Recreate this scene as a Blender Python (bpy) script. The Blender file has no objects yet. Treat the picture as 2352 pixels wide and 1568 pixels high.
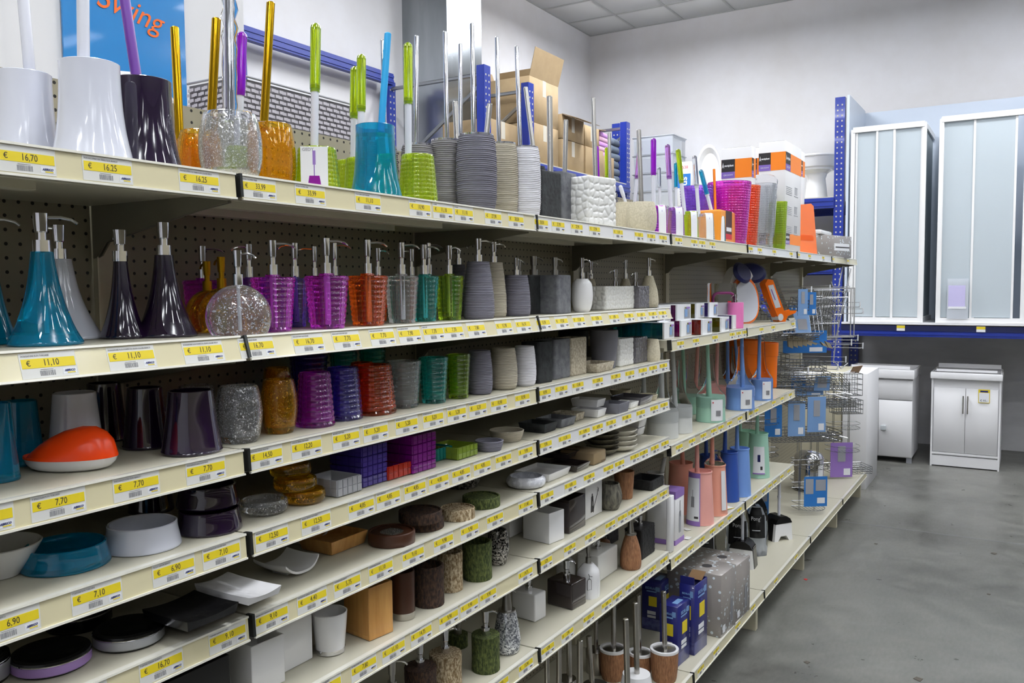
import bpy, bmesh, math, random
import numpy as np
from mathutils import Vector, Matrix
EXPO = -0.48; LAMP = 52; FARK = 1.0; UP_FILL = 85
random.seed(7); rs = np.random.RandomState(7)
S = bpy.context.scene; COL = S.collection
# ---------------- camera, world, lights, exposure ----------------
cam = bpy.data.cameras.new('camera'); cam.sensor_width = 36.0; cam.lens = 1939.49/2352*36; cam.clip_start = .05; cam.clip_end = 60
co = bpy.data.objects.new('camera', cam); COL.objects.link(co); S.camera = co
cr, cu, cf = Vector((.5203906,-.85388582,-.00852214)), Vector((.05854627,.02572034,.9979533)), Vector((.85191899,.51982445,-.06337645))
m = Matrix((cr, cu, -cf)).transposed().to_4x4(); m.translation = Vector((-.97869783,-1.13440863,1.652)); co.matrix_world = m
S.view_settings.view_transform = 'Standard'; S.view_settings.look = 'None'; S.view_settings.exposure = EXPO; S.view_settings.gamma = 1; S.view_settings.use_curve_mapping = False
w = bpy.data.worlds.new('world'); S.world = w; w.use_nodes = True
w.node_tree.nodes['Background'].inputs[0].default_value = (.8,.88,1,1); w.node_tree.nodes['Background'].inputs[1].default_value = .1
def area(x, y, z, sx, sy, e, col=(.94,.96,1), up=False):
    l = bpy.data.lights.new('ceiling_lamp_or_fill', 'AREA'); l.shape = 'RECTANGLE'; l.size = sx; l.size_y = sy; l.energy = e; l.color = col
    o = bpy.data.objects.new('ceiling_lamp_or_fill', l); o.location = (x, y, z); o.rotation_euler = (math.pi if up else 0,0,0); COL.objects.link(o)
# rows of suspended fluorescent luminaires, all facing down
for ly, k in ((-1.2,1.15),(-3.6,.38),(-6.2,.2)):
    for lx in (-4.5,-2.2,.1,2.4,4.7,6.6): area(lx, ly, 4.45, .22, 1.15, LAMP*k*(.9 if lx > 6 else 1))
for lx in (-1.2,1.2,3.4): area(lx, 1.9, 4.45, .22, 1.15, LAMP*.8)
for lx, ly, k in ((5.4,1.6,1.2),(6.8,2.0,1.3),(6.3,-1.0,.25)): area(lx, ly, 4.45, .22, 1.15, LAMP*FARK*k)
for lx in (-3.4,0,3.4,6.6):  # upward fill lights added only to brighten the ceiling
    for ly in (-6,-2.4,1.6): area(lx, ly, 4.5, .3, 1.15, UP_FILL, up=True)
# ---------------- materials ----------------
def lin(c):
    return tuple(((v/255)/12.92 if v/255 <= .04045 else ((v/255+.055)/1.055)**2.4) for v in c) + (1,)
M = {}
def mat(name, rgb, rough=.4, metal=0, trans=0, coat=0, ior=1.45, spec=.5, emit=0):
    m = bpy.data.materials.new(name); m.use_nodes = True; b = m.node_tree.nodes['Principled BSDF']
    I = b.inputs; I['Base Color'].default_value = lin(rgb); I['Roughness'].default_value = rough; I['Metallic'].default_value = metal
    I['Transmission Weight'].default_value = trans; I['Coat Weight'].default_value = coat; I['IOR'].default_value = ior; I['Specular IOR Level'].default_value = spec
    I['Coat Roughness'].default_value = .04
    if emit: I['Emission Color'].default_value = lin(rgb); I['Emission Strength'].default_value = emit
    m.diffuse_color = lin(rgb); M[name] = m; return m
class N:
    def __init__(s, m): s.m = m; s.t = m.node_tree; s.b = s.t.nodes['Principled BSDF']
    def new(s, ty, **k):
        n = s.t.nodes.new(ty)
        for a, v in k.items(): setattr(n, a, v)
        return n
    def lk(s, a, b): s.t.links.new(a, b)
    def co(s, scale=(1,1,1)):
        c = s.new('ShaderNodeTexCoord'); mp = s.new('ShaderNodeMapping'); mp.inputs['Scale'].default_value = scale
        s.lk(c.outputs['Object'], mp.inputs['Vector']); return mp.outputs[0]
    def noise(s, v, sc, det=4, rough=.6, dist=0):
        n = s.new('ShaderNodeTexNoise'); n.inputs['Scale'].default_value = sc; n.inputs['Detail'].default_value = det; n.inputs['Roughness'].default_value = rough; n.inputs['Distortion'].default_value = dist
        s.lk(v, n.inputs['Vector']); return n.outputs['Fac']
    def vor(s, v, sc, feat='F1', out='Distance'):
        n = s.new('ShaderNodeTexVoronoi', feature=feat); n.inputs['Scale'].default_value = sc; s.lk(v, n.inputs['Vector']); return n.outputs[out]
    def ramp(s, f, stops):
        r = s.new('ShaderNodeValToRGB'); e = r.color_ramp.elements
        while len(e) < len(stops): e.new(.5)
        for q, (p, c) in zip(e, stops): q.position = p; q.color = c if len(c) == 4 else lin(c)
        s.lk(f, r.inputs[0]); return r.outputs[0]
    def math(s, op, a, b=None):
        n = s.new('ShaderNodeMath', operation=op)
        for i, v in enumerate((a, b)):
            if v is None: continue
            if isinstance(v, (int, float)): n.inputs[i].default_value = v
            else: s.lk(v, n.inputs[i])
        return n.outputs[0]
    def bump(s, h, st=.3, d=.001):
        n = s.new('ShaderNodeBump'); n.inputs['Strength'].default_value = st; n.inputs['Distance'].default_value = d
        s.lk(h, n.inputs['Height']); s.lk(n.outputs[0], s.b.inputs['Normal'])
    def col(s, c): s.lk(c, s.b.inputs['Base Color'])
def noisy(name, c1, c2, sc, rough=.6, bump=.3, d=.001, stretch=(1,1,1), lo=.35, hi=.65, metal=0, det=5, coat=0):
    n = N(mat(name, c1, rough, metal, coat=coat)); v = n.co(stretch); f = n.noise(v, sc, det)
    n.col(n.ramp(f, [(lo, c1), (hi, c2)]))
    if bump: n.bump(f, bump, d)
    return n
W4 = (1,1,1,1); K4 = (0,0,0,1)
# plastics, ceramics, metals
mat('white_p', (208,211,224), .12, coat=.5); mat('white_g', (232,232,234), .1, coat=.4); mat('black_g', (14,14,16), .22); mat('grey_m', (108,108,116), .6)
mat('plum', (26,10,38), .07, coat=1); mat('black_m', (20,20,22), .55); mat('cream_g', (216,212,198), .15, coat=.3)
mat('brown_g', (44,36,36), .12, coat=.6); mat('brown_m', (62,34,20), .42)
def tint(name, rgb, tr=.9, r=.04): mat(name, rgb, r, trans=tr, ior=1.36, coat=.6)
tint('turq', (0,170,215), .75); tint('teal', (60,225,220), .95); tint('lime', (196,222,20), .75); tint('lime_d', (190,232,50), .95); tint('magenta', (232,60,238), .93); tint('lilac', (214,150,236))
tint('purple', (160,90,235)); tint('indigo', (124,104,240), .93); tint('orange', (255,110,24), .93); tint('red', (255,60,36), .93); tint('olive', (170,170,30)); tint('clear', (238,242,246), .93)
tint('violet', (170,30,215), .6); mat('film', (250,252,255), .06, trans=1, ior=1.08)
mat('stick_white', (214,216,226), .25); mat('stick_purple', (104,54,150), .3); mat('stick_blue', (40,160,220), .3); mat('stick_orange', (240,130,10), .35)
mat('chrome', (225,225,230), .06, 1); n_ = mat('steel', (190,187,182), .24, 1); mat('dull_steel', (168,166,162), .3, 1); mat('gold', (205,160,30), .12, 1); mat('goldm', (178,136,24), .35, 1)
mat('orange_s', (236,150,50), .3); mat('orange_m', (228,108,0), .5); mat('orange_p', (255,118,20), .25, trans=.15)
mat('frost', (222,224,222), .35, trans=.25); mat('mint', (182,230,208), .35, trans=.3); mat('salmon', (242,176,166), .35, trans=.12); mat('salmon2', (238,168,146), .35, trans=.12)
mat('sky', (126,166,232), .35, trans=.2); mat('blue_d', (48,82,164), .35, trans=.08); mat('pink_p', (222,120,180), .5); mat('pink_d', (140,40,110), .3)
mat('white_c', (226,226,228), .5); mat('paper', (226,228,232), .6); mat('label_white', (214,214,210), .45); mat('label_yellow', (222,200,40), .45); mat('label_yellow2', (220,204,90), .45)
mat('ink', (52,50,52), .6); mat('ink_grey', (130,130,134), .6); mat('ink_navy', (26,34,96), .5); mat('red_ink', (190,40,50), .5)
mat('cream', (190,184,160), .45); mat('shelf_cream', (192,188,170), .4); mat('rail_cream', (214,206,170), .25, coat=.5); mat('rail_white', (222,222,222), .25, coat=.5); mat('rail_edge', (236,234,222), .25, coat=.5); mat('gap_shade', (60,62,62), .25, .7)
mat('bracket', (120,116,100), .5); mat('blue_steel', (22,46,140), .35, coat=.3); mat('blue_dark', (14,24,70), .5); mat('galv', (150,154,158), .3, .85)
mat('card_orange', (244,134,20), .45); mat('card_black', (34,32,36), .5); mat('card_violet', (120,96,180), .5); mat('card_lilac', (142,110,180), .5); mat('card_blue', (44,112,184), .4); mat('card_sky', (118,154,200), .4); mat('card_grey', (150,152,158), .5); mat('card_green', (90,150,90), .5)
mat('wire', (176,178,182), .2, 1); mat('wire_w', (222,224,228), .25, .6); mat('bag_tan', (150,140,118), .5); mat('rubber', (30,30,32), .6); mat('orange_ink', (228,92,20), .5)
mat('kraft_dark', (120,92,62), .8); mat('tape', (196,190,176), .2); mat('poster_blue', (30,128,198), .25, coat=.4); mat('poster_orange', (238,108,24), .3); mat('towel_lilac', (190,140,206), .9); mat('towel_grey', (92,102,116), .9); mat('towel_rose', (200,160,180), .9)
mat('band_lilac_m', (150,118,178), .25, coat=.4); mat('band_silver_m', (176,178,184), .25, .5); mat('navy', (14,22,80), .4)
mat('seal', (190,196,200), .3); mat('translucent', (238,242,248), .35, trans=.6, ior=1.05); mat('sheet_lilac', (190,184,222), .4); mat('debris', (90,84,76), .8); mat('debris_red', (190,30,30), .6)
# fluorescent-lit shell
n = N(mat('wall_paint', (222,221,224), .8)); v = n.co(); f = n.noise(v, 1.3, 6, .6); n.col(n.ramp(f, [(.3,(214,212,212)),(.7,(226,226,230))])); n.bump(n.noise(v, 60, 3), .08, .002)
n = N(mat('ceiling_tile', (208,210,210), .9)); v = n.co(); n.bump(n.noise(v, 90, 3), .1, .002)
mat('ceiling_grid_m', (176,178,178), .6)
n = N(mat('concrete', (120,120,116), .34, spec=.45)); v = n.co()
a = n.noise(v, .9, 8, .62, .4); b = n.noise(v, 7, 6, .6); c_ = n.noise(n.co((1,3,1)), 22, 4)
s = n.math('ADD', n.math('MULTIPLY', a, .55), n.math('ADD', n.math('MULTIPLY', b, .3), n.math('MULTIPLY', c_, .15)))
n.col(n.ramp(s, [(.36,(78,77,73)),(.5,(104,104,99)),(.64,(124,123,118))])); n.lk(n.ramp(b, [(.3,(.26,.26,.26,1)),(.7,(.46,.46,.46,1))]), n.b.inputs['Roughness']); n.bump(c_, .04, .002)
n = N(mat('shaded_wall_paint', (138,138,140), .8)); v = n.co((1,1,3)); n.col(n.ramp(n.noise(v, .8, 5), [(.35,(176,177,180)),(.65,(206,206,208))]))
# perforated steel back panel
n = N(mat('pegboard', (146,140,120), .5)); v = n.co(); sp = n.new('ShaderNodeSeparateXYZ'); n.lk(v, sp.inputs[0])
fx = n.math('SUBTRACT', n.math('FRACT', n.math('MULTIPLY', sp.outputs[0], 40)), .5); fz = n.math('SUBTRACT', n.math('FRACT', n.math('MULTIPLY', sp.outputs[2], 40)), .5)
dd = n.math('SQRT', n.math('ADD', n.math('POWER', fx, 2), n.math('POWER', fz, 2))); k = n.math('GREATER_THAN', dd, .13)
n.col(n.ramp(k, [(0,(22,20,16)),(1,(146,140,120))])); n.bump(k, .5, .001)
# glitter plastics
def glit(name, base, fl, sc, tr, lo):
    n = N(mat(name, base, .07, trans=tr, ior=1.3, coat=.5)); v = n.co(); a = n.noise(v, sc, 3, .6); k = n.math('GREATER_THAN', a, lo)
    c = n.ramp(k, [(0, base), (1, fl)]); n.col(c); n.lk(n.math('MULTIPLY', n.math('SUBTRACT', 1, k), tr), n.b.inputs['Transmission Weight']); n.lk(n.math('MULTIPLY', k, .3), n.b.inputs['Metallic']); n.lk(n.math('MULTIPLY', k, .25), n.b.inputs['Roughness'])
glit('clear_fl', (232,234,238), (240,240,244), 300, .92, .62); glit('gold_fl', (255,206,36), (214,160,40), 300, .93, .63)
def mosaic(name, c1, c2, sc=260):
    n = N(mat(name, c1, .18, .5)); v = n.co(); cc = n.vor(v, sc, out='Color'); sp = n.new('ShaderNodeSeparateColor'); n.lk(cc, sp.inputs[0]); n.col(n.ramp(sp.outputs[0], [(.2, c1), (.9, c2)])); n.bump(sp.outputs[1], 1, .003)
mosaic('mosaic_d', (16,16,18), (190,186,180)); mosaic('mosaic_s', (110,114,122), (244,246,250))
# ribbed resin, stone, bark, bamboo, wicker
for nm, c in (('rib_grey',(122,120,122)),('rib_slate',(108,107,118)),('rib_beige',(168,162,146)),('rib_white',(216,216,222))):
    noisy(nm, tuple(int(x*.96) for x in c), tuple(min(255,int(x*1.06)) for x in c), 30, .75, .1, .0006, (1,1,8))
noisy('stone_blk', (20,22,24), (42,46,48), 40, .75, .5, .0025); noisy('stone_gry', (84,86,92), (112,114,118), 40, .75, .45, .002); noisy('granite', (146,136,118), (192,184,166), 130, .8, .5, .0015)
noisy('sand', (182,174,150), (206,198,176), 160, .7, .1, .0006); mat('peb_wht', (232,232,230), .14, coat=.5); mat('peb_gry', (92,90,96), .14, coat=.5)
noisy('bark_d', (30,18,16), (80,56,40), 210, .8, 1, .004, (1,1,.4), .4, .62); noisy('bark_l', (118,96,64), (206,190,160), 200, .8, 1, .004, (1,1,.5), .42, .66); noisy('bark_g', (42,54,20), (96,106,52), 210, .8, 1, .004, (1,1,.4), .4, .64)
noisy('bamboo', (176,124,62), (206,156,90), 60, .35, .05, .0005, (1,1,.08), .3, .7, coat=.3); noisy('dark_leaf', (70,66,54), (120,114,96), 30, .3, .1, .001)
n = noisy('wicker', (118,80,54), (158,112,78), 220, .6, .5, .001, (1,1,.2)); n = noisy('weave_g', (56,54,50), (126,122,108), 110, .6, .9, .003, (1,1,.25)); noisy('white_sw', (196,198,206), (226,228,234), 60, .15, .7, .002, (1,1,1), .45, .55, coat=.4)
noisy('kraft', (150,128,96), (162,140,106), 8, .8, .05, .001, (1,1,1), .3, .7); noisy('crumple', (206,204,200), (222,222,222), 30, .4, .3, .002)
noisy('galv_sheet', (140,146,150), (168,172,176), 3, .22, .03, .001, (1,1,.2), .3, .7, metal=.9)
# printed cartons
n = N(mat('bubble', (150,144,140), .4, coat=.3)); v = n.co(); d_ = n.vor(v, 42); sz = n.math('LESS_THAN', d_, .27); c2 = n.noise(v, 4, 2); kk = n.math('MULTIPLY', sz, n.math('GREATER_THAN', c2, .40)); n.col(n.ramp(kk, [(0,(140,134,130)),(1,(206,216,224))]))
n = N(mat('blue_box', (32,36,110), .35, coat=.3)); v = n.co(); wv = n.new('ShaderNodeTexWave'); wv.inputs['Scale'].default_value = 60; wv.inputs['Distortion'].default_value = 2; n.lk(v, wv.inputs[0]); sp = n.new('ShaderNodeSeparateXYZ'); n.lk(v, sp.inputs[0])
n.col(n.ramp(n.math('MULTIPLY', wv.outputs['Fac'], n.math('LESS_THAN', sp.outputs[2], .05)), [(0,(30,34,104)),(1,(96,104,170))]))
n = N(mat('basket_weave', (196,192,200), .7)); v = n.co(); sp = n.new('ShaderNodeSeparateXYZ'); n.lk(v, sp.inputs[0])
# ---------------- mesh helpers ----------------
CACHE = {}
def mesh(name, V, Fc, smooth=None):
    me = bpy.data.meshes.new(name); me.from_pydata([tuple(map(float, v)) for v in V], [], [tuple(int(i) for i in f) for f in Fc]); me.update()
    if smooth is not None:
        me.polygons.foreach_set('use_smooth', [True]*len(me.polygons)); me.set_sharp_from_angle(angle=math.radians(smooth))
    return me
def obj(name, me, mt, parent=None, loc=(0,0,0), rot=(0,0,0), mats=None):
    o = bpy.data.objects.new(name, me); COL.objects.link(o)
    if me is not None and mt is not None and not me.materials: me.materials.append(M[mt])
    elif me is not None and mt is not None and me.materials[0] != M[mt]:
        o.material_slots[0].link = 'OBJECT'; o.material_slots[0].material = M[mt]
    if parent: o.parent = parent
    o.location = loc; o.rotation_euler = rot; return o
def tag(o, label, cat, group=None):
    o['label'] = label; o['category'] = cat
    if group: o['group'] = group
    return o
def thing(name, label, cat, loc, rz=0, group=None):
    o = bpy.data.objects.new(name, None); o.empty_display_size = .02; COL.objects.link(o); o.location = loc; o.rotation_euler = (0,0,rz); return tag(o, label, cat, group)
def struct(o): o['kind'] = 'structure'; return o
class MB:
    """collects vertices and faces of one mesh"""
    def __init__(s): s.V = []; s.F = []
    def add(s, V, Fc):
        k = len(s.V); s.V += [tuple(v) for v in V]; s.F += [tuple(i+k for i in f) for f in Fc]; return s
    def box(s, x0, x1, y0, y1, z0, z1):
        return s.add([(x0,y0,z0),(x1,y0,z0),(x1,y1,z0),(x0,y1,z0),(x0,y0,z1),(x1,y0,z1),(x1,y1,z1),(x0,y1,z1)],[(0,3,2,1),(4,5,6,7),(0,1,5,4),(1,2,6,5),(2,3,7,6),(3,0,4,7)])
    def tube(s, a, b, r, n=8, r2=None):
        a = Vector(a); b = Vector(b); d = (b-a).normalized(); u = d.orthogonal().normalized(); v = d.cross(u); r2 = r if r2 is None else r2
        V = [a+(u*math.cos(t)+v*math.sin(t))*r for t in [2*math.pi*i/n for i in range(n)]] + [b+(u*math.cos(t)+v*math.sin(t))*r2 for t in [2*math.pi*i/n for i in range(n)]]
        return s.add(V, [(i,(i+1)%n,n+(i+1)%n,n+i) for i in range(n)] + [tuple(range(n-1,-1,-1)), tuple(range(n,2*n))])
    def path(s, P, r, n=5, closed=False):
        P = [Vector(p) for p in P]; k = len(s.V); m = len(P); up = None
        for i, p in enumerate(P):
            q0 = P[i-1] if i or closed else P[0]; q1 = P[(i+1) % m] if i < m-1 or closed else P[-1]
            d = (q1-q0).normalized(); up = d.orthogonal().normalized() if up is None else (up - d*up.dot(d)).normalized(); v = d.cross(up)
            s.V += [tuple(p+(up*math.cos(t)+v*math.sin(t))*r) for t in [2*math.pi*j/n for j in range(n)]]
        for i in range(m if closed else m-1):
            a = k+i*n; b = k+((i+1) % m)*n
            s.F += [(a+j, a+(j+1)%n, b+(j+1)%n, b+j) for j in range(n)]
        if not closed: s.F += [tuple(range(k+n-1,k-1,-1)), tuple(range(k+(m-1)*n, k+m*n))]
        return s
    def poly(s, P, y0, y1, ax='x'):
        n = len(P)
        f = {'x': lambda p, t: (t, p[0], p[1]), 'y': lambda p, t: (p[0], t, p[1]), 'z': lambda p, t: (p[0], p[1], t)}[ax]
        return s.add([f(p, y0) for p in P]+[f(p, y1) for p in P], [tuple(range(n-1,-1,-1)), tuple(range(n,2*n))]+[(i,(i+1)%n,n+(i+1)%n,n+i) for i in range(n)])
    def m(s, name, smooth=None): return mesh(name, s.V, s.F, smooth)
def revolve(prof, seg=32, name='body', smooth=35, mod=None, sq=0):
    """lathe; mod(theta, z, r) -> r ; sq = squareness 0..1"""
    V = []; Fc = []; n = len(prof)
    for (r, z) in prof:
        for i in range(seg):
            t = 2*math.pi*i/seg; rr = r
            if sq and r > 1e-5:
                c, q = abs(math.cos(t)), abs(math.sin(t)); rr = r*((1-sq) + sq*.92/((c**8+q**8)**(1/8)))
            if mod: rr = mod(t, z, rr)
            V.append((rr*math.cos(t), rr*math.sin(t), z))
    for j in range(n-1):
        for i in range(seg):
            a, b = j*seg+i, j*seg+(i+1)%seg; Fc.append((a, b, b+seg, a+seg))
    if prof[0][0] > 1e-4: Fc.append(tuple(range(seg-1,-1,-1)))
    if prof[-1][0] > 1e-4: Fc.append(tuple(range((n-1)*seg, n*seg)))
    return mesh(name, V, Fc, smooth)
def interp(P, n):
    P = np.array(P, float); t = np.linspace(0,1,len(P)); s = np.linspace(0,1,n)
    # Catmull style smoothing through cubic interpolation of points by z
    out = []
    for x in s:
        i = min(int(x*(len(P)-1)), len(P)-2); f = x*(len(P)-1)-i
        p0 = P[max(i-1,0)]; p1 = P[i]; p2 = P[i+1]; p3 = P[min(i+2,len(P)-1)]
        out.append(.5*((2*p1)+(-p0+p2)*f+(2*p0-5*p1+4*p2-p3)*f*f+(-p0+3*p1-3*p2+p3)*f**3))
    return [(max(1e-4,float(a)), float(b)) for a, b in out]
def openup(out, wall, floor):
    """closed profile of an open vessel from its outer profile"""
    zt = out[-1][1]; inn = [(max(1e-4, r-wall), z) for r, z in out if z > floor]
    inn = [(max(1e-4,inn[0][0]), floor)]+inn[1:] if inn else [(out[0][0]*.8, floor)]
    return [(1e-4, out[0][1])]+out+[(out[-1][0]-wall*.5, zt+wall*.3)]+inn[::-1]+[(1e-4, floor)]
def solid(out): return [(1e-4, out[0][1])]+out+[(1e-4, out[-1][1])]
def rbox(w, d, h, b=.004, seg=2, open_t=0, floor=.006, taper=0, name='body'):
    key = ('rb', round(w,4), round(d,4), round(h,4), b, seg, open_t, taper, name)
    if key in CACHE: return CACHE[key]
    bm = bmesh.new(); bmesh.ops.create_cube(bm, size=1)
    for v in bm.verts:
        k = 1-taper if v.co.z < 0 else 1
        v.co = Vector((v.co.x*w*k, v.co.y*d*k, (v.co.z+.5)*h))
    if open_t:
        top = [f for f in bm.faces if f.normal.z > .9]
        r = bmesh.ops.inset_region(bm, faces=top, thickness=open_t)
        top = [f for f in bm.faces if f.normal.z > .9 and all(abs(v.co.x) < w/2-open_t*.5 for v in f.verts)]
        r = bmesh.ops.extrude_face_region(bm, geom=top); bmesh.ops.delete(bm, geom=top, context='FACES_ONLY')
        for v in [g for g in r['geom'] if isinstance(g, bmesh.types.BMVert)]: v.co.z = floor
    if b: bmesh.ops.bevel(bm, geom=bm.edges[:], offset=b, segments=seg, affect='EDGES', profile=.6, clamp_overlap=True)
    me = bpy.data.meshes.new(name); bm.to_mesh(me); bm.free()
    me.polygons.foreach_set('use_smooth', [True]*len(me.polygons)); me.set_sharp_from_angle(angle=math.radians(50)); CACHE[key] = me; return me
def reliefbox(w, d, h, kind, open_t=0, name='body', cell=.022, amp=.0025):
    """box whose walls carry modelled pebble or rock relief; optional opening at the top"""
    nz = max(8, int(h/.0028)); per = []
    nx = max(8, int(w/.0028)); ny = max(8, int(d/.0028)); V = []; cr_ = .008
    for i in range(nx): per.append((-w/2+w*i/nx, -d/2, 0, -1))
    for i in range(ny): per.append((w/2, -d/2+d*i/ny, 1, 0))
    for i in range(nx): per.append((w/2-w*i/nx, d/2, 0, 1))
    for i in range(ny): per.append((-w/2, d/2-d*i/ny, -1, 0))
    n = len(per); P = np.array([[p[0], p[1], h*j/(nz-1)] for j in range(nz) for p in per])
    # rounded plan corners
    cx = np.clip(P[:,0], -w/2+cr_, w/2-cr_); cy = np.clip(P[:,1], -d/2+cr_, d/2-cr_); dx = P[:,0]-cx; dy = P[:,1]-cy; L = np.sqrt(dx*dx+dy*dy)+1e-9
    nrm = np.stack([dx/L, dy/L, L*0], 1); Q = np.stack([cx+nrm[:,0]*cr_, cy+nrm[:,1]*cr_, P[:,2]], 1)
    rr = np.random.RandomState(int(w*1e4)+int(h*1e4))
    if kind == 'pebble':
        k = max(12, int((2*w+2*d)*h/(cell*cell)*.95)); per_l = 2*w+2*d
        s_len = np.concatenate([np.arange(nx)/nx*w, w+np.arange(ny)/ny*d, w+d+np.arange(nx)/nx*w, 2*w+d+np.arange(ny)/ny*d]); U = np.tile(s_len, nz); Zz = P[:,2]
        gx = int(per_l/cell)+1; gz = int(h/cell)+1; pu, pz = np.meshgrid((np.arange(gx)+.5)*per_l/gx, (np.arange(gz)+.5)*h/gz); pu = pu.ravel()+rr.uniform(-.35,.35,pu.size)*cell; pz = pz.ravel()+rr.uniform(-.35,.35,pz.size)*cell
        du = np.abs(U[:,None]-pu[None]); du = np.minimum(du, per_l-du); D = np.sqrt(du**2+(Zz[:,None]-pz[None])**2); D.sort(axis=1); e = np.clip((D[:,1]-D[:,0])/(cell*.35), 0, 1); disp = amp*(np.sqrt(e)-.6)
    else:
        disp = amp*rr.uniform(-1,1,len(Q)); disp = disp.reshape(nz, n); disp = (disp+np.roll(disp,1,0)+np.roll(disp,1,1)+np.roll(disp,-1,1))/2.2; disp = disp.ravel()
    fade = np.clip(np.minimum(P[:,2], h-P[:,2])/.003, 0, 1); Q = Q+nrm*(disp*fade)[:,None]-nrm*((1-fade)*.0015)[:,None]
    V = [tuple(q) for q in Q]; Fc = [(j*n+i, j*n+(i+1)%n, (j+1)*n+(i+1)%n, (j+1)*n+i) for j in range(nz-1) for i in range(n)]
    base = (nz-1)*n; Fc.append(tuple(range(n-1,-1,-1)))
    if open_t:
        k = len(V); sx = (w-2*open_t)/w; sy = (d-2*open_t)/d
        V += [(Q[base+i][0]*sx, Q[base+i][1]*sy, h) for i in range(n)]; V += [(Q[base+i][0]*sx, Q[base+i][1]*sy, .006) for i in range(n)]
        Fc += [(base+i, base+(i+1)%n, k+(i+1)%n, k+i) for i in range(n)]+[(k+i, k+(i+1)%n, k+n+(i+1)%n, k+n+i) for i in range(n)]; Fc.append(tuple(range(k+n, k+2*n)))
    else: Fc.append(tuple(range(base, base+n)))
    return mesh(name, V, Fc, 50)
TX = {}
def text(txt, size, mt, parent, loc, rot=(math.pi/2,0,0), sx=1., name='price_text', align='CENTER', shear=0, bold=0):
    key = (txt, size, align, shear, bold)
    if key not in TX:
        c = bpy.data.curves.new('t', 'FONT'); c.body = txt; c.size = size; c.align_x = align; c.align_y = 'CENTER'; c.resolution_u = 2 if size < .03 else 5; c.shear = shear; c.offset = bold; c.extrude = .00012
        o = bpy.data.objects.new('t', c); COL.objects.link(o); dg = bpy.context.evaluated_depsgraph_get(); me = bpy.data.meshes.new_from_object(o.evaluated_get(dg)); bpy.data.objects.remove(o); bpy.data.curves.remove(c); TX[key] = me; me.name = name
    o = obj(name, TX[key], mt, parent, loc, rot); o.scale = (sx,1,1); return o
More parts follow.
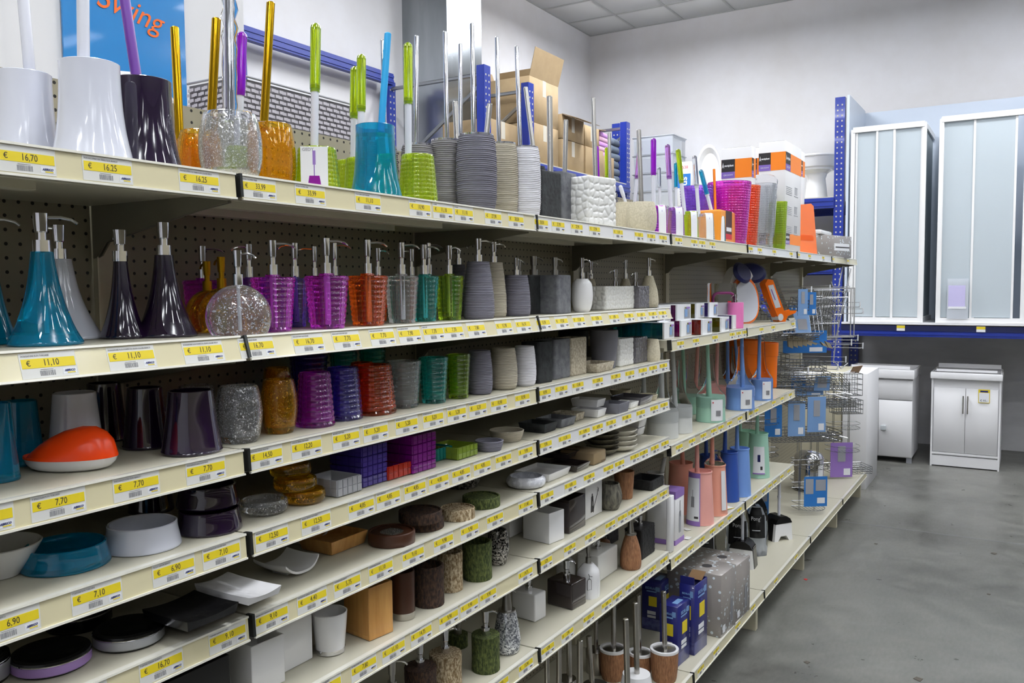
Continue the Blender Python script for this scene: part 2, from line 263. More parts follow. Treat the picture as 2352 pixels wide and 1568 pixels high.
TAGS = [(('r1', -1), [(-0.35, '16,70', ''), (-0.235, '16.25', 'PORTASCOPINO DA TERRA FLOU BIANCO'), (-0.078, '16.25', 'PORTASCOPINO DA TERRA FLOU COLORE VIOLA')]),
(('r1', 0), [(0.044, '33,99', 'MELISSA P SCOPINO TRASP'), (0.166, '33,99', 'MELISSA P SCOPINO ORO'), (0.325, '11,10', 'P SCOP TERRA GLADY TURCHESE'), (0.494, '10,90', 'GLADY SCOPINO'), (0.578, '11,10', 'P SCOPINO'), (0.661, '11,10', 'P SCOPINO'), (0.788, '27,90', ''), (0.897, '28,50', '')]),
(('r1', 1), [(1.029, '28,50', ''), (1.126, '27,90', ''), (1.241, '27,90', ''), (1.36, '27,90', ''), (1.532, '1,10', ''), (1.703, '11,10', ''), (1.813, '11,20', ''), (1.925, '7,10', '')]),
(('r1', 2), [(2.085, '1,10', ''), (2.26, '11,10', ''), (2.356, '11,10', ''), (2.486, '11,10', '')]),
(('r1', 3), [(3.056, '11,10', ''), (3.217, '11,10', ''), (3.496, '11,10', ''), (3.864, '11,10', '')]),
(('r1', 4), [(4.042, '1,10', ''), (4.33, '1,10', ''), (4.73, '1,10', '')]),
(('r1', 5), [(5.058, '1,10', ''), (5.608, '1,10', '')]),
(('r2', -1), [(-0.335, '11,10', 'DOSASAPONE FLOU TURCHESE'), (-0.211, '11,10', 'DOSASAPONE FLOU POMPETTA CROM COLORE BIANCO'), (-0.084, '11,10', 'DOSASAPONE FLOU POMPETTA CROM COLORE VIOLA')]),
(('r2', 0), [(0.026, '16,70', 'DOSA SAP POMP CROM MELISSA'), (0.148, '16,70', 'DOSA SAP POMP CROM MELISSA'), (0.249, '7,70', 'DOSAS GLADY FUXIA POMP CROM'), (0.356, '7,70', 'DOSAS GLADY LILLA POMP CROM'), (0.445, '7,90', 'GLADY DISPENSER ARANCIO'), (0.53, '7,70', 'DOSAS GLADY'), (0.607, '7,70', ''), (0.701, '7,80', ''), (0.826, '15,90', ''), (0.922, '16,10', '')]),
(('r2', 1), [(1.03, '15,90', ''), (1.136, '17,50', ''), (1.243, '17,50', ''), (1.364, '17,50', ''), (1.491, '3,90', ''), (1.61, '7,40', ''), (1.713, '6,40', ''), (1.817, '6,40', ''), (1.912, '6,90', '')]),
(('r3', -1), [(-0.426, '7,70', ''), (-0.327, '7,70', 'P SPAZZOLINI FLOU TURCHESE'), (-0.208, '7,70', 'PORTASPAZZOLINO FLOU BIANCO'), (-0.083, '7,70', 'PORTASPAZZOLINO FLOU VIOLA')]),
(('r3', 0), [(0.043, '14,50', 'P SPAZZOLINO MELISSA TRASP ARG'), (0.141, '12,20', 'P SPAZZOL MELISSA TRASP AMBRA'), (0.247, '5,20', 'BICCHIERE GLADY FUXIA'), (0.335, '5,20', 'BICCHIERE GLADY LILLA'), (0.436, '5,20', 'BICCHIERE GLADY ARANCIO'), (0.531, '5,20', 'BICCHIERE GLADY TRASP'), (0.622, '5,20', 'BICCHIERE GLADY TURCHESE'), (0.711, '5,20', 'BICCHIERE GLADY VERDE'), (0.806, '10,90', ''), (0.922, '10,90', '')]),
(('r3', 1), [(1.04, '10,90', ''), (1.14, '12,40', ''), (1.244, '12,40', ''), (1.379, '12,40', ''), (1.514, '2,99', ''), (1.626, '1,10', ''), (1.738, '1,10', ''), (1.832, '7,40', ''), (1.932, '3,50', '')]),
(('r4', -1), [(-0.398, '6,90', 'FLOU P SAPONE BIANCO'), (-0.277, '7,10', 'P SAPONE FLOU TURCHESE'), (-0.149, '6,90', 'FLOU P SAPONE BIANCO'), (-0.057, '7,10', 'PORTASAPONE FLOU COLORE VIOLA')]),
(('r4', 0), [(0.052, '12,50', 'MELISSA P SAPONE TRASP ARG'), (0.161, '12,50', 'MELISSA P SAPONE TRASP AMBRA'), (0.287, '4,85', 'GLADY P SAPONE TRASP'), (0.371, '4,85', 'GLADY P SAPONE LILLA'), (0.461, '4,85', 'GLADY P SAPONE ARANCIO'), (0.548, '4,85', 'GLADY P SAPONE FUXIA'), (0.637, '4,85', 'GLADY P SAPONE TURCHESE'), (0.727, '4,85', ''), (0.825, '9,90', ''), (0.936, '9,90', '')]),
(('r4', 1), [(1.044, '9,90', ''), (1.159, '11,30', ''), (1.286, '10,90', ''), (1.378, '10,90', ''), (1.477, '2,10', ''), (1.601, '4,40', ''), (1.72, '1,10', ''), (1.843, '1,10', ''), (1.94, '3,50', '')]),
(('r5', -1), [(-0.306, '16,70', 'P SAPONE PORRIZA LILLA'), (-0.177, '16,70', 'P SAPONE PORRIZA ARGENTO'), (-0.05, '9,10', 'P SAPONE QUADROTTO NERO')]),
(('r5', 0), [(0.047, '9,10', 'QUADROTTO P SAPONE BIANCO'), (0.146, '4,40', 'PORTASAPONE VERBENA CERAM BIANCA'), (0.242, '5,75', 'P SAPONE PETUNIA BIANCO'), (0.343, '11,10', 'P SAPONE BAMBU NATURALE'), (0.451, '9,10', 'P SAPONE BRAZA WOOD'), (0.563, '9,90', ''), (0.669, '9,90', ''), (0.783, '9,90', ''), (0.935, '11,40', '')]),
(('r5', 1), [(1.052, '3,80', ''), (1.194, '4,50', ''), (1.318, '4,60', ''), (1.457, '1,10', ''), (1.543, '2,10', ''), (1.667, '1,10', ''), (1.747, '2,99', ''), (1.85, '2,90', ''), (1.95, '3,90', '')]),
(('r6', 0), [(0.18, '5,50', 'BICCHIERE VERBENA DI CERAMICA'), (0.285, '7,80', 'BICCHIERE PETUNIA BIANCO'), (0.379, '11,10', 'P SPAZZOL BAMBU NATURALE'), (0.475, '14,75', 'P SPAZZOL BRAZA WOOD'), (0.579, '9,90', ''), (0.664, '9,90', ''), (0.747, '9,90', ''), (0.931, '14,75', '')]),
(('r6', 1), [(1.042, '5,29', ''), (1.188, '4,90', ''), (1.324, '4,90', ''), (1.47, '4,99', ''), (1.565, '1,10', ''), (1.647, '4,90', ''), (1.742, '1,10', ''), (1.834, '2,10', ''), (1.936, '5,90', '')]),
(('r7', 0), [(0.802, '9,90', ''), (0.929, '15,90', '')]),
(('r7', 1), [(1.051, '6,99', ''), (1.171, '7,90', ''), (1.312, '8,10', ''), (1.441, '8,00', ''), (1.525, '8,10', ''), (1.627, '6,90', ''), (1.739, '3,80', ''), (1.827, '1,10', ''), (1.942, '5,60', '')]),
(('b2', 2), [(2.11, '1,75', ''), (2.286, '11,10', ''), (2.529, '11,10', ''), (2.773, '4,85', ''), (2.873, '4,85', ''), (2.968, '4,85', '')]),
(('b2', 3), [(3.263, '11,10', ''), (3.491, '11,10', ''), (3.926, '11,10', '')]),
(('b3', 2), [(2.1, '1,11', ''), (2.246, '1,11', ''), (2.384, '1,75', ''), (2.519, '1,75', ''), (2.618, '1,75', ''), (2.744, '1,75', ''), (2.905, '1,75', '')]),
(('b3', 3), [(3.086, '1,75', ''), (3.186, '1,75', ''), (3.521, '1,75', ''), (3.697, '1,75', ''), (3.884, '1,75', '')]),
(('b4', 2), [(2.093, '11,10', ''), (2.237, '11,11', ''), (2.372, '11,11', ''), (2.511, '11,11', ''), (2.628, '11,11', ''), (2.759, '11,11', ''), (2.908, '11,11', '')]),
(('b4', 3), [(3.174, '11,11', ''), (3.336, '11,11', ''), (3.464, '11,11', ''), (3.562, '11,11', ''), (3.712, '11,11', ''), (3.871, '11,11', '')]),
(('base', 2), [(2.087, '1,10', ''), (2.275, '1,10', ''), (2.571, '1,10', ''), (2.811, '1,10', '')]),
(('base', 3), [(3.221, '1,10', ''), (3.651, '1,10', '')])]
# ---------------- the setting ----------------
XW, YW, ZC = 8.667, 3.576, 4.75
struct(obj('floor', MB().box(-7,XW,-9,YW,-.05,0).m('floor'), 'concrete'))
jt = obj('floor_joint', MB().box(5.19,5.197,-9,3.5,.0002,.0012).m('floor_joint'), 'ink_grey', bpy.data.objects['floor'])
struct(obj('wall_left', MB().box(-7,XW,YW,YW+.1,0,ZC+.1).m('w'), 'wall_paint'))
wf = struct(obj('wall_far', MB().box(XW,XW+.1,-9,YW+.1,0,ZC+.1).m('w'), 'wall_paint'))
obj('wall_shade', MB().box(XW-.004,XW,-9,1.5,0,1.3).m('wall_shade'), 'shaded_wall_paint', wf)  # same paint as the wall above; its shade is put into a greyer colour
struct(obj('wall_right', MB().box(-7,XW,-9.1,-9,0,ZC+.1).m('w'), 'wall_paint'))
struct(obj('wall_near', MB().box(-7.1,-7,-9,YW,0,ZC+.1).m('w'), 'wall_paint'))
ce = struct(obj('ceiling', MB().box(-7,XW,-9,YW,ZC+.03,ZC+.1).m('ceiling'), 'ceiling_tile'))
tile = rbox(.588,.588,.012,.002,1,name='tile'); g = MB()
for i in range(7):
    for j in range(9):
        obj('tile', tile, 'ceiling_tile', ce, (XW-.3-.6*i, YW-.3-.6*j, ZC+.006))
rest = MB()
for i in range(26):
    for j in range(21):
        if i < 7 and j < 9: continue
        x, y = XW-.3-.6*i, YW-.3-.6*j
        if x < -6.8 or y < -8.8: continue
        rest.box(x-.294,x+.294,y-.294,y+.294,ZC+.006,ZC+.018)
o = obj('ceiling_panels', rest.m('ceiling_panels'), 'ceiling_tile', ce); o['kind'] = 'stuff'
g = MB()
for i in range(27): g.box(XW-.6*i-.012, XW-.6*i+.012, -9, YW, ZC-.001, ZC+.012)
for j in range(21): g.box(-7, XW, YW-.6*j-.012, YW-.6*j+.012, ZC-.0005, ZC+.0115)
obj('ceiling_grid', g.m('ceiling_grid'), 'ceiling_grid_m', ce)
# ---------------- gondola shelving ----------------
ZR = dict(r1=1.845,r2=1.573,r3=1.381,r4=1.236,r5=1.092,r6=.907,r7=.655,b2=1.452,b3=1.054,b4=.621,base=.204)
SH_ = {-1:['r1','r2','r3','r4','r5','r6'],0:['r1','r2','r3','r4','r5','r6','r7'],1:['r1','r2','r3','r4','r5','r6','r7'],2:['r1','b2','b3','b4'],3:['r1','b2','b3','b4'],4:['r1'],5:['r1']}
white_rails = {('r1',1),('r1',3),('r1',4),('r3',1),('r4',1),('r5',1)}
names = {-1:'first (leftmost)',0:'second',1:'third',2:'fourth',3:'fifth',4:'sixth',5:'seventh (rightmost)'}
bayname = {-1:'leftmost bay',0:'second bay',1:'third bay',2:'fourth bay',3:'fifth bay',4:'sixth bay',5:'last bay'}
TILT = {'r2':.30}
board = MB().box(.003,.997,.02,.405,-.03,-.001).box(.003,.997,.008,.02,-.042,-.0005).box(.04,.72,.10,.13,-.045,-.03).box(.04,.72,.25,.28,-.045,-.03).m('shelf')
rail = MB().box(.006,.994,-.0035,0,-.0405,.0).m('price_rail')
edge = MB().box(.006,.994,-.0065,.006,-.0022,.0012).box(.006,.994,-.0065,-.002,-.0428,-.0395).m('rail_edge')
gap_strip = MB().box(0,.0055,-.0085,.008,-.038,.001).m('rail_gap_shade')  # dark strip standing for the shade in the gap between rails
brk = MB().poly([(.40,-.03),(.02,-.03),(.02,-.046),(.10,-.055),(.36,-.10),(.385,-.125),(.40,-.13)],-.0015,.0015,'x').m('bracket')
basem = MB().box(.003,.997,-.083,.405,-.03,0).box(.003,.997,-.094,-.083,-.055,-.0005).m('shelf')
for n, rows in SH_.items():
    bay = thing('shelving_bay', 'cream perforated steel gondola shelving bay, the %s from the left' % names[n], 'shelving', (n,0,0), 0, None)
    obj('back_panel', MB().box(.0,1,.41,.43,.1,2.045).m('back_panel'), 'pegboard', bay)
    for e in ([0,1] if n == 5 else [0]): obj('upright', MB().box(abs(e-.0),abs(e-.0)+(.045 if e==0 else -.045),.396,.41,.02,2.05).box(e,e+(.05 if e==0 else -.05),.43,.49,0,2.05).m('upright'), 'cream', bay)
    for r in rows+['base']:
        sh = obj('shelf', board if r != 'base' else basem, 'shelf_cream', bay, (0,0,ZR[r])); yb = -.095 if r == 'base' else 0
        t = TILT.get(r, .07); mt = 'rail_white' if (r, n) in white_rails else 'rail_cream'
        obj('price_rail', rail, mt, sh, (0,yb,0), (-t,0,0)); obj('rail_edge', edge, 'rail_edge', sh, (0,yb,0), (-t,0,0))
        obj('rail_gap_shade', gap_strip, 'gap_shade', sh, (0,yb,0), (-t,0,0))
        if r != 'base':
            obj('bracket', brk, 'bracket', sh, (.004,0,0)); obj('bracket', brk, 'bracket', sh, (.996,0,0))
    if n in (-1,0): obj('rear_shelf', MB().box(.003,.997,.495,.85,1.90,1.932).m('rear_shelf'), 'shelf_cream', bay)
    obj('foot', MB().box(0,.035,-.062,.40,0,.16).m('foot'), 'cream', bay)
    if n == 5: obj('foot', MB().box(.96,1.0,-.062,.40,0,.16).m('foot'), 'cream', bay)
# ---------------- price tags ----------------
rowname = dict(r1='top',r2='second',r3='third',r4='fourth',r5='fifth',r6='sixth',r7='seventh',b2='upper',b3='middle',b4='lower',base='base')
ordn = ['first','second','third','fourth','fifth','sixth','seventh','eighth','ninth','tenth']
tm = MB().box(-.0385,.0385,-.0006,0,-.0375,-.0025).m('card'); bm_ = MB().box(-.0365,.0365,-.0009,-.0006,-.0235,-.0105).m('yellow_band')
bc = MB(); x = -.014
while x < .006:
    wd = random.choice([.0006,.0009,.0015]); bc.box(x,x+wd,-.0009,-.0006,-.0345,-.0275); x += wd+random.choice([.0006,.001])
bc.box(-.013,.004,-.0009,-.0006,-.0262,-.0256); bc = bc.m('barcode')
lg = MB().box(.017,.0365,-.0008,-.0006,-.0345,-.0262).m('shop_logo'); ly = MB().box(.023,.034,-.0011,-.0008,-.0335,-.0322).m('logo_stripe')
for (r, n), L in TAGS:
    t = TILT.get(r, .07); yb = -.095 if r == 'base' else 0
    for i, (x, p, ds) in enumerate(L):
        mt = 'label_white'; o = thing('price_tag', 'yellow banded price tag %s, %s from left on %s shelf rail, %s' % (p, ordn[i], rowname[r], bayname[n]), 'price tag', (x, yb-.0036, ZR[r]), 0, 'price tags on the shelf rails')
        o.rotation_euler = (-t,0,random.uniform(-.002,.002)); obj('card', tm, mt, o); obj('yellow_band', bm_, 'label_yellow', o)
        text('€', .0105, 'ink', o, (-.0275,-.001,-.0172), sx=.9, name='euro_sign'); text(p, .0128, 'ink', o, (.003,-.001,-.0170), sx=.78)
        obj('barcode', bc, 'ink_grey', o); l_ = obj('shop_logo', lg, 'paper', o); obj('logo_stripe', ly, 'label_yellow', l_)
        text('AlBRICO', .0042, 'ink_navy', l_, (.0265,-.0012,-.0298), sx=.9, name='logo_text', shear=.3, bold=.0001)
        if ds: text(ds, .0034, 'ink_grey', o, (-.036,-.0009,-.0066), sx=.78, name='description_text', align='LEFT')
ITEMS = [
{'s':'bell', 'm':'white_p', 'p':(-0.2245, 0.22, 1.845), 'r':0.054, 'h':0.1477, 'n':'toilet_brush', 'l':'white flared toilet brush cut by left picture edge, behind the big white one', 'c':'toilet brush', 'g':'toilet brushes on the top shelf', 'rod':('stick_white', 0.0085, 0.0018, 0.0163, 0.1573, 0.0055, -0.0091)},
{'s':'bell', 'm':'white_p', 'p':(-0.1964, 0.09, 1.845), 'r':0.0578, 'h':0.151, 'n':'toilet_brush', 'l':'large white flared toilet brush with white stick, front of left top shelf', 'c':'toilet brush', 'g':'toilet brushes on the top shelf', 'rod':('stick_white', 0.009, 0.0105, 0.0067, 0.1961, -0.0045, 0.0074)},
{'s':'bell', 'm':'plum', 'p':(-0.0792, 0.13, 1.845), 'r':0.062, 'h':0.1539, 'n':'toilet_brush', 'l':'dark plum flared toilet brush with purple stick', 'c':'toilet brush', 'g':'toilet brushes on the top shelf', 'rod':('stick_purple', 0.0085, -0.0038, 0.0288, 0.1857, -0.004, 0.0066)},
{'s':'barrel', 'm':'gold_fl', 'p':(0.1409, 0.3, 1.845), 'r':0.0312, 'h':0.1047, 'n':'toilet_brush', 'l':'hindmost gold speckled toilet brush, beside the plum one', 'c':'toilet brush', 'g':'toilet brushes on the top shelf', 'rod':('gold', 0.0085, 0.0078, 0.0147, 0.2258, -0.0085, 0.014)},
{'s':'barrel', 'm':'gold_fl', 'p':(0.1034, 0.22, 1.845), 'r':0.0405, 'h':0.1079, 'n':'toilet_brush', 'l':'gold speckled toilet brush left of the clear speckled one', 'c':'toilet brush', 'g':'toilet brushes on the top shelf', 'rod':('gold', 0.0085, 0.0183, -0.0036, 0.2155, 0.0118, -0.0193)},
{'s':'barrel', 'm':'clear_fl', 'p':(0.05, 0.07, 1.845), 'r':0.0541, 'h':0.1144, 'n':'toilet_brush', 'l':'clear silver-speckled toilet brush with film-wrapped chrome stick', 'c':'toilet brush', 'g':'toilet brushes on the top shelf', 'rod':('chrome', 0.0085, 0.0127, 0.0064, 0.224, -0.0003, 0.0004), 'wrap':1},
{'s':'barrel', 'm':'gold_fl', 'p':(0.2417, 0.17, 1.845), 'r':0.0446, 'h':0.1376, 'n':'toilet_brush', 'l':'gold speckled toilet brush right of the clear speckled one', 'c':'toilet brush', 'g':'toilet brushes on the top shelf', 'rod':('gold', 0.0085, 0.0217, -0.0056, 0.2461, -0.0089, 0.0146)},
{'s':'facet_dn', 'm':'lime', 'p':(0.2672, 0.3, 1.845), 'r':0.0373, 'h':0.1069, 'n':'toilet_brush', 'l':'toilet brush with violet grip, standing behind the clear speckled one', 'c':'toilet brush', 'g':'toilet brushes on the top shelf', 'rod':('grip_violet', 0.0085, 0.0183, 0.0, 0.2458, 0.0, -0.0001)},
{'s':'facet_dn', 'm':'lime', 'p':(0.3244, 0.13, 1.845), 'r':0.0488, 'h':0.0972, 'n':'toilet_brush', 'l':'lime beaded toilet brush with white picture card on its front', 'c':'toilet brush', 'g':'toilet brushes on the top shelf', 'rod':('grip_lime', 0.0085, 0.0167, 0.0044, 0.2603, -0.0028, 0.0046), 'card':1},
{'s':'facet_dn', 'm':'lime', 'p':(0.5627, 0.26, 1.845), 'r':0.0388, 'h':0.1119, 'n':'toilet_brush', 'l':'short-looking lime toilet brush behind the turquoise one', 'c':'toilet brush', 'g':'toilet brushes on the top shelf', 'rod':('grip_lime', 0.0085, 0.0149, 0.0032, 0.2268, 0.0064, -0.0105)},
{'s':'facet_dn', 'm':'lime', 'p':(0.5374, 0.2, 1.845), 'r':0.0424, 'h':0.1091, 'n':'toilet_brush', 'l':'lime toilet brush hidden behind the turquoise one, only its handle showing', 'c':'toilet brush', 'g':'toilet brushes on the top shelf', 'rod':('grip_lime', 0.0085, 0.0148, 0.0054, 0.2439, 0.0007, -0.0011)},
{'s':'bell', 'm':'turq', 'p':(0.4387, 0.07, 1.845), 'r':0.0562, 'h':0.1555, 'n':'toilet_brush', 'l':'turquoise flared toilet brush with leaning light blue stick', 'c':'toilet brush', 'g':'toilet brushes on the top shelf', 'rod':('stick_blue', 0.0075, 0.019, -0.0068, 0.1989, 0.0071, -0.0116)},
{'s':'facet_dn', 'm':'lime', 'p':(0.5859, 0.07, 1.845), 'r':0.0467, 'h':0.1114, 'n':'toilet_brush', 'l':'lime beaded toilet brush right of the turquoise one', 'c':'toilet brush', 'g':'toilet brushes on the top shelf', 'rod':('grip_lime', 0.0085, 0.0148, 0.0076, 0.2603, -0.011, 0.0181)},
{'s':'rib_tall', 'm':'rib_grey', 'p':(0.7083, 0.27, 1.845), 'r':0.0355, 'h':0.1642, 'n':'toilet_brush', 'l':'grey ribbed toilet brush hidden behind the turquoise one', 'c':'toilet brush', 'g':'toilet brushes on the top shelf', 'rod':('chrome', 0.006, 0.0132, 0.0118, 0.2733, 0.0008, -0.0013)},
{'s':'rib_tall', 'm':'rib_grey', 'p':(0.7813, 0.22, 1.845), 'r':0.0458, 'h':0.1735, 'n':'toilet_brush', 'l':'grey ribbed toilet brush half hidden behind the right lime one', 'c':'toilet brush', 'g':'toilet brushes on the top shelf', 'rod':('chrome', 0.006, 0.0179, 0.0054, 0.2849, -0.0024, 0.004)},
{'s':'rib_tall', 'm':'rib_grey', 'p':(0.8358, 0.17, 1.845), 'r':0.0447, 'h':0.1886, 'n':'toilet_brush', 'l':'grey ribbed toilet brush left of the big grey ribbed one', 'c':'toilet brush', 'g':'toilet brushes on the top shelf', 'rod':('chrome', 0.006, 0.0138, 0.0122, 0.2863, 0.002, -0.0033)},
{'s':'rib_tall', 'm':'rib_slate', 'p':(0.8441, 0.08, 1.845), 'r':0.0528, 'h':0.1938, 'n':'toilet_brush', 'l':'big dark grey ribbed toilet brush, frontmost of the ribbed ones', 'c':'toilet brush', 'g':'toilet brushes on the top shelf', 'rod':('chrome', 0.006, 0.0147, 0.0113, 0.2895, -0.0033, 0.0054)},
{'s':'rib_tall', 'm':'rib_grey', 'p':(1.063, 0.28, 1.845), 'r':0.0353, 'h':0.226, 'n':'toilet_brush', 'l':'hidden grey ribbed toilet brush, only its chrome rod showing', 'c':'toilet brush', 'g':'toilet brushes on the top shelf', 'rod':('chrome', 0.006, 0.0163, 0.0085, 0.2887, -0.0, 0.0001)},
{'s':'rib_tall', 'm':'rib_beige', 'p':(1.0363, 0.12, 1.845), 'r':0.0429, 'h':0.2035, 'n':'toilet_brush', 'l':'beige ribbed toilet brush between the dark grey and the white one', 'c':'toilet brush', 'g':'toilet brushes on the top shelf', 'rod':('chrome', 0.006, 0.0144, 0.0128, 0.2983, -0.0054, 0.0088)},
{'s':'rib_tall', 'm':'rib_white', 'p':(1.1055, 0.09, 1.845), 'r':0.0455, 'h':0.1992, 'n':'toilet_brush', 'l':'white ribbed toilet brush, rightmost ribbed one', 'c':'toilet brush', 'g':'toilet brushes on the top shelf', 'rod':('chrome', 0.006, 0.0112, 0.0169, 0.2892, -0.0064, 0.0105)},
{'s':'rib_tall', 'm':'stone_blk', 'p':(1.2101, 0.31, 1.845), 'r':0.0367, 'h':0.2404, 'n':'toilet_brush', 'l':'black toilet brush in the back row with short steel rod leaning right', 'c':'toilet brush', 'g':'toilet brushes on the top shelf', 'rod':('steel', 0.0085, 0.0146, -0.008, 0.1303, 0.0086, -0.0142)},
{'s':'rib_tall', 'm':'stone_blk', 'p':(1.1281, 0.33, 1.845), 'r':0.0325, 'h':0.2341, 'n':'toilet_brush', 'l':'black toilet brush in the back row with short upright steel rod', 'c':'toilet brush', 'g':'toilet brushes on the top shelf', 'rod':('steel', 0.0085, 0.0043, 0.0089, 0.1311, -0.0034, 0.0056)},
{'s':'rib_tall', 'm':'stone_blk', 'p':(1.4471, 0.25, 1.845), 'r':0.0356, 'h':0.2009, 'n':'toilet_brush', 'l':'black toilet brush in the back row behind the white ribbed one', 'c':'toilet brush', 'g':'toilet brushes on the top shelf', 'rod':('steel', 0.0075, -0.0018, 0.0347, 0.2604, -0.0, 0.0)},
{'s':'stonebox', 'm':'stone_blk', 'p':(1.2096, 0.11, 1.845), 'w':0.1258, 'd':0.1, 'h':0.1446, 'n':'toilet_brush', 'l':'black square stone toilet brush', 'c':'toilet brush', 'g':'toilet brushes on the top shelf', 'rod':('steel', 0.0085, 0.0117, 0.0083, 0.2249, 0.0208, -0.0342), 'taper':0.0},
{'s':'stonebox', 'm':'stone_gry', 'p':(1.4017, 0.145, 1.845), 'w':0.0994, 'd':0.09, 'h':0.1659, 'n':'toilet_brush', 'l':'dark grey square stone toilet brush beside the black one', 'c':'toilet brush', 'g':'toilet brushes on the top shelf', 'rod':('steel', 0.0075, 0.0121, 0.0008, 0.1697, 0.0122, -0.02)},
{'s':'pebblebox', 'm':'peb_wht', 'p':(1.4701, 0.0619, 1.845), 'w':0.1373, 'd':0.1, 'h':0.1516, 'n':'toilet_brush', 'l':'square white toilet brush with raised pebble relief', 'c':'toilet brush', 'rot':-14, 'g':'toilet brushes on the top shelf', 'rod':('steel', 0.0075, 0.007, 0.0159, 0.2556, 0.0114, -0.0113)},
{'s':'rib_tall', 'm':'stone_gry', 'p':(2.0638, 0.27, 1.845), 'r':0.0338, 'h':0.1753, 'n':'toilet_brush', 'l':'grey toilet brush behind the white pebble one, only steel rod showing', 'c':'toilet brush', 'g':'toilet brushes on the top shelf', 'rod':('steel', 0.0065, 0.011, 0.0103, 0.2324, 0.0018, -0.0029)},
{'s':'bowl', 'm':'sand', 'p':(1.981, 0.17, 1.845), 'r':0.0382, 'h':0.124, 'n':'toilet_brush', 'l':'sand coloured rounded toilet brush behind the front sand one', 'c':'toilet brush', 'g':'toilet brushes on the top shelf', 'rod':('grip_white', 0.006, -0.0073, 0.0199, 0.0654, 0.0022, -0.0036)},
{'s':'bowl', 'm':'sand', 'p':(1.8814, 0.06, 1.845), 'r':0.055, 'h':0.1092, 'n':'toilet_brush', 'l':'sand coloured rounded toilet brush with steel rod, front of shelf', 'c':'toilet brush', 'g':'toilet brushes on the top shelf', 'rod':('steel', 0.0085, 0.0104, 0.0148, 0.2612, -0.0003, 0.0005)},
{'s':'facet_dn', 'm':'magenta', 'p':(2.0184, 0.3, 1.845), 'r':0.0378, 'h':0.1232, 'n':'toilet_brush', 'l':'magenta toilet brush in the back row, thin handle behind the pebble one', 'c':'toilet brush', 'g':'toilet brushes on the top shelf', 'rod':('grip_violet', 0.006, 0.01, 0.0117, 0.2307, 0.0022, -0.0036)},
{'s':'facet_dn', 'm':'lime', 'p':(2.152, 0.33, 1.845), 'r':0.0349, 'h':0.1357, 'n':'toilet_brush', 'l':'lime toilet brush in the back row behind the pebble one', 'c':'toilet brush', 'g':'toilet brushes on the top shelf', 'rod':('grip_lime', 0.006, 0.0128, 0.0075, 0.2341, 0.0037, -0.006)},
{'s':'facet_dn', 'm':'magenta', 'p':(2.1968, 0.2, 1.845), 'r':0.0396, 'h':0.1313, 'n':'toilet_brush', 'l':'toilet brush with lilac grip leaning right behind the front sand one', 'c':'toilet brush', 'g':'toilet brushes on the top shelf', 'rod':('grip_lilac', 0.0075, 0.0256, -0.0132, 0.236, -0.0108, 0.0178)},
{'s':'facet_dn', 'm':'magenta', 'p':(2.0962, 0.08, 1.845), 'r':0.0369, 'h':0.1134, 'n':'toilet_brush', 'l':'magenta toilet brush with violet grip and white paper sleeve', 'c':'toilet brush', 'g':'toilet brushes on the top shelf', 'rod':('grip_violet', 0.0085, 0.0153, 0.0067, 0.2607, -0.0099, 0.0163), 'card':2},
{'s':'facet_dn', 'm':'clear', 'p':(2.5011, 0.22, 1.845), 'r':0.0416, 'h':0.1526, 'n':'toilet_brush', 'l':'clear toilet brush with silvery grip between the violet and lilac ones', 'c':'toilet brush', 'g':'toilet brushes on the top shelf', 'rod':('grip_clear', 0.0065, 0.0079, 0.0075, 0.1684, -0.0063, 0.0104)},
{'s':'facet_dn', 'm':'lilac', 'p':(2.2545, 0.07, 1.845), 'r':0.0374, 'h':0.1183, 'n':'toilet_brush', 'l':'lilac toilet brush with lilac grip and white paper sleeve', 'c':'toilet brush', 'g':'toilet brushes on the top shelf', 'rod':('grip_lilac', 0.0085, 0.0077, 0.0184, 0.2538, -0.0099, 0.0162), 'card':2},
{'s':'facet_dn', 'm':'turq', 'p':(2.6738, 0.22, 1.845), 'r':0.0384, 'h':0.1509, 'n':'toilet_brush', 'l':'turquoise toilet brush in the second row behind the lime sleeved one', 'c':'toilet brush', 'g':'toilet brushes on the top shelf', 'rod':('grip_turq', 0.0065, 0.0114, 0.0071, 0.2117, -0.002, 0.0033)},
{'s':'facet_dn', 'm':'lime', 'p':(2.433, 0.07, 1.845), 'r':0.0337, 'h':0.1162, 'n':'toilet_brush', 'l':'lime toilet brush with paper sleeve, right of the lilac one', 'c':'toilet brush', 'g':'toilet brushes on the top shelf', 'rod':('grip_lime', 0.0085, 0.0011, 0.03, 0.2613, -0.014, 0.023), 'card':2},
{'s':'facet_dn', 'm':'clear', 'p':(2.6253, 0.07, 1.845), 'r':0.0397, 'h':0.1203, 'n':'toilet_brush', 'l':'clear toilet brush with paper sleeve and silvery grip', 'c':'toilet brush', 'g':'toilet brushes on the top shelf', 'rod':('grip_clear', 0.0085, 0.0054, 0.0222, 0.2547, -0.0165, 0.0271), 'card':2},
{'s':'facet_dn', 'm':'turq', 'p':(2.8048, 0.07, 1.845), 'r':0.0326, 'h':0.1197, 'n':'toilet_brush', 'l':'turquoise toilet brush with paper sleeve, rightmost of the sleeved ones', 'c':'toilet brush', 'g':'toilet brushes on the top shelf', 'rod':('grip_turq', 0.0085, -0.0169, 0.054, 0.2156, -0.0136, 0.0223), 'card':2},
{'s':'facet_dn', 'm':'clear', 'p':(3.0307, 0.2, 1.845), 'r':0.0329, 'h':0.1519, 'n':'toilet_brush', 'l':'clear toilet brush with capped white handle, behind the sleeved ones', 'c':'toilet brush', 'g':'toilet brushes on the top shelf', 'rod':('grip_white', 0.0075, 0.0083, 0.0036, 0.1409, 0.0033, -0.0055)},
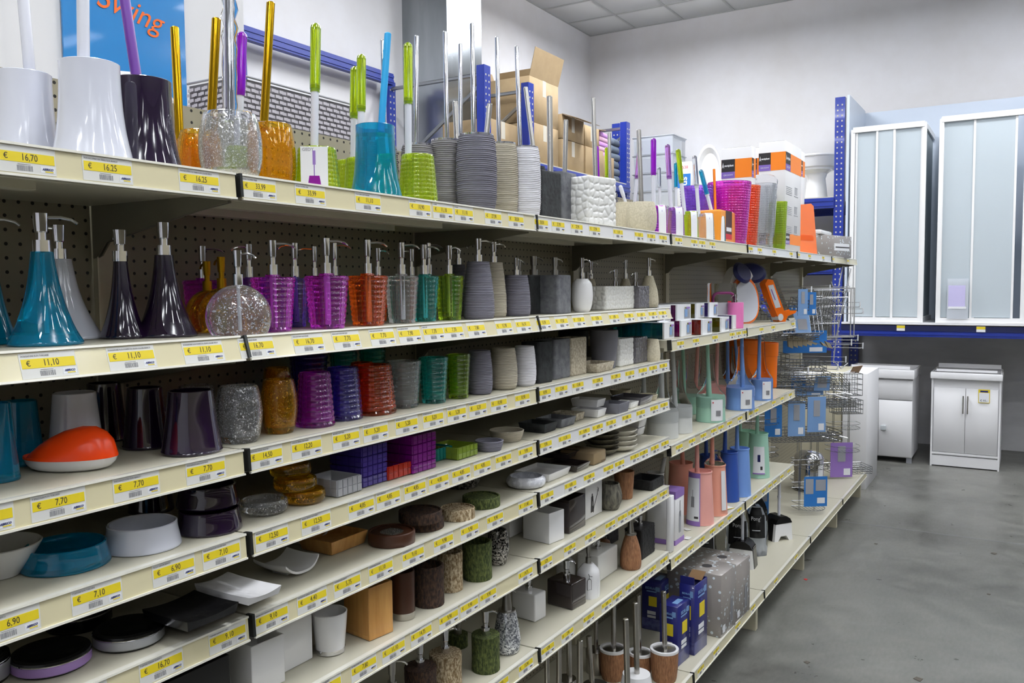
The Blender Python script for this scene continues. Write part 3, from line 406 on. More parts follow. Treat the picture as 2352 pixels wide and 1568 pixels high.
{'s':'softbox', 'm':'orange_s', 'p':(2.884, 0.105, 1.845), 'w':0.2352, 'd':0.11, 'h':0.1512, 'n':'toilet_brush', 'l':'orange square toilet brush with brown band label', 'c':'toilet brush', 'g':'toilet brushes on the top shelf', 'rod':('stick_orange', 0.006, 0.0084, 0.0102, 0.1972, -0.0035, 0.0057), 'band':1},
{'s':'facet_up', 'm':'purple', 'p':(2.8947, 0.2, 1.845), 'r':0.0838, 'h':0.2708, 'n':'waste_basket', 'l':'violet beaded waste basket behind the sleeved brushes', 'c':'waste basket', 'g':'beaded waste baskets on the top shelf', 'cells':1},
{'s':'facet_up', 'm':'magenta', 'p':(3.057, 0.1, 1.845), 'r':0.1041, 'h':0.2997, 'n':'waste_basket', 'l':'large magenta beaded waste basket', 'c':'waste basket', 'g':'beaded waste baskets on the top shelf', 'cells':1},
{'s':'facet_up', 'm':'orange', 'p':(3.3792, 0.12, 1.845), 'r':0.0818, 'h':0.3153, 'n':'waste_basket', 'l':'orange beaded waste basket behind the magenta one', 'c':'waste basket', 'g':'beaded waste baskets on the top shelf', 'cells':1},
{'s':'facet_up', 'm':'clear', 'p':(3.6956, 0.11, 1.845), 'r':0.0693, 'h':0.3566, 'n':'waste_basket', 'l':'clear beaded waste basket wrapped in crumpled film', 'c':'waste basket', 'g':'beaded waste baskets on the top shelf', 'cells':1, 'wrap':2},
{'s':'facet_up', 'm':'lime', 'p':(3.8207, 0.05, 1.845), 'r':0.0414, 'h':0.2687, 'n':'waste_basket', 'l':'small lime beaded waste basket', 'c':'waste basket', 'g':'beaded waste baskets on the top shelf', 'cells':1},
{'s':'carton_s', 'm':'white_c', 'p':(3.5478, 0.2007, 1.845), 'w':0.076, 'd':0.1613, 'h':0.5389, 'n':'carton', 'l':'left white carton with black and orange band on the top shelf', 'c':'carton', 'g':'orange banded white cartons on the top shelf'},
{'s':'carton_s', 'm':'white_c', 'p':(4.0385, 0.2249, 1.845), 'w':0.0699, 'd':0.0499, 'h':0.6065, 'n':'carton', 'l':'white carton squeezed between the two orange banded cartons', 'c':'carton', 'g':'orange banded white cartons on the top shelf'},
{'s':'carton_s', 'm':'white_c', 'p':(4.0489, 0.1039, 1.845), 'w':0.3796, 'd':0.1478, 'h':0.6093, 'n':'carton', 'l':'right white carton with orange band, front of shelf', 'c':'carton', 'g':'orange banded white cartons on the top shelf'},
{'s':'carton_s', 'm':'white_c', 'p':(4.6804, 0.18, 1.845), 'w':0.1231, 'd':0.12, 'h':0.6634, 'n':'carton', 'l':'white carton just behind the right orange banded one', 'c':'carton', 'g':'orange banded white cartons on the top shelf'},
{'s':'bell_d', 'm':'turq', 'p':(-0.2867, 0.2284, 1.573), 'r':0.037, 'h':0.1379, 'n':'soap_dispenser', 'l':'turquoise bell soap dispenser cut by the left picture edge', 'c':'soap dispenser', 'g':'soap dispensers on the second shelf', 'pump':(0.0582, -20, 0.045, 0.011, 'chrome')},
{'s':'bell_d', 'm':'turq', 'p':(-0.2585, 0.1301, 1.573), 'r':0.0521, 'h':0.139, 'n':'soap_dispenser', 'l':'turquoise bell soap dispenser, frontmost at left', 'c':'soap dispenser', 'g':'soap dispensers on the second shelf', 'pump':(0.0572, -20, 0.05, 0.0125, 'chrome')},
{'s':'bell_d', 'm':'white_p', 'p':(-0.1589, 0.2548, 1.573), 'r':0.0642, 'h':0.1336, 'n':'soap_dispenser', 'l':'white bell soap dispenser behind the turquoise one', 'c':'soap dispenser', 'g':'soap dispensers on the second shelf', 'pump':(0.0566, 170, 0.03, 0.0125, 'chrome')},
{'s':'bell_d', 'm':'plum', 'p':(-0.0984, 0.1772, 1.573), 'r':0.0372, 'h':0.1312, 'n':'soap_dispenser', 'l':'dark plum bell soap dispenser, the one further back', 'c':'soap dispenser', 'g':'soap dispensers on the second shelf', 'pump':(0.0509, 75, 0.03, 0.0125, 'chrome')},
{'s':'bell_d', 'm':'plum', 'p':(-0.0326, 0.1517, 1.573), 'r':0.0524, 'h':0.1409, 'n':'soap_dispenser', 'l':'dark plum bell soap dispenser, the one at the front', 'c':'soap dispenser', 'g':'soap dispensers on the second shelf', 'pump':(0.0564, 60, 0.03, 0.0125, 'chrome')},
{'s':'sphere', 'm':'gold_fl', 'p':(0.128, 0.24, 1.573), 'r':0.0434, 'h':0.0805, 'n':'soap_dispenser', 'l':'gold glitter ball soap dispenser, left one with gold pump', 'c':'soap dispenser', 'g':'soap dispensers on the second shelf', 'pump':(0.0554, 75, 0.03, 0.009, 'goldm')},
{'s':'sphere', 'm':'gold_fl', 'p':(0.113, 0.18, 1.573), 'r':0.0448, 'h':0.0844, 'n':'soap_dispenser', 'l':'gold glitter ball soap dispenser behind the clear ball', 'c':'soap dispenser', 'g':'soap dispensers on the second shelf', 'pump':(0.058, 75, 0.03, 0.009, 'goldm')},
{'s':'sphere', 'm':'clear_fl', 'p':(0.0561, 0.0691, 1.573), 'r':0.057, 'h':0.0892, 'n':'soap_dispenser', 'l':'clear ball soap dispenser with silver glitter', 'c':'soap dispenser', 'g':'soap dispensers on the second shelf', 'pump':(0.0604, -30, 0.032, 0.0095, 'chrome')},
{'s':'facet_sq', 'm':'magenta', 'p':(0.1977, 0.34, 1.573), 'r':0.0381, 'h':0.1047, 'n':'soap_dispenser', 'l':'magenta square soap dispenser deep behind the gold balls', 'c':'soap dispenser', 'g':'soap dispensers on the second shelf', 'pump':(0.0668, -10, 0.05, 0.009, 'chrome')},
{'s':'facet_sq', 'm':'purple', 'p':(0.25, 0.26, 1.573), 'r':0.0231, 'h':0.1078, 'n':'soap_dispenser', 'l':'purple square soap dispenser behind the clear ball', 'c':'soap dispenser', 'g':'soap dispensers on the second shelf', 'pump':(0.0666, 170, 0.04, 0.009, 'chrome')},
{'s':'facet_sq', 'm':'magenta', 'p':(0.166, 0.0985, 1.573), 'r':0.0393, 'h':0.1078, 'n':'soap_dispenser', 'l':'magenta-violet square soap dispenser right of the clear ball', 'c':'soap dispenser', 'g':'soap dispensers on the second shelf', 'pump':(0.0653, -25, 0.045, 0.0095, 'chrome')},
{'s':'facet_sq', 'm':'indigo', 'p':(0.3217, 0.2, 1.573), 'r':0.0257, 'h':0.1083, 'n':'soap_dispenser', 'l':'indigo square soap dispenser between the two magenta ones', 'c':'soap dispenser', 'g':'soap dispensers on the second shelf', 'pump':(0.0697, 178, 0.045, 0.009, 'chrome')},
{'s':'facet_sq', 'm':'magenta', 'p':(0.2985, 0.0864, 1.573), 'r':0.0417, 'h':0.1114, 'n':'soap_dispenser', 'l':'magenta square soap dispenser left of the orange one', 'c':'soap dispenser', 'g':'soap dispensers on the second shelf', 'pump':(0.0714, -35, 0.045, 0.0095, 'chrome')},
{'s':'facet_sq', 'm':'indigo', 'p':(0.5127, 0.33, 1.573), 'r':0.0229, 'h':0.1086, 'n':'soap_dispenser', 'l':'indigo square soap dispenser in the back row, right of the first one', 'c':'soap dispenser', 'g':'soap dispensers on the second shelf', 'pump':(0.0733, 150, 0.045, 0.008, 'chrome')},
{'s':'facet_sq', 'm':'orange', 'p':(0.5504, 0.3, 1.573), 'r':0.0217, 'h':0.1106, 'n':'soap_dispenser', 'l':'orange square soap dispenser in the back row behind magenta one', 'c':'soap dispenser', 'g':'soap dispensers on the second shelf', 'pump':(0.0801, -40, 0.04, 0.008, 'chrome')},
{'s':'facet_sq', 'm':'orange', 'p':(0.4375, 0.0982, 1.573), 'r':0.0413, 'h':0.113, 'n':'soap_dispenser', 'l':'orange square soap dispenser at the shelf front', 'c':'soap dispenser', 'g':'soap dispensers on the second shelf', 'pump':(0.0727, -35, 0.045, 0.0095, 'chrome')},
{'s':'facet_sq', 'm':'orange', 'p':(0.6157, 0.22, 1.573), 'r':0.0231, 'h':0.1141, 'n':'soap_dispenser', 'l':'orange square soap dispenser in the back row, rod showing right of front one', 'c':'soap dispenser', 'g':'soap dispensers on the second shelf', 'pump':(0.0638, -10, 0.035, 0.008, 'chrome')},
{'s':'facet_sq', 'm':'clear', 'p':(0.5706, 0.1106, 1.573), 'r':0.0372, 'h':0.1137, 'n':'soap_dispenser', 'l':'clear square soap dispenser', 'c':'soap dispenser', 'g':'soap dispensers on the second shelf', 'pump':(0.0722, -35, 0.045, 0.0095, 'chrome')},
{'s':'facet_sq', 'm':'clear', 'p':(0.7472, 0.22, 1.573), 'r':0.0222, 'h':0.1153, 'n':'soap_dispenser', 'l':'clear square soap dispenser in the back row', 'c':'soap dispenser', 'g':'soap dispensers on the second shelf', 'pump':(0.065, 150, 0.035, 0.008, 'chrome')},
{'s':'facet_sq', 'm':'teal', 'p':(0.6695, 0.1206, 1.573), 'r':0.0343, 'h':0.1139, 'n':'soap_dispenser', 'l':'teal square soap dispenser', 'c':'soap dispenser', 'g':'soap dispensers on the second shelf', 'pump':(0.0712, -35, 0.04, 0.0095, 'chrome')},
{'s':'facet_sq', 'm':'teal', 'p':(0.8613, 0.25, 1.573), 'r':0.0234, 'h':0.1191, 'n':'soap_dispenser', 'l':'teal square soap dispenser in the back row', 'c':'soap dispenser', 'g':'soap dispensers on the second shelf', 'pump':(0.0824, -30, 0.04, 0.008, 'chrome')},
{'s':'facet_sq', 'm':'lime_d', 'p':(0.7588, 0.109, 1.573), 'r':0.0345, 'h':0.1156, 'n':'soap_dispenser', 'l':'lime green square soap dispenser', 'c':'soap dispenser', 'g':'soap dispensers on the second shelf', 'pump':(0.0704, -60, 0.03, 0.0095, 'chrome')},
{'s':'rib_d', 'm':'rib_slate', 'p':(0.8444, 0.0782, 1.573), 'r':0.0416, 'h':0.147, 'n':'soap_dispenser', 'l':'tall dark grey ribbed soap dispenser at the front', 'c':'soap dispenser', 'g':'soap dispensers on the second shelf', 'pump':(0.059, -40, 0.04, 0.0105, 'chrome')},
{'s':'rib_d', 'm':'rib_slate', 'p':(1.0145, 0.26, 1.573), 'r':0.028, 'h':0.1468, 'n':'soap_dispenser', 'l':'dark grey ribbed soap dispenser behind the lime one', 'c':'soap dispenser', 'g':'soap dispensers on the second shelf', 'pump':(0.0613, -15, 0.035, 0.009, 'chrome')},
{'s':'rib_d', 'm':'rib_beige', 'p':(0.9878, 0.1231, 1.573), 'r':0.036, 'h':0.149, 'n':'soap_dispenser', 'l':'beige ribbed soap dispenser', 'c':'soap dispenser', 'g':'soap dispensers on the second shelf', 'pump':(0.0556, -40, 0.035, 0.01, 'chrome')},
{'s':'rib_s', 'm':'rib_slate', 'p':(1.0712, 0.1007, 1.573), 'r':0.0407, 'h':0.115, 'n':'soap_dispenser', 'l':'short grey ribbed soap dispenser', 'c':'soap dispenser', 'g':'soap dispensers on the second shelf', 'pump':(0.0483, -20, 0.025, 0.008, 'chrome')},
{'s':'rib_s', 'm':'rib_beige', 'p':(1.3515, 0.26, 1.573), 'r':0.0328, 'h':0.1158, 'n':'soap_dispenser', 'l':'beige ribbed soap dispenser in the back row behind the short grey one', 'c':'soap dispenser', 'g':'soap dispensers on the second shelf', 'pump':(0.0532, -20, 0.025, 0.009, 'steel')},
{'s':'stonebox', 'm':'stone_blk', 'p':(1.2704, 0.1587, 1.573), 'w':0.1825, 'd':0.075, 'h':0.1168, 'n':'soap_dispenser', 'l':'black square stone soap dispenser', 'c':'soap dispenser', 'g':'soap dispensers on the second shelf', 'pump':(0.0585, -25, 0.035, 0.0125, 'steel')},
{'s':'stonebox', 'm':'stone_gry', 'p':(1.2887, 0.095, 1.573), 'w':0.0872, 'd':0.07, 'h':0.1164, 'n':'soap_dispenser', 'l':'grey square stone soap dispenser', 'c':'soap dispenser', 'g':'soap dispensers on the second shelf', 'pump':(0.0535, -15, 0.035, 0.0105, 'steel')},
{'s':'oval', 'm':'white_g', 'p':(1.446, 0.0812, 1.573), 'r':0.0347, 'h':0.1058, 'n':'soap_dispenser', 'l':'glossy white oval soap dispenser', 'c':'soap dispenser', 'g':'soap dispensers on the second shelf', 'pump':(0.0666, -35, 0.03, 0.008, 'chrome')},
{'s':'cone_d', 'm':'sand', 'p':(1.855, 0.25, 1.573), 'r':0.0305, 'h':0.11, 'n':'soap_dispenser', 'l':'sand soap dispenser in the back row behind the white oval', 'c':'soap dispenser', 'g':'soap dispensers on the second shelf', 'pump':(0.0644, -20, 0.04, 0.008, 'chrome')},
{'s':'stonebox', 'm':'stone_blk', 'p':(1.7073, 0.19, 1.573), 'w':0.0805, 'd':0.06, 'h':0.0779, 'n':'soap_dispenser', 'l':'small black stone soap dispenser behind the white oval', 'c':'soap dispenser', 'g':'soap dispensers on the second shelf', 'pump':(0.0536, -20, 0.02, 0.007, 'chrome')},
{'s':'pebblebox', 'm':'peb_wht', 'p':(1.8032, 0.1284, 1.573), 'w':0.2811, 'd':0.06, 'h':0.082, 'n':'soap_dispenser', 'l':'wide white pebble-relief soap dispenser', 'c':'soap dispenser', 'g':'soap dispensers on the second shelf', 'pump':(0.0593, 170, 0.035, 0.009, 'chrome')},
{'s':'cone_d', 'm':'sand', 'p':(2.0574, 0.2, 1.573), 'r':0.031, 'h':0.1103, 'n':'soap_dispenser', 'l':'sand cone soap dispenser behind the white pebble one', 'c':'soap dispenser', 'g':'soap dispensers on the second shelf', 'pump':(0.0725, 178, 0.02, 0.008, 'chrome')},
{'s':'pebblebox', 'm':'peb_gry', 'p':(1.9579, 0.1164, 1.573), 'w':0.1085, 'd':0.07, 'h':0.0827, 'n':'soap_dispenser', 'l':'grey pebble-relief soap dispenser', 'c':'soap dispenser', 'g':'soap dispensers on the second shelf', 'pump':(0.0503, 178, 0.035, 0.009, 'chrome')},
{'s':'cone_d', 'm':'sand', 'p':(2.0677, 0.1077, 1.573), 'r':0.038, 'h':0.1207, 'n':'soap_dispenser', 'l':'sand cone soap dispenser at the right shelf end', 'c':'soap dispenser', 'g':'soap dispensers on the second shelf', 'pump':(0.0684, -35, 0.03, 0.0095, 'chrome')},
{'s':'cone', 'm':'turq', 'p':(-0.3358, 0.1299, 1.381), 'r':0.0281, 'h':0.1117, 'n':'tumbler', 'l':'turquoise tumbler at the left picture edge, front', 'c':'tumbler', 'g':'tumblers on the third shelf'},
{'s':'cone', 'm':'turq', 'p':(-0.2524, 0.22, 1.381), 'r':0.0326, 'h':0.0993, 'n':'tumbler', 'l':'turquoise tumbler behind the front turquoise one', 'c':'tumbler', 'g':'tumblers on the third shelf'},
{'s':'cone', 'm':'white_p', 'p':(-0.1875, 0.18, 1.381), 'r':0.0443, 'h':0.1076, 'n':'tumbler', 'l':'white tapered tumbler behind the orange soap dish', 'c':'tumbler', 'g':'tumblers on the third shelf'},
{'s':'cone', 'm':'plum', 'p':(-0.0591, 0.3, 1.381), 'r':0.0392, 'h':0.1042, 'n':'tumbler', 'l':'dark plum tumbler furthest back', 'c':'tumbler', 'g':'tumblers on the third shelf'},
{'s':'cone', 'm':'plum', 'p':(-0.0641, 0.1736, 1.381), 'r':0.0396, 'h':0.1032, 'n':'tumbler', 'l':'dark plum tumbler, middle one of three', 'c':'tumbler', 'g':'tumblers on the third shelf'},
{'s':'cone', 'm':'plum', 'p':(-0.0555, 0.0634, 1.381), 'r':0.0496, 'h':0.1036, 'n':'tumbler', 'l':'dark plum tumbler at the shelf front', 'c':'tumbler', 'g':'tumblers on the third shelf'},
{'s':'ovaldish', 'm':'orange_w', 'p':(-0.2348, 0.1166, 1.381), 'r':0.0704, 'h':0.0446, 'n':'soap_dish', 'l':'orange and white soap dish shaped like a pebble, on third shelf', 'c':'soap dish'},
{'s':'barrel_t', 'm':'clear_fl', 'p':(0.051, 0.0693, 1.381), 'r':0.0409, 'h':0.0994, 'n':'tumbler', 'l':'clear silver-speckled tumbler at the front', 'c':'tumbler', 'g':'tumblers on the third shelf'},
{'s':'barrel_t', 'm':'clear_fl', 'p':(0.0622, 0.2, 1.381), 'r':0.0376, 'h':0.0918, 'n':'tumbler', 'l':'clear speckled tumbler behind the front plum one', 'c':'tumbler', 'g':'tumblers on the third shelf'},
{'s':'barrel_t', 'm':'gold_fl', 'p':(0.1561, 0.0799, 1.381), 'r':0.0344, 'h':0.1005, 'n':'tumbler', 'l':'gold glitter tumbler at the front', 'c':'tumbler', 'g':'tumblers on the third shelf'},
{'s':'barrel_t', 'm':'gold_fl', 'p':(0.2651, 0.2, 1.381), 'r':0.0315, 'h':0.1086, 'n':'tumbler', 'l':'gold glitter tumbler behind the front gold one', 'c':'tumbler', 'g':'tumblers on the third shelf'},
{'s':'facet_dn', 'm':'magenta', 'p':(0.2479, 0.0764, 1.381), 'r':0.0377, 'h':0.1058, 'n':'tumbler', 'l':'magenta-violet tumbler standing upside down', 'c':'tumbler', 'g':'tumblers on the third shelf'},
{'s':'facet_dn', 'm':'indigo', 'p':(0.3423, 0.0897, 1.381), 'r':0.0404, 'h':0.1069, 'n':'tumbler', 'l':'bluish violet clear tumbler standing upside down', 'c':'tumbler', 'g':'tumblers on the third shelf'},
{'s':'facet_dn', 'm':'orange', 'p':(0.4353, 0.0887, 1.381), 'r':0.0509, 'h':0.1052, 'n':'tumbler', 'l':'orange tumbler standing upside down', 'c':'tumbler', 'g':'tumblers on the third shelf'},
{'s':'facet_up', 'm':'clear', 'p':(0.5417, 0.0852, 1.381), 'r':0.0397, 'h':0.1049, 'n':'tumbler', 'l':'clear colourless beaded tumbler at the front', 'c':'tumbler', 'g':'tumblers on the third shelf'},
{'s':'facet_up', 'm':'teal', 'p':(0.6352, 0.0702, 1.381), 'r':0.0352, 'h':0.1071, 'n':'tumbler', 'l':'teal beaded tumbler at the shelf front', 'c':'tumbler', 'g':'tumblers on the third shelf'},
{'s':'facet_up', 'm':'lime_d', 'p':(0.7306, 0.0656, 1.381), 'r':0.0307, 'h':0.1072, 'n':'tumbler', 'l':'lime green beaded tumbler at the front', 'c':'tumbler', 'g':'tumblers on the third shelf'},
{'s':'facet_up', 'm':'indigo', 'p':(0.4267, 0.27, 1.381), 'r':0.0422, 'h':0.1212, 'n':'tumbler', 'l':'indigo tumbler in the dark back row behind the magenta one', 'c':'tumbler', 'g':'tumblers on the third shelf'},
{'s':'facet_up', 'm':'teal', 'p':(0.5205, 0.25, 1.381), 'r':0.0319, 'h':0.1223, 'n':'tumbler', 'l':'teal tumbler in the dark back row behind the bluish violet one', 'c':'tumbler', 'g':'tumblers on the third shelf'},
{'s':'facet_up', 'm':'teal', 'p':(0.6245, 0.25, 1.381), 'r':0.032, 'h':0.1217, 'n':'tumbler', 'l':'teal tumbler in the dark back row behind the orange one', 'c':'tumbler', 'g':'tumblers on the third shelf'},
{'s':'facet_dn', 'm':'orange', 'p':(0.4834, 0.16, 1.381), 'r':0.0303, 'h':0.104, 'n':'tumbler', 'l':'orange upside down tumbler in the second row', 'c':'tumbler', 'g':'tumblers on the third shelf'},
{'s':'rib_t', 'm':'rib_slate', 'p':(0.8265, 0.0651, 1.381), 'r':0.0336, 'h':0.1108, 'n':'tumbler', 'l':'dark grey ribbed tumbler beside the lime one', 'c':'tumbler', 'g':'tumblers on the third shelf'},
{'s':'rib_t', 'm':'rib_beige', 'p':(0.9439, 0.0663, 1.381), 'r':0.0381, 'h':0.1098, 'n':'tumbler', 'l':'beige ribbed tumbler beside the white one', 'c':'tumbler', 'g':'tumblers on the third shelf'},
{'s':'rib_t', 'm':'rib_white', 'p':(1.0423, 0.0582, 1.381), 'r':0.0328, 'h':0.1089, 'n':'tumbler', 'l':'white ribbed tumbler near the bay joint', 'c':'tumbler', 'g':'tumblers on the third shelf'},
{'s':'stonevessel', 'm':'stone_blk', 'p':(1.1261, 0.0665, 1.381), 'w':0.0718, 'd':0.065, 'h':0.1171, 'n':'tumbler', 'l':'black square stone tumbler', 'c':'tumbler', 'rot':-6, 'g':'tumblers on the third shelf'},
{'s':'stonevessel', 'm':'stone_gry', 'p':(1.2479, 0.0794, 1.381), 'w':0.1031, 'd':0.065, 'h':0.1168, 'n':'tumbler', 'l':'grey square stone tumbler', 'c':'tumbler', 'g':'tumblers on the third shelf'},
{'s':'stonevessel', 'm':'granite', 'p':(1.3595, 0.0797, 1.381), 'w':0.1078, 'd':0.065, 'h':0.1158, 'n':'tumbler', 'l':'beige granite square tumbler', 'c':'tumbler', 'g':'tumblers on the third shelf'},
{'s':'dishbox', 'm':'granite', 'p':(1.4892, 0.0621, 1.381), 'w':0.1318, 'd':0.09, 'h':0.0289, 'n':'soap_dish', 'l':'small beige granite soap dish on the third shelf', 'c':'soap dish'},
{'s':'vase_tw', 'm':'grey_m', 'p':(1.6102, 0.0823, 1.381), 'r':0.0482, 'h':0.1266, 'n':'tumbler', 'l':'tall grey flared vase-like tumbler', 'c':'tumbler', 'g':'tumblers on the third shelf'},
{'s':'vase_tw', 'm':'stone_blk', 'p':(1.7708, 0.28, 1.381), 'r':0.0556, 'h':0.1135, 'n':'tumbler', 'l':'black flared tumbler in the dark behind the grey stone ones', 'c':'tumbler', 'g':'tumblers on the third shelf'},
{'s':'pebblevessel', 'm':'peb_wht', 'p':(1.7139, 0.072, 1.381), 'w':0.1155, 'd':0.06, 'h':0.0935, 'n':'tumbler', 'l':'white square tumbler with pebble relief', 'c':'tumbler', 'g':'tumblers on the third shelf'},
{'s':'pebblevessel', 'm':'peb_gry', 'p':(1.8422, 0.0724, 1.381), 'w':0.1162, 'd':0.06, 'h':0.0909, 'n':'tumbler', 'l':'grey square tumbler with pebble relief', 'c':'tumbler', 'g':'tumblers on the third shelf'},
{'s':'cone_t', 'm':'sand', 'p':(1.9189, 0.0322, 1.381), 'r':0.0291, 'h':0.0793, 'n':'tumbler', 'l':'sand rounded tumbler at the right shelf end', 'c':'tumbler', 'g':'tumblers on the third shelf'},
{'s':'bowl_w', 'm':'white_g', 'p':(-0.3315, 0.1533, 1.236), 'r':0.0601, 'h':0.0462, 'n':'soap_dish', 'l':'white wide bowl at the left picture edge', 'c':'soap dish', 'g':'soap dishes on the fourth shelf'},
{'s':'ring', 'm':'turq', 'p':(-0.2516, 0.1128, 1.236), 'r':0.0633, 'h':0.0318, 'n':'soap_dish', 'l':'turquoise ring soap dish', 'c':'soap dish', 'g':'soap dishes on the fourth shelf'},
{'s':'ring', 'm':'white_p', 'p':(-0.1345, 0.092, 1.236), 'r':0.0598, 'h':0.0387, 'n':'soap_dish', 'l':'white ring soap dish', 'c':'soap dish', 'g':'soap dishes on the fourth shelf'},
{'s':'ring', 'm':'plum', 'p':(-0.0142, 0.0776, 1.236), 'r':0.0558, 'h':0.0135, 'n':'soap_dish', 'l':'dark plum ring soap dish, lower one of the stack', 'c':'soap dish', 'g':'soap dishes on the fourth shelf', 'hh':0.036},
{'s':'ring', 'm':'plum', 'p':(0.002, 0.0999, 1.273), 'r':0.0537, 'h':0.0107, 'n':'soap_dish', 'l':'dark plum ring soap dish lying upside down on the stack', 'c':'soap dish', 'g':'soap dishes on the fourth shelf', 'hh':0.036},
{'s':'ring', 'm':'plum', 'p':(0.0151, 0.28, 1.236), 'r':0.0417, 'h':0.0345, 'n':'soap_dish', 'l':'dark plum ring soap dish in the shade behind the white ring', 'c':'soap dish', 'g':'soap dishes on the fourth shelf', 'hh':0.04},
{'s':'disc', 'm':'clear_fl', 'p':(0.1127, 0.0801, 1.236), 'r':0.0443, 'h':0.0194, 'n':'soap_dish', 'l':'clear glitter disc soap dish on the shelf', 'c':'soap dish', 'g':'soap dishes on the fourth shelf', 'hh':0.024},
{'s':'disc', 'm':'gold_fl', 'p':(0.2075, 0.0719, 1.236), 'r':0.042, 'h':0.0153, 'n':'soap_dish', 'l':'gold glitter soap dish, bottom of the stack', 'c':'soap dish', 'g':'soap dishes on the fourth shelf', 'hh':0.024},
{'s':'disc', 'm':'gold_fl', 'p':(0.1954, 0.083, 1.261), 'r':0.0425, 'h':0.0163, 'n':'soap_dish', 'l':'gold glitter soap dish, second in the stack', 'c':'soap dish', 'g':'soap dishes on the fourth shelf', 'hh':0.024},
{'s':'disc', 'm':'gold_fl', 'p':(0.2003, 0.1, 1.286), 'r':0.0407, 'h':0.0085, 'n':'soap_dish', 'l':'gold glitter soap dish, top of the stack', 'c':'soap dish', 'g':'soap dishes on the fourth shelf', 'hh':0.024},
{'s':'facetdish', 'm':'clear', 'p':(0.296, 0.076, 1.236), 'w':0.0721, 'd':0.085, 'h':0.0343, 'n':'soap_dish', 'l':'clear square soap dish with beaded rim', 'c':'soap dish', 'g':'soap dishes on the fourth shelf'},
{'s':'facetdish', 'm':'indigo', 'p':(0.3871, 0.09, 1.236), 'w':0.0792, 'd':0.09, 'h':0.0192, 'n':'soap_dish', 'l':'indigo square soap dish, bottom of the stack of four', 'c':'soap dish', 'g':'soap dishes on the fourth shelf', 'hh':0.021},
{'s':'facetdish', 'm':'indigo', 'p':(0.3874, 0.09, 1.2575), 'w':0.0798, 'd':0.09, 'h':-0.0023, 'n':'soap_dish', 'l':'indigo square soap dish, second from below', 'c':'soap dish', 'g':'soap dishes on the fourth shelf', 'hh':0.021},
{'s':'facetdish', 'm':'indigo', 'p':(0.3877, 0.09, 1.279), 'w':0.0804, 'd':0.09, 'h':-0.0238, 'n':'soap_dish', 'l':'indigo square soap dish, third from below', 'c':'soap dish', 'g':'soap dishes on the fourth shelf', 'hh':0.021},
{'s':'facetdish', 'm':'indigo', 'p':(0.388, 0.09, 1.3005), 'w':0.081, 'd':0.09, 'h':-0.0453, 'n':'soap_dish', 'l':'indigo square soap dish on top of the stack', 'c':'soap dish', 'g':'soap dishes on the fourth shelf', 'hh':0.021},
{'s':'facetdish', 'm':'red', 'p':(0.468, 0.0857, 1.236), 'w':0.083, 'd':0.09, 'h':0.0421, 'n':'soap_dish', 'l':'red beaded square soap dish', 'c':'soap dish', 'g':'soap dishes on the fourth shelf', 'hh':0.03},
{'s':'facetdish', 'm':'magenta', 'p':(0.5479, 0.08, 1.236), 'w':0.0851, 'd':0.09, 'h':0.0283, 'n':'soap_dish', 'l':'magenta square soap dish, bottom of its stack', 'c':'soap dish', 'g':'soap dishes on the fourth shelf', 'hh':0.021},
{'s':'facetdish', 'm':'magenta', 'p':(0.5481, 0.08, 1.2575), 'w':0.0856, 'd':0.09, 'h':0.0068, 'n':'soap_dish', 'l':'magenta square soap dish, second in its stack', 'c':'soap dish', 'g':'soap dishes on the fourth shelf', 'hh':0.021},
{'s':'facetdish', 'm':'magenta', 'p':(0.5484, 0.08, 1.279), 'w':0.0861, 'd':0.09, 'h':-0.0147, 'n':'soap_dish', 'l':'magenta square soap dish, third in its stack', 'c':'soap dish', 'g':'soap dishes on the fourth shelf', 'hh':0.021},
{'s':'facetdish', 'm':'magenta', 'p':(0.5486, 0.08, 1.3005), 'w':0.0867, 'd':0.09, 'h':-0.0362, 'n':'soap_dish', 'l':'magenta square soap dish on top of its stack', 'c':'soap dish', 'g':'soap dishes on the fourth shelf', 'hh':0.021},
{'s':'facetdish', 'm':'teal', 'p':(0.6734, 0.115, 1.236), 'w':0.0653, 'd':0.09, 'h':0.0319, 'n':'soap_dish', 'l':'teal beaded square soap dish', 'c':'soap dish', 'g':'soap dishes on the fourth shelf', 'hh':0.03},
{'s':'facetdish', 'm':'lime_d', 'p':(0.7217, 0.0786, 1.236), 'w':0.0842, 'd':0.09, 'h':0.033, 'n':'soap_dish', 'l':'lime green beaded square soap dish', 'c':'soap dish', 'g':'soap dishes on the fourth shelf', 'hh':0.03},
{'s':'ribdish', 'm':'rib_slate', 'p':(0.8282, 0.0397, 1.236), 'r':0.0375, 'h':0.0305, 'n':'soap_dish', 'l':'dark grey ribbed soap dish', 'c':'soap dish', 'g':'soap dishes on the fourth shelf', 'hh':0.025},
{'s':'ribdish', 'm':'rib_beige', 'p':(0.9705, 0.075, 1.236), 'r':0.0483, 'h':0.0307, 'n':'soap_dish', 'l':'beige ribbed soap dish', 'c':'soap dish', 'g':'soap dishes on the fourth shelf', 'hh':0.028},
{'s':'dishbox', 'm':'stone_blk', 'p':(1.1441, 0.0747, 1.236), 'w':0.0762, 'd':0.09, 'h':0.0263, 'n':'soap_dish', 'l':'black stone soap dish', 'c':'soap dish', 'g':'soap dishes on the fourth shelf'},
{'s':'dishbox', 'm':'stone_gry', 'p':(1.2555, 0.0753, 1.236), 'w':0.0963, 'd':0.09, 'h':0.0259, 'n':'soap_dish', 'l':'grey stone soap dish', 'c':'soap dish', 'g':'soap dishes on the fourth shelf'},
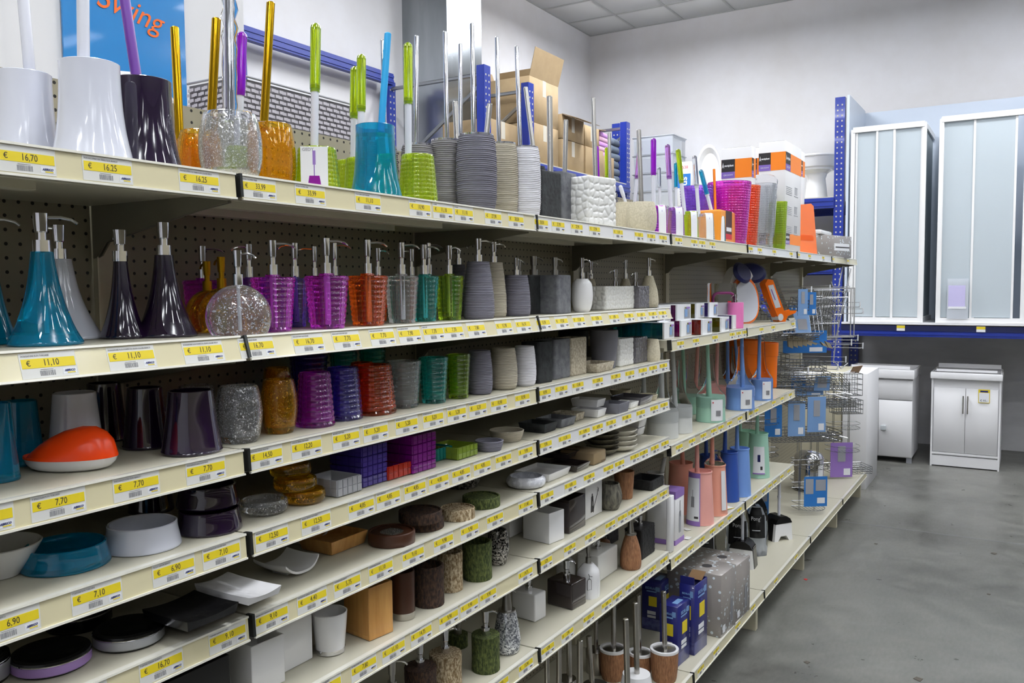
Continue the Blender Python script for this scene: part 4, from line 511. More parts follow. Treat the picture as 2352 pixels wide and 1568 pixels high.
{'s':'dishbox', 'm':'granite', 'p':(1.3734, 0.0948, 1.236), 'w':0.0577, 'd':0.09, 'h':0.0245, 'n':'soap_dish', 'l':'beige granite soap dish on the fourth shelf', 'c':'soap dish', 'g':'soap dishes on the fourth shelf'},
{'s':'dishbox', 'm':'white_g', 'p':(1.4708, 0.0707, 1.236), 'w':0.0621, 'd':0.1, 'h':0.0307, 'n':'soap_dish', 'l':'white angular soap dish, lower of the two', 'c':'soap dish', 'g':'soap dishes on the fourth shelf', 'hh':0.026},
{'s':'dishbox', 'm':'white_g', 'p':(1.5052, 0.09, 1.2625), 'w':0.0627, 'd':0.1, 'h':0.0311, 'n':'soap_dish', 'l':'white angular soap dish, upper of the two', 'c':'soap dish', 'g':'soap dishes on the fourth shelf', 'hh':0.026},
{'s':'dishbox', 'm':'grey_m', 'p':(1.581, 0.0327, 1.236), 'w':0.085, 'd':0.08, 'h':0.0343, 'n':'soap_dish', 'l':'plain grey soap dish with rounded corners', 'c':'soap dish', 'g':'soap dishes on the fourth shelf'},
{'s':'dishbox', 'm':'peb_wht', 'p':(1.7092, 0.0452, 1.236), 'w':0.0681, 'd':0.07, 'h':0.0209, 'n':'soap_dish', 'l':'small white pebble-relief soap dish', 'c':'soap dish', 'g':'soap dishes on the fourth shelf'},
{'s':'dishbox', 'm':'peb_gry', 'p':(1.8163, 0.069, 1.236), 'w':0.1128, 'd':0.12, 'h':0.0276, 'n':'soap_dish', 'l':'glossy grey pebble-relief soap dish', 'c':'soap dish', 'g':'soap dishes on the fourth shelf'},
{'s':'ribdish', 'm':'sand', 'p':(1.9246, 0.0521, 1.236), 'r':0.0365, 'h':0.0223, 'n':'soap_dish', 'l':'sand coloured soap dish at the right shelf end', 'c':'soap dish', 'g':'soap dishes on the fourth shelf', 'hh':0.02},
{'s':'ribdish', 'm':'sand', 'p':(2.0096, 0.2, 1.236), 'r':0.0417, 'h':0.0003, 'n':'soap_dish', 'l':'sand coloured soap dish in the back row', 'c':'soap dish', 'g':'soap dishes on the fourth shelf', 'hh':0.02},
{'s':'banddish', 'm':'band_lilac', 'p':(-0.2844, 0.1063, 1.092), 'r':0.0553, 'h':0.0239, 'n':'soap_dish', 'l':'black lidded soap dish with lilac band', 'c':'soap dish', 'g':'soap dishes on the fifth shelf'},
{'s':'banddish', 'm':'band_silver', 'p':(-0.1701, 0.0848, 1.092), 'r':0.0538, 'h':0.0252, 'n':'soap_dish', 'l':'black lidded soap dish with silver band', 'c':'soap dish', 'g':'soap dishes on the fifth shelf'},
{'s':'banddish', 'm':'band_black', 'p':(-0.1731, 0.22, 1.092), 'r':0.0528, 'h':0.013, 'n':'soap_dish', 'l':'black lidded soap dish behind the lilac one', 'c':'soap dish', 'g':'soap dishes on the fifth shelf', 'hh':0.03},
{'s':'banddish', 'm':'band_silver', 'p':(-0.369, 0.1454, 1.092), 'r':0.0413, 'h':0.0256, 'n':'soap_dish', 'l':'silver banded soap dish cut by left picture edge', 'c':'soap dish', 'g':'soap dishes on the fifth shelf', 'hh':0.04},
{'s':'wavedish', 'm':'black_g', 'p':(-0.0518, 0.085, 1.092), 'w':0.1059, 'd':0.1179, 'h':0.0247, 'n':'soap_dish', 'l':'black square wave soap dish, bottom of three', 'c':'soap dish', 'g':'soap dishes on the fifth shelf', 'hh':0.014},
{'s':'wavedish', 'm':'black_g', 'p':(-0.0769, 0.0514, 1.107), 'w':0.1063, 'd':0.1093, 'h':0.024, 'n':'soap_dish', 'l':'black square wave soap dish, middle of three', 'c':'soap dish', 'rot':2, 'g':'soap dishes on the fifth shelf', 'hh':0.014},
{'s':'wavedish', 'm':'black_g', 'p':(-0.1014, 0.0196, 1.122), 'w':0.1003, 'd':0.1115, 'h':0.0234, 'n':'soap_dish', 'l':'black square wave soap dish, top of three', 'c':'soap dish', 'g':'soap dishes on the fifth shelf', 'hh':0.014},
{'s':'wavedish', 'm':'white_g', 'p':(0.0649, 0.1029, 1.092), 'w':0.0769, 'd':0.1463, 'h':0.0063, 'n':'soap_dish', 'l':'white square wave soap dish, bottom of four', 'c':'soap dish', 'g':'soap dishes on the fifth shelf', 'hh':0.0115},
{'s':'wavedish', 'm':'white_g', 'p':(0.0411, 0.0744, 1.1045), 'w':0.0764, 'd':0.1399, 'h':0.0062, 'n':'soap_dish', 'l':'white square wave soap dish, second of four', 'c':'soap dish', 'rot':1, 'g':'soap dishes on the fifth shelf', 'hh':0.0115},
{'s':'wavedish', 'm':'white_g', 'p':(0.019, 0.0486, 1.117), 'w':0.0723, 'd':0.1429, 'h':0.006, 'n':'soap_dish', 'l':'white square wave soap dish, third of four', 'c':'soap dish', 'rot':-1, 'g':'soap dishes on the fifth shelf', 'hh':0.0115},
{'s':'wavedish', 'm':'white_g', 'p':(-0.0049, 0.02, 1.1295), 'w':0.0718, 'd':0.1364, 'h':0.0059, 'n':'soap_dish', 'l':'white square wave soap dish, top of four', 'c':'soap dish', 'g':'soap dishes on the fifth shelf', 'hh':0.0115},
{'s':'curvdish', 'm':'white_g', 'p':(0.1964, 0.1139, 1.092), 'w':0.0924, 'd':0.1, 'h':0.0229, 'n':'soap_dish', 'l':'white curved plate soap dish at the front', 'c':'soap dish', 'g':'soap dishes on the fifth shelf', 'hh':0.03},
{'s':'curvdish', 'm':'white_g', 'p':(0.3593, 0.24, 1.092), 'w':0.1014, 'd':0.1, 'h':0.0007, 'n':'soap_dish', 'l':'white curved plate soap dish behind the front one', 'c':'soap dish', 'g':'soap dishes on the fifth shelf', 'hh':0.035},
{'s':'curvdish', 'm':'white_g', 'p':(0.2695, 0.29, 1.092), 'w':0.0502, 'd':0.1, 'h':-0.0065, 'n':'soap_dish', 'l':'white curved plate soap dish furthest back at left', 'c':'soap dish', 'g':'soap dishes on the fifth shelf', 'hh':0.03},
{'s':'dishbox', 'm':'bamboo', 'p':(0.3647, 0.1472, 1.092), 'w':0.1161, 'd':0.1, 'h':0.0389, 'n':'soap_dish', 'l':'bamboo rectangular soap dish', 'c':'soap dish', 'g':'soap dishes on the fifth shelf', 'hh':0.03},
{'s':'puck', 'm':'brown_m', 'p':(0.4538, 0.0568, 1.092), 'r':0.0521, 'h':0.0203, 'n':'soap_dish', 'l':'round brown soap dish with metal grid', 'c':'soap dish', 'g':'soap dishes on the fifth shelf', 'hh':0.026},
{'s':'puck', 'm':'bark_d', 'p':(0.5832, 0.07, 1.092), 'r':0.0505, 'h':0.0112, 'n':'soap_dish', 'l':'dark bark-look soap dish, lower of two', 'c':'soap dish', 'g':'soap dishes on the fifth shelf', 'hh':0.023},
{'s':'puck', 'm':'bark_d', 'p':(0.5597, 0.058, 1.1155), 'r':0.0503, 'h':0.0214, 'n':'soap_dish', 'l':'dark bark-look soap dish, upper of two', 'c':'soap dish', 'g':'soap dishes on the fifth shelf', 'hh':0.023},
{'s':'puck', 'm':'bark_l', 'p':(0.6893, 0.0443, 1.092), 'r':0.0431, 'h':0.0223, 'n':'soap_dish', 'l':'light bark-look soap dish', 'c':'soap dish', 'g':'soap dishes on the fifth shelf', 'hh':0.025},
{'s':'puck', 'm':'bark_g', 'p':(0.8164, 0.058, 1.092), 'r':0.0489, 'h':0.0184, 'n':'soap_dish', 'l':'green bark-look soap dish', 'c':'soap dish', 'g':'soap dishes on the fifth shelf', 'hh':0.025},
{'s':'ribdish', 'm':'mosaic_d', 'p':(0.9657, 0.22, 1.092), 'r':0.0524, 'h':0.0107, 'n':'soap_dish', 'l':'black mosaic soap dish in the back row', 'c':'soap dish', 'g':'soap dishes on the fifth shelf', 'hh':0.03},
{'s':'ring_r', 'm':'white_sw', 'p':(1.0583, 0.0662, 1.092), 'r':0.0568, 'h':0.0294, 'n':'soap_dish', 'l':'white ring soap dish with swirl relief', 'c':'soap dish', 'g':'soap dishes on the fifth shelf'},
{'s':'dishbox', 'm':'white_g', 'p':(1.1869, 0.0836, 1.092), 'w':0.1359, 'd':0.12, 'h':0.024, 'n':'soap_dish', 'l':'white rectangular soap dish', 'c':'soap dish', 'g':'soap dishes on the fifth shelf'},
{'s':'dishbox', 'm':'brown_g', 'p':(1.3204, 0.0723, 1.092), 'w':0.0897, 'd':0.12, 'h':0.0213, 'n':'soap_dish', 'l':'glossy brown soap dish, lower of two', 'c':'soap dish', 'g':'soap dishes on the fifth shelf'},
{'s':'dishbox', 'm':'brown_g', 'p':(1.3712, 0.135, 1.115), 'w':0.0872, 'd':0.12, 'h':0.0013, 'n':'soap_dish', 'l':'glossy brown soap dish, upper of two', 'c':'soap dish', 'g':'soap dishes on the fifth shelf', 'hh':0.018},
{'s':'wrapbox', 'm':'kraft', 'p':(1.4385, 0.0763, 1.092), 'w':0.0869, 'd':0.12, 'h':0.0374, 'n':'carton', 'l':'brown carton wrapped in clear film on the fifth shelf', 'c':'carton'},
{'s':'leafdish', 'm':'dark_leaf', 'p':(1.5809, 0.0765, 1.092), 'r':0.062, 'h':0.0052, 'n':'soap_dish', 'l':'dark leaf shaped dish, bottom of four', 'c':'soap dish', 'g':'soap dishes on the fifth shelf', 'hh':0.022},
{'s':'leafdish', 'm':'dark_leaf', 'p':(1.5811, 0.0765, 1.109), 'r':0.062, 'h':-0.0118, 'n':'soap_dish', 'l':'dark leaf shaped dish, second of four', 'c':'soap dish', 'g':'soap dishes on the fifth shelf', 'hh':0.022},
{'s':'leafdish', 'm':'dark_leaf', 'p':(1.5811, 0.0765, 1.126), 'r':0.062, 'h':-0.0288, 'n':'soap_dish', 'l':'dark leaf shaped dish, third of four', 'c':'soap dish', 'g':'soap dishes on the fifth shelf', 'hh':0.022},
{'s':'leafdish', 'm':'dark_leaf', 'p':(1.5811, 0.0765, 1.143), 'r':0.062, 'h':-0.0458, 'n':'soap_dish', 'l':'dark leaf shaped dish, top of four', 'c':'soap dish', 'g':'soap dishes on the fifth shelf', 'hh':0.022},
{'s':'leafdish', 'm':'cream_g', 'p':(1.6689, 0.0513, 1.092), 'r':0.0609, 'h':0.0084, 'n':'soap_dish', 'l':'cream round dish, bottom of four', 'c':'soap dish', 'g':'soap dishes on the fifth shelf', 'hh':0.022},
{'s':'leafdish', 'm':'cream_g', 'p':(1.6689, 0.0513, 1.109), 'r':0.0609, 'h':-0.0086, 'n':'soap_dish', 'l':'cream round dish, second of four', 'c':'soap dish', 'g':'soap dishes on the fifth shelf', 'hh':0.022},
{'s':'leafdish', 'm':'cream_g', 'p':(1.6689, 0.0513, 1.126), 'r':0.0609, 'h':-0.0256, 'n':'soap_dish', 'l':'cream round dish, third of four', 'c':'soap dish', 'g':'soap dishes on the fifth shelf', 'hh':0.022},
{'s':'leafdish', 'm':'cream_g', 'p':(1.6689, 0.0513, 1.143), 'r':0.0609, 'h':-0.0426, 'n':'soap_dish', 'l':'cream round dish, top of four', 'c':'soap dish', 'g':'soap dishes on the fifth shelf', 'hh':0.022},
{'s':'dishbox', 'm':'white_g', 'p':(1.9826, 0.14, 1.092), 'w':0.0676, 'd':0.08, 'h':-0.0057, 'n':'soap_dish', 'l':'small white soap dish, lower of two at the right end', 'c':'soap dish', 'g':'soap dishes on the fifth shelf', 'hh':0.028},
{'s':'dishbox', 'm':'white_g', 'p':(1.9954, 0.14, 1.1205), 'w':0.0766, 'd':0.08, 'h':-0.0107, 'n':'soap_dish', 'l':'small white soap dish, upper of two at the right end', 'c':'soap dish', 'g':'soap dishes on the fifth shelf', 'hh':0.028},
{'s':'vessel', 'm':'black_m', 'p':(-0.0617, 0.11, 0.907), 'w':0.1355, 'd':0.1, 'h':0.1532, 'n':'tumbler', 'l':'black square tumbler under the left bay shelf', 'c':'tumbler', 'g':'tumblers on the sixth shelf', 'hh':0.1},
{'s':'vessel', 'm':'white_g', 'p':(0.0965, 0.0986, 0.907), 'w':0.0761, 'd':0.08, 'h':0.0931, 'n':'tumbler', 'l':'white square tumbler at the bay corner, nearest', 'c':'tumbler', 'rot':-4, 'g':'tumblers on the sixth shelf'},
{'s':'vessel', 'm':'white_g', 'p':(0.1848, 0.1233, 0.907), 'w':0.0942, 'd':0.08, 'h':0.0953, 'n':'tumbler', 'l':'white square tumbler behind the nearest one', 'c':'tumbler', 'g':'tumblers on the sixth shelf'},
{'s':'cup_up', 'm':'white_g', 'p':(0.2756, 0.0773, 0.907), 'r':0.0364, 'h':0.0837, 'n':'tumbler', 'l':'white round tumbler on a chrome base', 'c':'tumbler', 'g':'tumblers on the sixth shelf', 'base':'chrome'},
{'s':'vessel', 'm':'bamboo', 'p':(0.3905, 0.0731, 0.907), 'w':0.0678, 'd':0.0831, 'h':0.1138, 'n':'tumbler', 'l':'bamboo square tumbler with open top', 'c':'tumbler', 'rot':-8, 'g':'tumblers on the sixth shelf'},
{'s':'straight', 'm':'brown_m', 'p':(0.4952, 0.0613, 0.907), 'r':0.027, 'h':0.1077, 'n':'tumbler', 'l':'brown cylinder tumbler with steel base', 'c':'tumbler', 'g':'tumblers on the sixth shelf', 'base':'steel'},
{'s':'bark', 'm':'bark_d', 'p':(0.5901, 0.0594, 0.907), 'r':0.0359, 'h':0.0935, 'n':'tumbler', 'l':'dark brown bark-look tumbler, open', 'c':'tumbler', 'g':'tumblers on the sixth shelf'},
{'s':'bark', 'm':'bark_l', 'p':(0.6946, 0.0728, 0.907), 'r':0.0318, 'h':0.0942, 'n':'tumbler', 'l':'light beige bark-look tumbler, open', 'c':'tumbler', 'g':'tumblers on the sixth shelf'},
{'s':'bark', 'm':'bark_g', 'p':(0.7976, 0.0603, 0.907), 'r':0.0381, 'h':0.0952, 'n':'tumbler', 'l':'mossy green bark-look tumbler, open', 'c':'tumbler', 'g':'tumblers on the sixth shelf'},
{'s':'vase', 'm':'mosaic_d', 'p':(0.9169, 0.072, 0.907), 'r':0.0306, 'h':0.0932, 'n':'tumbler', 'l':'black mosaic vase tumbler', 'c':'tumbler', 'g':'tumblers on the sixth shelf'},
{'s':'vessel', 'm':'white_g', 'p':(1.1686, 0.2059, 0.907), 'w':0.0719, 'd':0.08, 'h':0.0858, 'n':'tumbler', 'l':'white square tumbler in the shade behind the mosaic vase', 'c':'tumbler', 'g':'tumblers on the sixth shelf'},
{'s':'vessel', 'm':'white_g', 'p':(1.1777, 0.077, 0.907), 'w':0.0736, 'd':0.0985, 'h':0.0899, 'n':'tumbler', 'l':'white square tumbler with rounded edges, right of the mosaic vase', 'c':'tumbler', 'rot':-8, 'g':'tumblers on the sixth shelf'},
{'s':'vessel', 'm':'brown_g', 'p':(1.3107, 0.0661, 0.907), 'w':0.1095, 'd':0.07, 'h':0.1016, 'n':'tumbler', 'l':'glossy dark brown square tumbler', 'c':'tumbler', 'g':'tumblers on the sixth shelf'},
{'s':'vessel', 'm':'white_g', 'p':(1.475, 0.0849, 0.907), 'w':0.1234, 'd':0.06, 'h':0.1101, 'n':'tumbler', 'l':'white tumbler with toothbrush and toothpaste drawing', 'c':'tumbler', 'g':'tumblers on the sixth shelf', 'draw':'tp'},
{'s':'vase', 'm':'weave_g', 'p':(1.5852, 0.0481, 0.907), 'r':0.04, 'h':0.0872, 'n':'tumbler', 'l':'dark textured rounded tumbler', 'c':'tumbler', 'g':'tumblers on the sixth shelf'},
{'s':'wick_t', 'm':'wicker', 'p':(1.7456, 0.068, 0.907), 'r':0.0359, 'h':0.0959, 'n':'tumbler', 'l':'brown wicker-look tumbler beside black dish', 'c':'tumbler', 'g':'tumblers on the sixth shelf'},
{'s':'rockdish', 'm':'black_m', 'p':(1.9409, 0.0664, 0.907), 'w':0.1211, 'd':0.1, 'h':0.0354, 'n':'soap_dish', 'l':'black rough stone soap dish at the right shelf end', 'c':'soap dish'},
{'s':'straight', 'm':'steel', 'p':(0.4499, 0.06, 0.655), 'r':0.0314, 'h':0.0984, 'n':'soap_dispenser', 'l':'steel soap dispenser at the bottom picture edge, leftmost', 'c':'soap dispenser', 'g':'soap dispensers on the seventh shelf', 'pump':(0.073, -60, 0.035, 0.0105, 'steel')},
{'s':'bark_c', 'm':'bark_d', 'p':(0.6032, 0.099, 0.655), 'r':0.0388, 'h':0.0846, 'n':'soap_dispenser', 'l':'dark bark-look soap dispenser', 'c':'soap dispenser', 'g':'soap dispensers on the seventh shelf', 'pump':(0.0616, 130, 0.03, 0.0115, 'chrome')},
{'s':'bark_c', 'm':'bark_l', 'p':(0.6884, 0.0858, 0.655), 'r':0.0407, 'h':0.0889, 'n':'soap_dispenser', 'l':'light bark-look soap dispenser', 'c':'soap dispenser', 'g':'soap dispensers on the seventh shelf', 'pump':(0.0599, -10, 0.04, 0.0115, 'chrome')},
{'s':'bark_c', 'm':'bark_g', 'p':(0.9052, 0.2, 0.655), 'r':0.0273, 'h':0.0352, 'n':'soap_dispenser', 'l':'green bark-look soap dispenser, the one behind', 'c':'soap dispenser', 'g':'soap dispensers on the seventh shelf', 'pump':(0.0399, -10, 0.03, 0.0105, 'steel')},
{'s':'bark_c', 'm':'bark_g', 'p':(0.8244, 0.0548, 0.655), 'r':0.0371, 'h':0.0938, 'n':'soap_dispenser', 'l':'green bark-look soap dispenser at the front', 'c':'soap dispenser', 'g':'soap dispensers on the seventh shelf', 'pump':(0.0619, -30, 0.035, 0.0115, 'chrome')},
{'s':'vase_d', 'm':'mosaic_s', 'p':(0.9453, 0.0637, 0.655), 'r':0.0377, 'h':0.1142, 'n':'soap_dispenser', 'l':'silver mosaic soap dispenser', 'c':'soap dispenser', 'g':'soap dispensers on the seventh shelf', 'pump':(0.0563, -25, 0.03, 0.014, 'cone')},
{'s':'cubebox', 'm':'white_g', 'p':(1.1868, 0.1346, 0.655), 'w':0.0591, 'd':0.0879, 'h':0.0822, 'n':'soap_dispenser', 'l':'white square soap dispenser', 'c':'soap dispenser', 'rot':-6, 'g':'soap dispensers on the seventh shelf', 'pump':(0.0489, 120, 0.02, 0.0115, 'chrome')},
{'s':'cubebox', 'm':'brown_g', 'p':(1.3391, 0.0853, 0.655), 'w':0.0829, 'd':0.095, 'h':0.0824, 'n':'soap_dispenser', 'l':'glossy charcoal square soap dispenser', 'c':'soap dispenser', 'rot':-6, 'g':'soap dispensers on the seventh shelf', 'pump':(0.0567, -40, 0.03, 0.0115, 'chrome')},
{'s':'shoulder', 'm':'white_g', 'p':(1.4371, 0.0573, 0.655), 'r':0.0373, 'h':0.1067, 'n':'soap_dispenser', 'l':'white soap dispenser with a pump bottle drawing', 'c':'soap dispenser', 'g':'soap dispensers on the seventh shelf', 'draw':'sd', 'pump':(0.0634, 150, 0.03, 0.009, 'steel')},
{'s':'shoulder', 'm':'white_g', 'p':(1.5531, 0.2, 0.655), 'r':0.0329, 'h':0.0708, 'n':'soap_dispenser', 'l':'white soap dispenser with drawing, in the back row', 'c':'soap dispenser', 'g':'soap dispensers on the seventh shelf', 'draw':'sd', 'pump':(0.0542, 150, 0.03, 0.009, 'steel')},
{'s':'cubebox', 'm':'peb_wht', 'p':(1.6329, 0.1177, 0.655), 'w':0.1599, 'd':0.08, 'h':0.0913, 'n':'soap_dispenser', 'l':'white square soap dispenser with petal relief', 'c':'soap dispenser', 'g':'soap dispensers on the seventh shelf', 'pump':(0.0297, 150, 0.02, 0.0105, 'chrome')},
{'s':'wick_d', 'm':'wicker', 'p':(1.7555, 0.0472, 0.655), 'r':0.0376, 'h':0.1232, 'n':'soap_dispenser', 'l':'brown wicker-look bottle soap dispenser at the front', 'c':'soap dispenser', 'g':'soap dispensers on the seventh shelf', 'pump':(0.0546, -60, 0.025, 0.012, 'cone')},
{'s':'wick_d', 'm':'wicker', 'p':(1.9413, 0.24, 0.655), 'r':0.0259, 'h':0.0354, 'n':'soap_dispenser', 'l':'brown wicker-look soap dispenser in the back row', 'c':'soap dispenser', 'g':'soap dispensers on the seventh shelf', 'pump':(0.0543, -60, 0.025, 0.01, 'cone')},
{'s':'rockbox', 'm':'black_m', 'p':(1.9119, 0.0777, 0.655), 'w':0.1309, 'd':0.07, 'h':0.1098, 'n':'soap_dispenser', 'l':'black rough stone soap dispenser at the front', 'c':'soap dispenser', 'g':'soap dispensers on the seventh shelf', 'pump':(0.038, 160, 0.03, 0.0105, 'chrome')},
{'s':'rockbox', 'm':'black_m', 'p':(1.9888, 0.25, 0.655), 'w':0.1055, 'd':0.06, 'h':0.0683, 'n':'soap_dispenser', 'l':'black rough stone soap dispenser in the back row', 'c':'soap dispenser', 'g':'soap dispensers on the seventh shelf', 'pump':(0.0258, 160, 0.03, 0.009, 'chrome')},
{'s':'sleeved', 'm':'teal', 'p':(2.1086, 0.1606, 1.452), 'w':0.1063, 'd':0.24, 'h':0.0513, 'n':'soap_dish_set', 'l':'teal sleeved soap dish, bottom row, leftmost', 'c':'soap dish', 'g':'beaded soap dishes in paper sleeves', 'hh':0.062},
{'s':'sleeved', 'm':'magenta', 'p':(2.3013, 0.1608, 1.452), 'w':0.1223, 'd':0.24, 'h':0.0538, 'n':'soap_dish_set', 'l':'magenta sleeved soap dish, bottom row, second', 'c':'soap dish', 'g':'beaded soap dishes in paper sleeves', 'hh':0.062},
{'s':'sleeved', 'm':'red', 'p':(2.4508, 0.1236, 1.452), 'w':0.123, 'd':0.24, 'h':0.0681, 'n':'soap_dish_set', 'l':'red sleeved soap dish, bottom row', 'c':'soap dish', 'g':'beaded soap dishes in paper sleeves', 'hh':0.062},
{'s':'sleeved', 'm':'olive', 'p':(2.7013, 0.1258, 1.452), 'w':0.1128, 'd':0.24, 'h':0.0647, 'n':'soap_dish_set', 'l':'olive sleeved soap dish, bottom row', 'c':'soap dish', 'g':'beaded soap dishes in paper sleeves', 'hh':0.062},
{'s':'sleeved', 'm':'indigo', 'p':(2.9825, 0.1576, 1.452), 'w':0.1183, 'd':0.24, 'h':0.0651, 'n':'soap_dish_set', 'l':'indigo sleeved soap dish, bottom row, rightmost', 'c':'soap dish', 'g':'beaded soap dishes in paper sleeves', 'hh':0.062},
{'s':'sleeved', 'm':'teal', 'p':(2.1384, 0.19, 1.5155), 'w':0.1252, 'd':0.24, 'h':0.0632, 'n':'soap_dish_set', 'l':'teal sleeved soap dish, upper row, leftmost', 'c':'soap dish', 'g':'beaded soap dishes in paper sleeves', 'hh':0.062},
{'s':'sleeved', 'm':'magenta', 'p':(2.2984, 0.17, 1.5155), 'w':0.1577, 'd':0.24, 'h':0.0773, 'n':'soap_dish_set', 'l':'magenta sleeved soap dish, upper row', 'c':'soap dish', 'g':'beaded soap dishes in paper sleeves', 'hh':0.062},
{'s':'sleeved', 'm':'olive', 'p':(2.5556, 0.19, 1.5155), 'w':0.103, 'd':0.24, 'h':0.0721, 'n':'soap_dish_set', 'l':'olive sleeved soap dish, upper row', 'c':'soap dish', 'g':'beaded soap dishes in paper sleeves', 'hh':0.062},
{'s':'sleeved', 'm':'indigo', 'p':(2.7363, 0.19, 1.5155), 'w':0.1182, 'd':0.24, 'h':0.0767, 'n':'soap_dish_set', 'l':'indigo sleeved soap dish, upper row, rightmost', 'c':'soap dish', 'g':'beaded soap dishes in paper sleeves', 'hh':0.062},
{'s':'mirrorset', 'm':'pink_d', 'p':(3.0022, 0.1147, 1.452), 'w':0.139, 'd':0.06, 'h':0.2141, 'n':'accessory_set', 'l':'clear pack with purple framed tray and white leaflet', 'c':'bathroom set', 'rot':-35},
{'s':'straight_c', 'm':'pink_p', 'p':(3.0079, 0.05, 1.452), 'r':0.0371, 'h':0.1217, 'n':'soap_dispenser', 'l':'pink soap dispenser with chrome pump', 'c':'soap dispenser', 'pump':(0.0379, 100, 0.02, 0.009, 'chrome')},
{'s':'wrapped', 'm':'frost', 'p':(2.1851, 0.0964, 1.054), 'r':0.0641, 'h':0.1055, 'n':'toilet_brush', 'l':'film-wrapped white toilet brush, nearest, at the shelf corner', 'c':'toilet brush', 'g':'film-wrapped toilet brushes on the middle right shelf', 'rod':('tw_frost', 0.0095, 0.0117, 0.0108, 0.2464, -0.0004, 0.0007), 'card':0, 'cone':1},
{'s':'wrapped', 'm':'frost', 'p':(2.3292, 0.0785, 1.054), 'r':0.0537, 'h':0.1064, 'n':'toilet_brush', 'l':'film-wrapped white toilet brush, second from the left', 'c':'toilet brush', 'g':'film-wrapped toilet brushes on the middle right shelf', 'rod':('tw_frost', 0.0095, 0.0083, 0.0153, 0.2367, -0.0089, 0.0146), 'card':0, 'cone':1},
{'s':'wrapped', 'm':'frost', 'p':(2.4307, 0.27, 1.054), 'r':0.0513, 'h':0.0877, 'n':'toilet_brush', 'l':'film-wrapped white toilet brush in the back at left', 'c':'toilet brush', 'g':'film-wrapped toilet brushes on the middle right shelf', 'rod':('tw_frost', 0.0095, 0.0067, 0.0071, 0.1485, -0.0024, 0.0039), 'card':0, 'cone':1},
{'s':'wrapped', 'm':'mint', 'p':(2.6678, 0.0571, 1.054), 'r':0.0651, 'h':0.1084, 'n':'toilet_brush', 'l':'film-wrapped mint green toilet brush with white sticker', 'c':'toilet brush', 'g':'film-wrapped toilet brushes on the middle right shelf', 'rod':('tw_mint', 0.0095, 0.0096, 0.0126, 0.2325, -0.0036, 0.0059), 'card':3, 'cone':1},
{'s':'wrapped', 'm':'mint', 'p':(2.8519, 0.22, 1.054), 'r':0.0565, 'h':0.0812, 'n':'toilet_brush', 'l':'film-wrapped mint green toilet brush in the second row', 'c':'toilet brush', 'g':'film-wrapped toilet brushes on the middle right shelf', 'rod':('tw_mint', 0.0095, 0.01, 0.0133, 0.244, -0.0128, 0.021), 'card':0, 'cone':1},
{'s':'wrapped', 'm':'salmon', 'p':(3.1063, 0.24, 1.054), 'r':0.0531, 'h':0.0896, 'n':'toilet_brush', 'l':'film-wrapped salmon toilet brush in the back row', 'c':'toilet brush', 'g':'film-wrapped toilet brushes on the middle right shelf', 'rod':('tw_salmon', 0.0095, 0.0192, -0.0034, 0.2304, -0.0192, 0.0315), 'card':0, 'cone':1},
{'s':'wrapped', 'm':'salmon', 'p':(3.162, 0.18, 1.054), 'r':0.0467, 'h':0.0967, 'n':'toilet_brush', 'l':'film-wrapped salmon toilet brush behind the mint one', 'c':'toilet brush', 'g':'film-wrapped toilet brushes on the middle right shelf', 'rod':('tw_salmon', 0.0095, 0.0167, 0.0002, 0.2258, -0.0056, 0.0092), 'card':0, 'cone':1},
{'s':'wrapped', 'm':'sky', 'p':(3.0921, 0.0483, 1.054), 'r':0.0686, 'h':0.1062, 'n':'toilet_brush', 'l':'film-wrapped blue toilet brush with white sticker, left one', 'c':'toilet brush', 'g':'film-wrapped toilet brushes on the middle right shelf', 'rod':('tw_sky', 0.0095, 0.0134, 0.0082, 0.2469, 0.0049, -0.008), 'card':3, 'cone':1},
{'s':'wrapped', 'm':'sky', 'p':(3.4849, 0.0474, 1.054), 'r':0.0561, 'h':0.1067, 'n':'toilet_brush', 'l':'film-wrapped blue toilet brush with white sticker, right one', 'c':'toilet brush', 'g':'film-wrapped toilet brushes on the middle right shelf', 'rod':('tw_sky', 0.0095, 0.0166, 0.0023, 0.2417, -0.0091, 0.015), 'card':3, 'cone':1},
{'s':'wrapped', 'm':'sky', 'p':(3.535, 0.23, 1.054), 'r':0.0607, 'h':0.083, 'n':'toilet_brush', 'l':'film-wrapped blue toilet brush in the back row, left one', 'c':'toilet brush', 'g':'film-wrapped toilet brushes on the middle right shelf', 'rod':('tw_sky', 0.0095, 0.0126, 0.0081, 0.2356, -0.0079, 0.0129), 'card':0, 'cone':1},
{'s':'wrapped', 'm':'sky', 'p':(3.8841, 0.25, 1.054), 'r':0.0487, 'h':0.0594, 'n':'toilet_brush', 'l':'film-wrapped blue toilet brush in the back row, right one', 'c':'toilet brush', 'g':'film-wrapped toilet brushes on the middle right shelf', 'rod':('tw_sky', 0.0095, 0.0029, 0.0245, 0.2399, -0.0203, 0.0333), 'card':0, 'cone':1},
{'s':'bin', 'm':'orange_m', 'p':(4.0557, 0.19, 1.054), 'r':0.0815, 'h':0.2607, 'n':'bucket', 'l':'matt orange toilet brush bucket with wide rim', 'c':'bucket'},
{'s':'bin', 'm':'orange_m', 'p':(3.9845, 0.29, 1.054), 'r':0.0905, 'h':0.2801, 'n':'bucket', 'l':'orange bucket in the back, behind the blue brushes', 'c':'bucket'},
{'s':'tallb', 'm':'salmon', 'p':(2.5525, 0.0636, 0.621), 'r':0.0603, 'h':0.2293, 'n':'toilet_brush', 'l':'tall salmon toilet brush with lilac and white card', 'c':'toilet brush', 'g':'tall plastic toilet brushes on the lower right shelf', 'rod':('tw_salmon', 0.0095, 0.0069, 0.003, 0.1182, -0.0076, 0.0125), 'card':4},
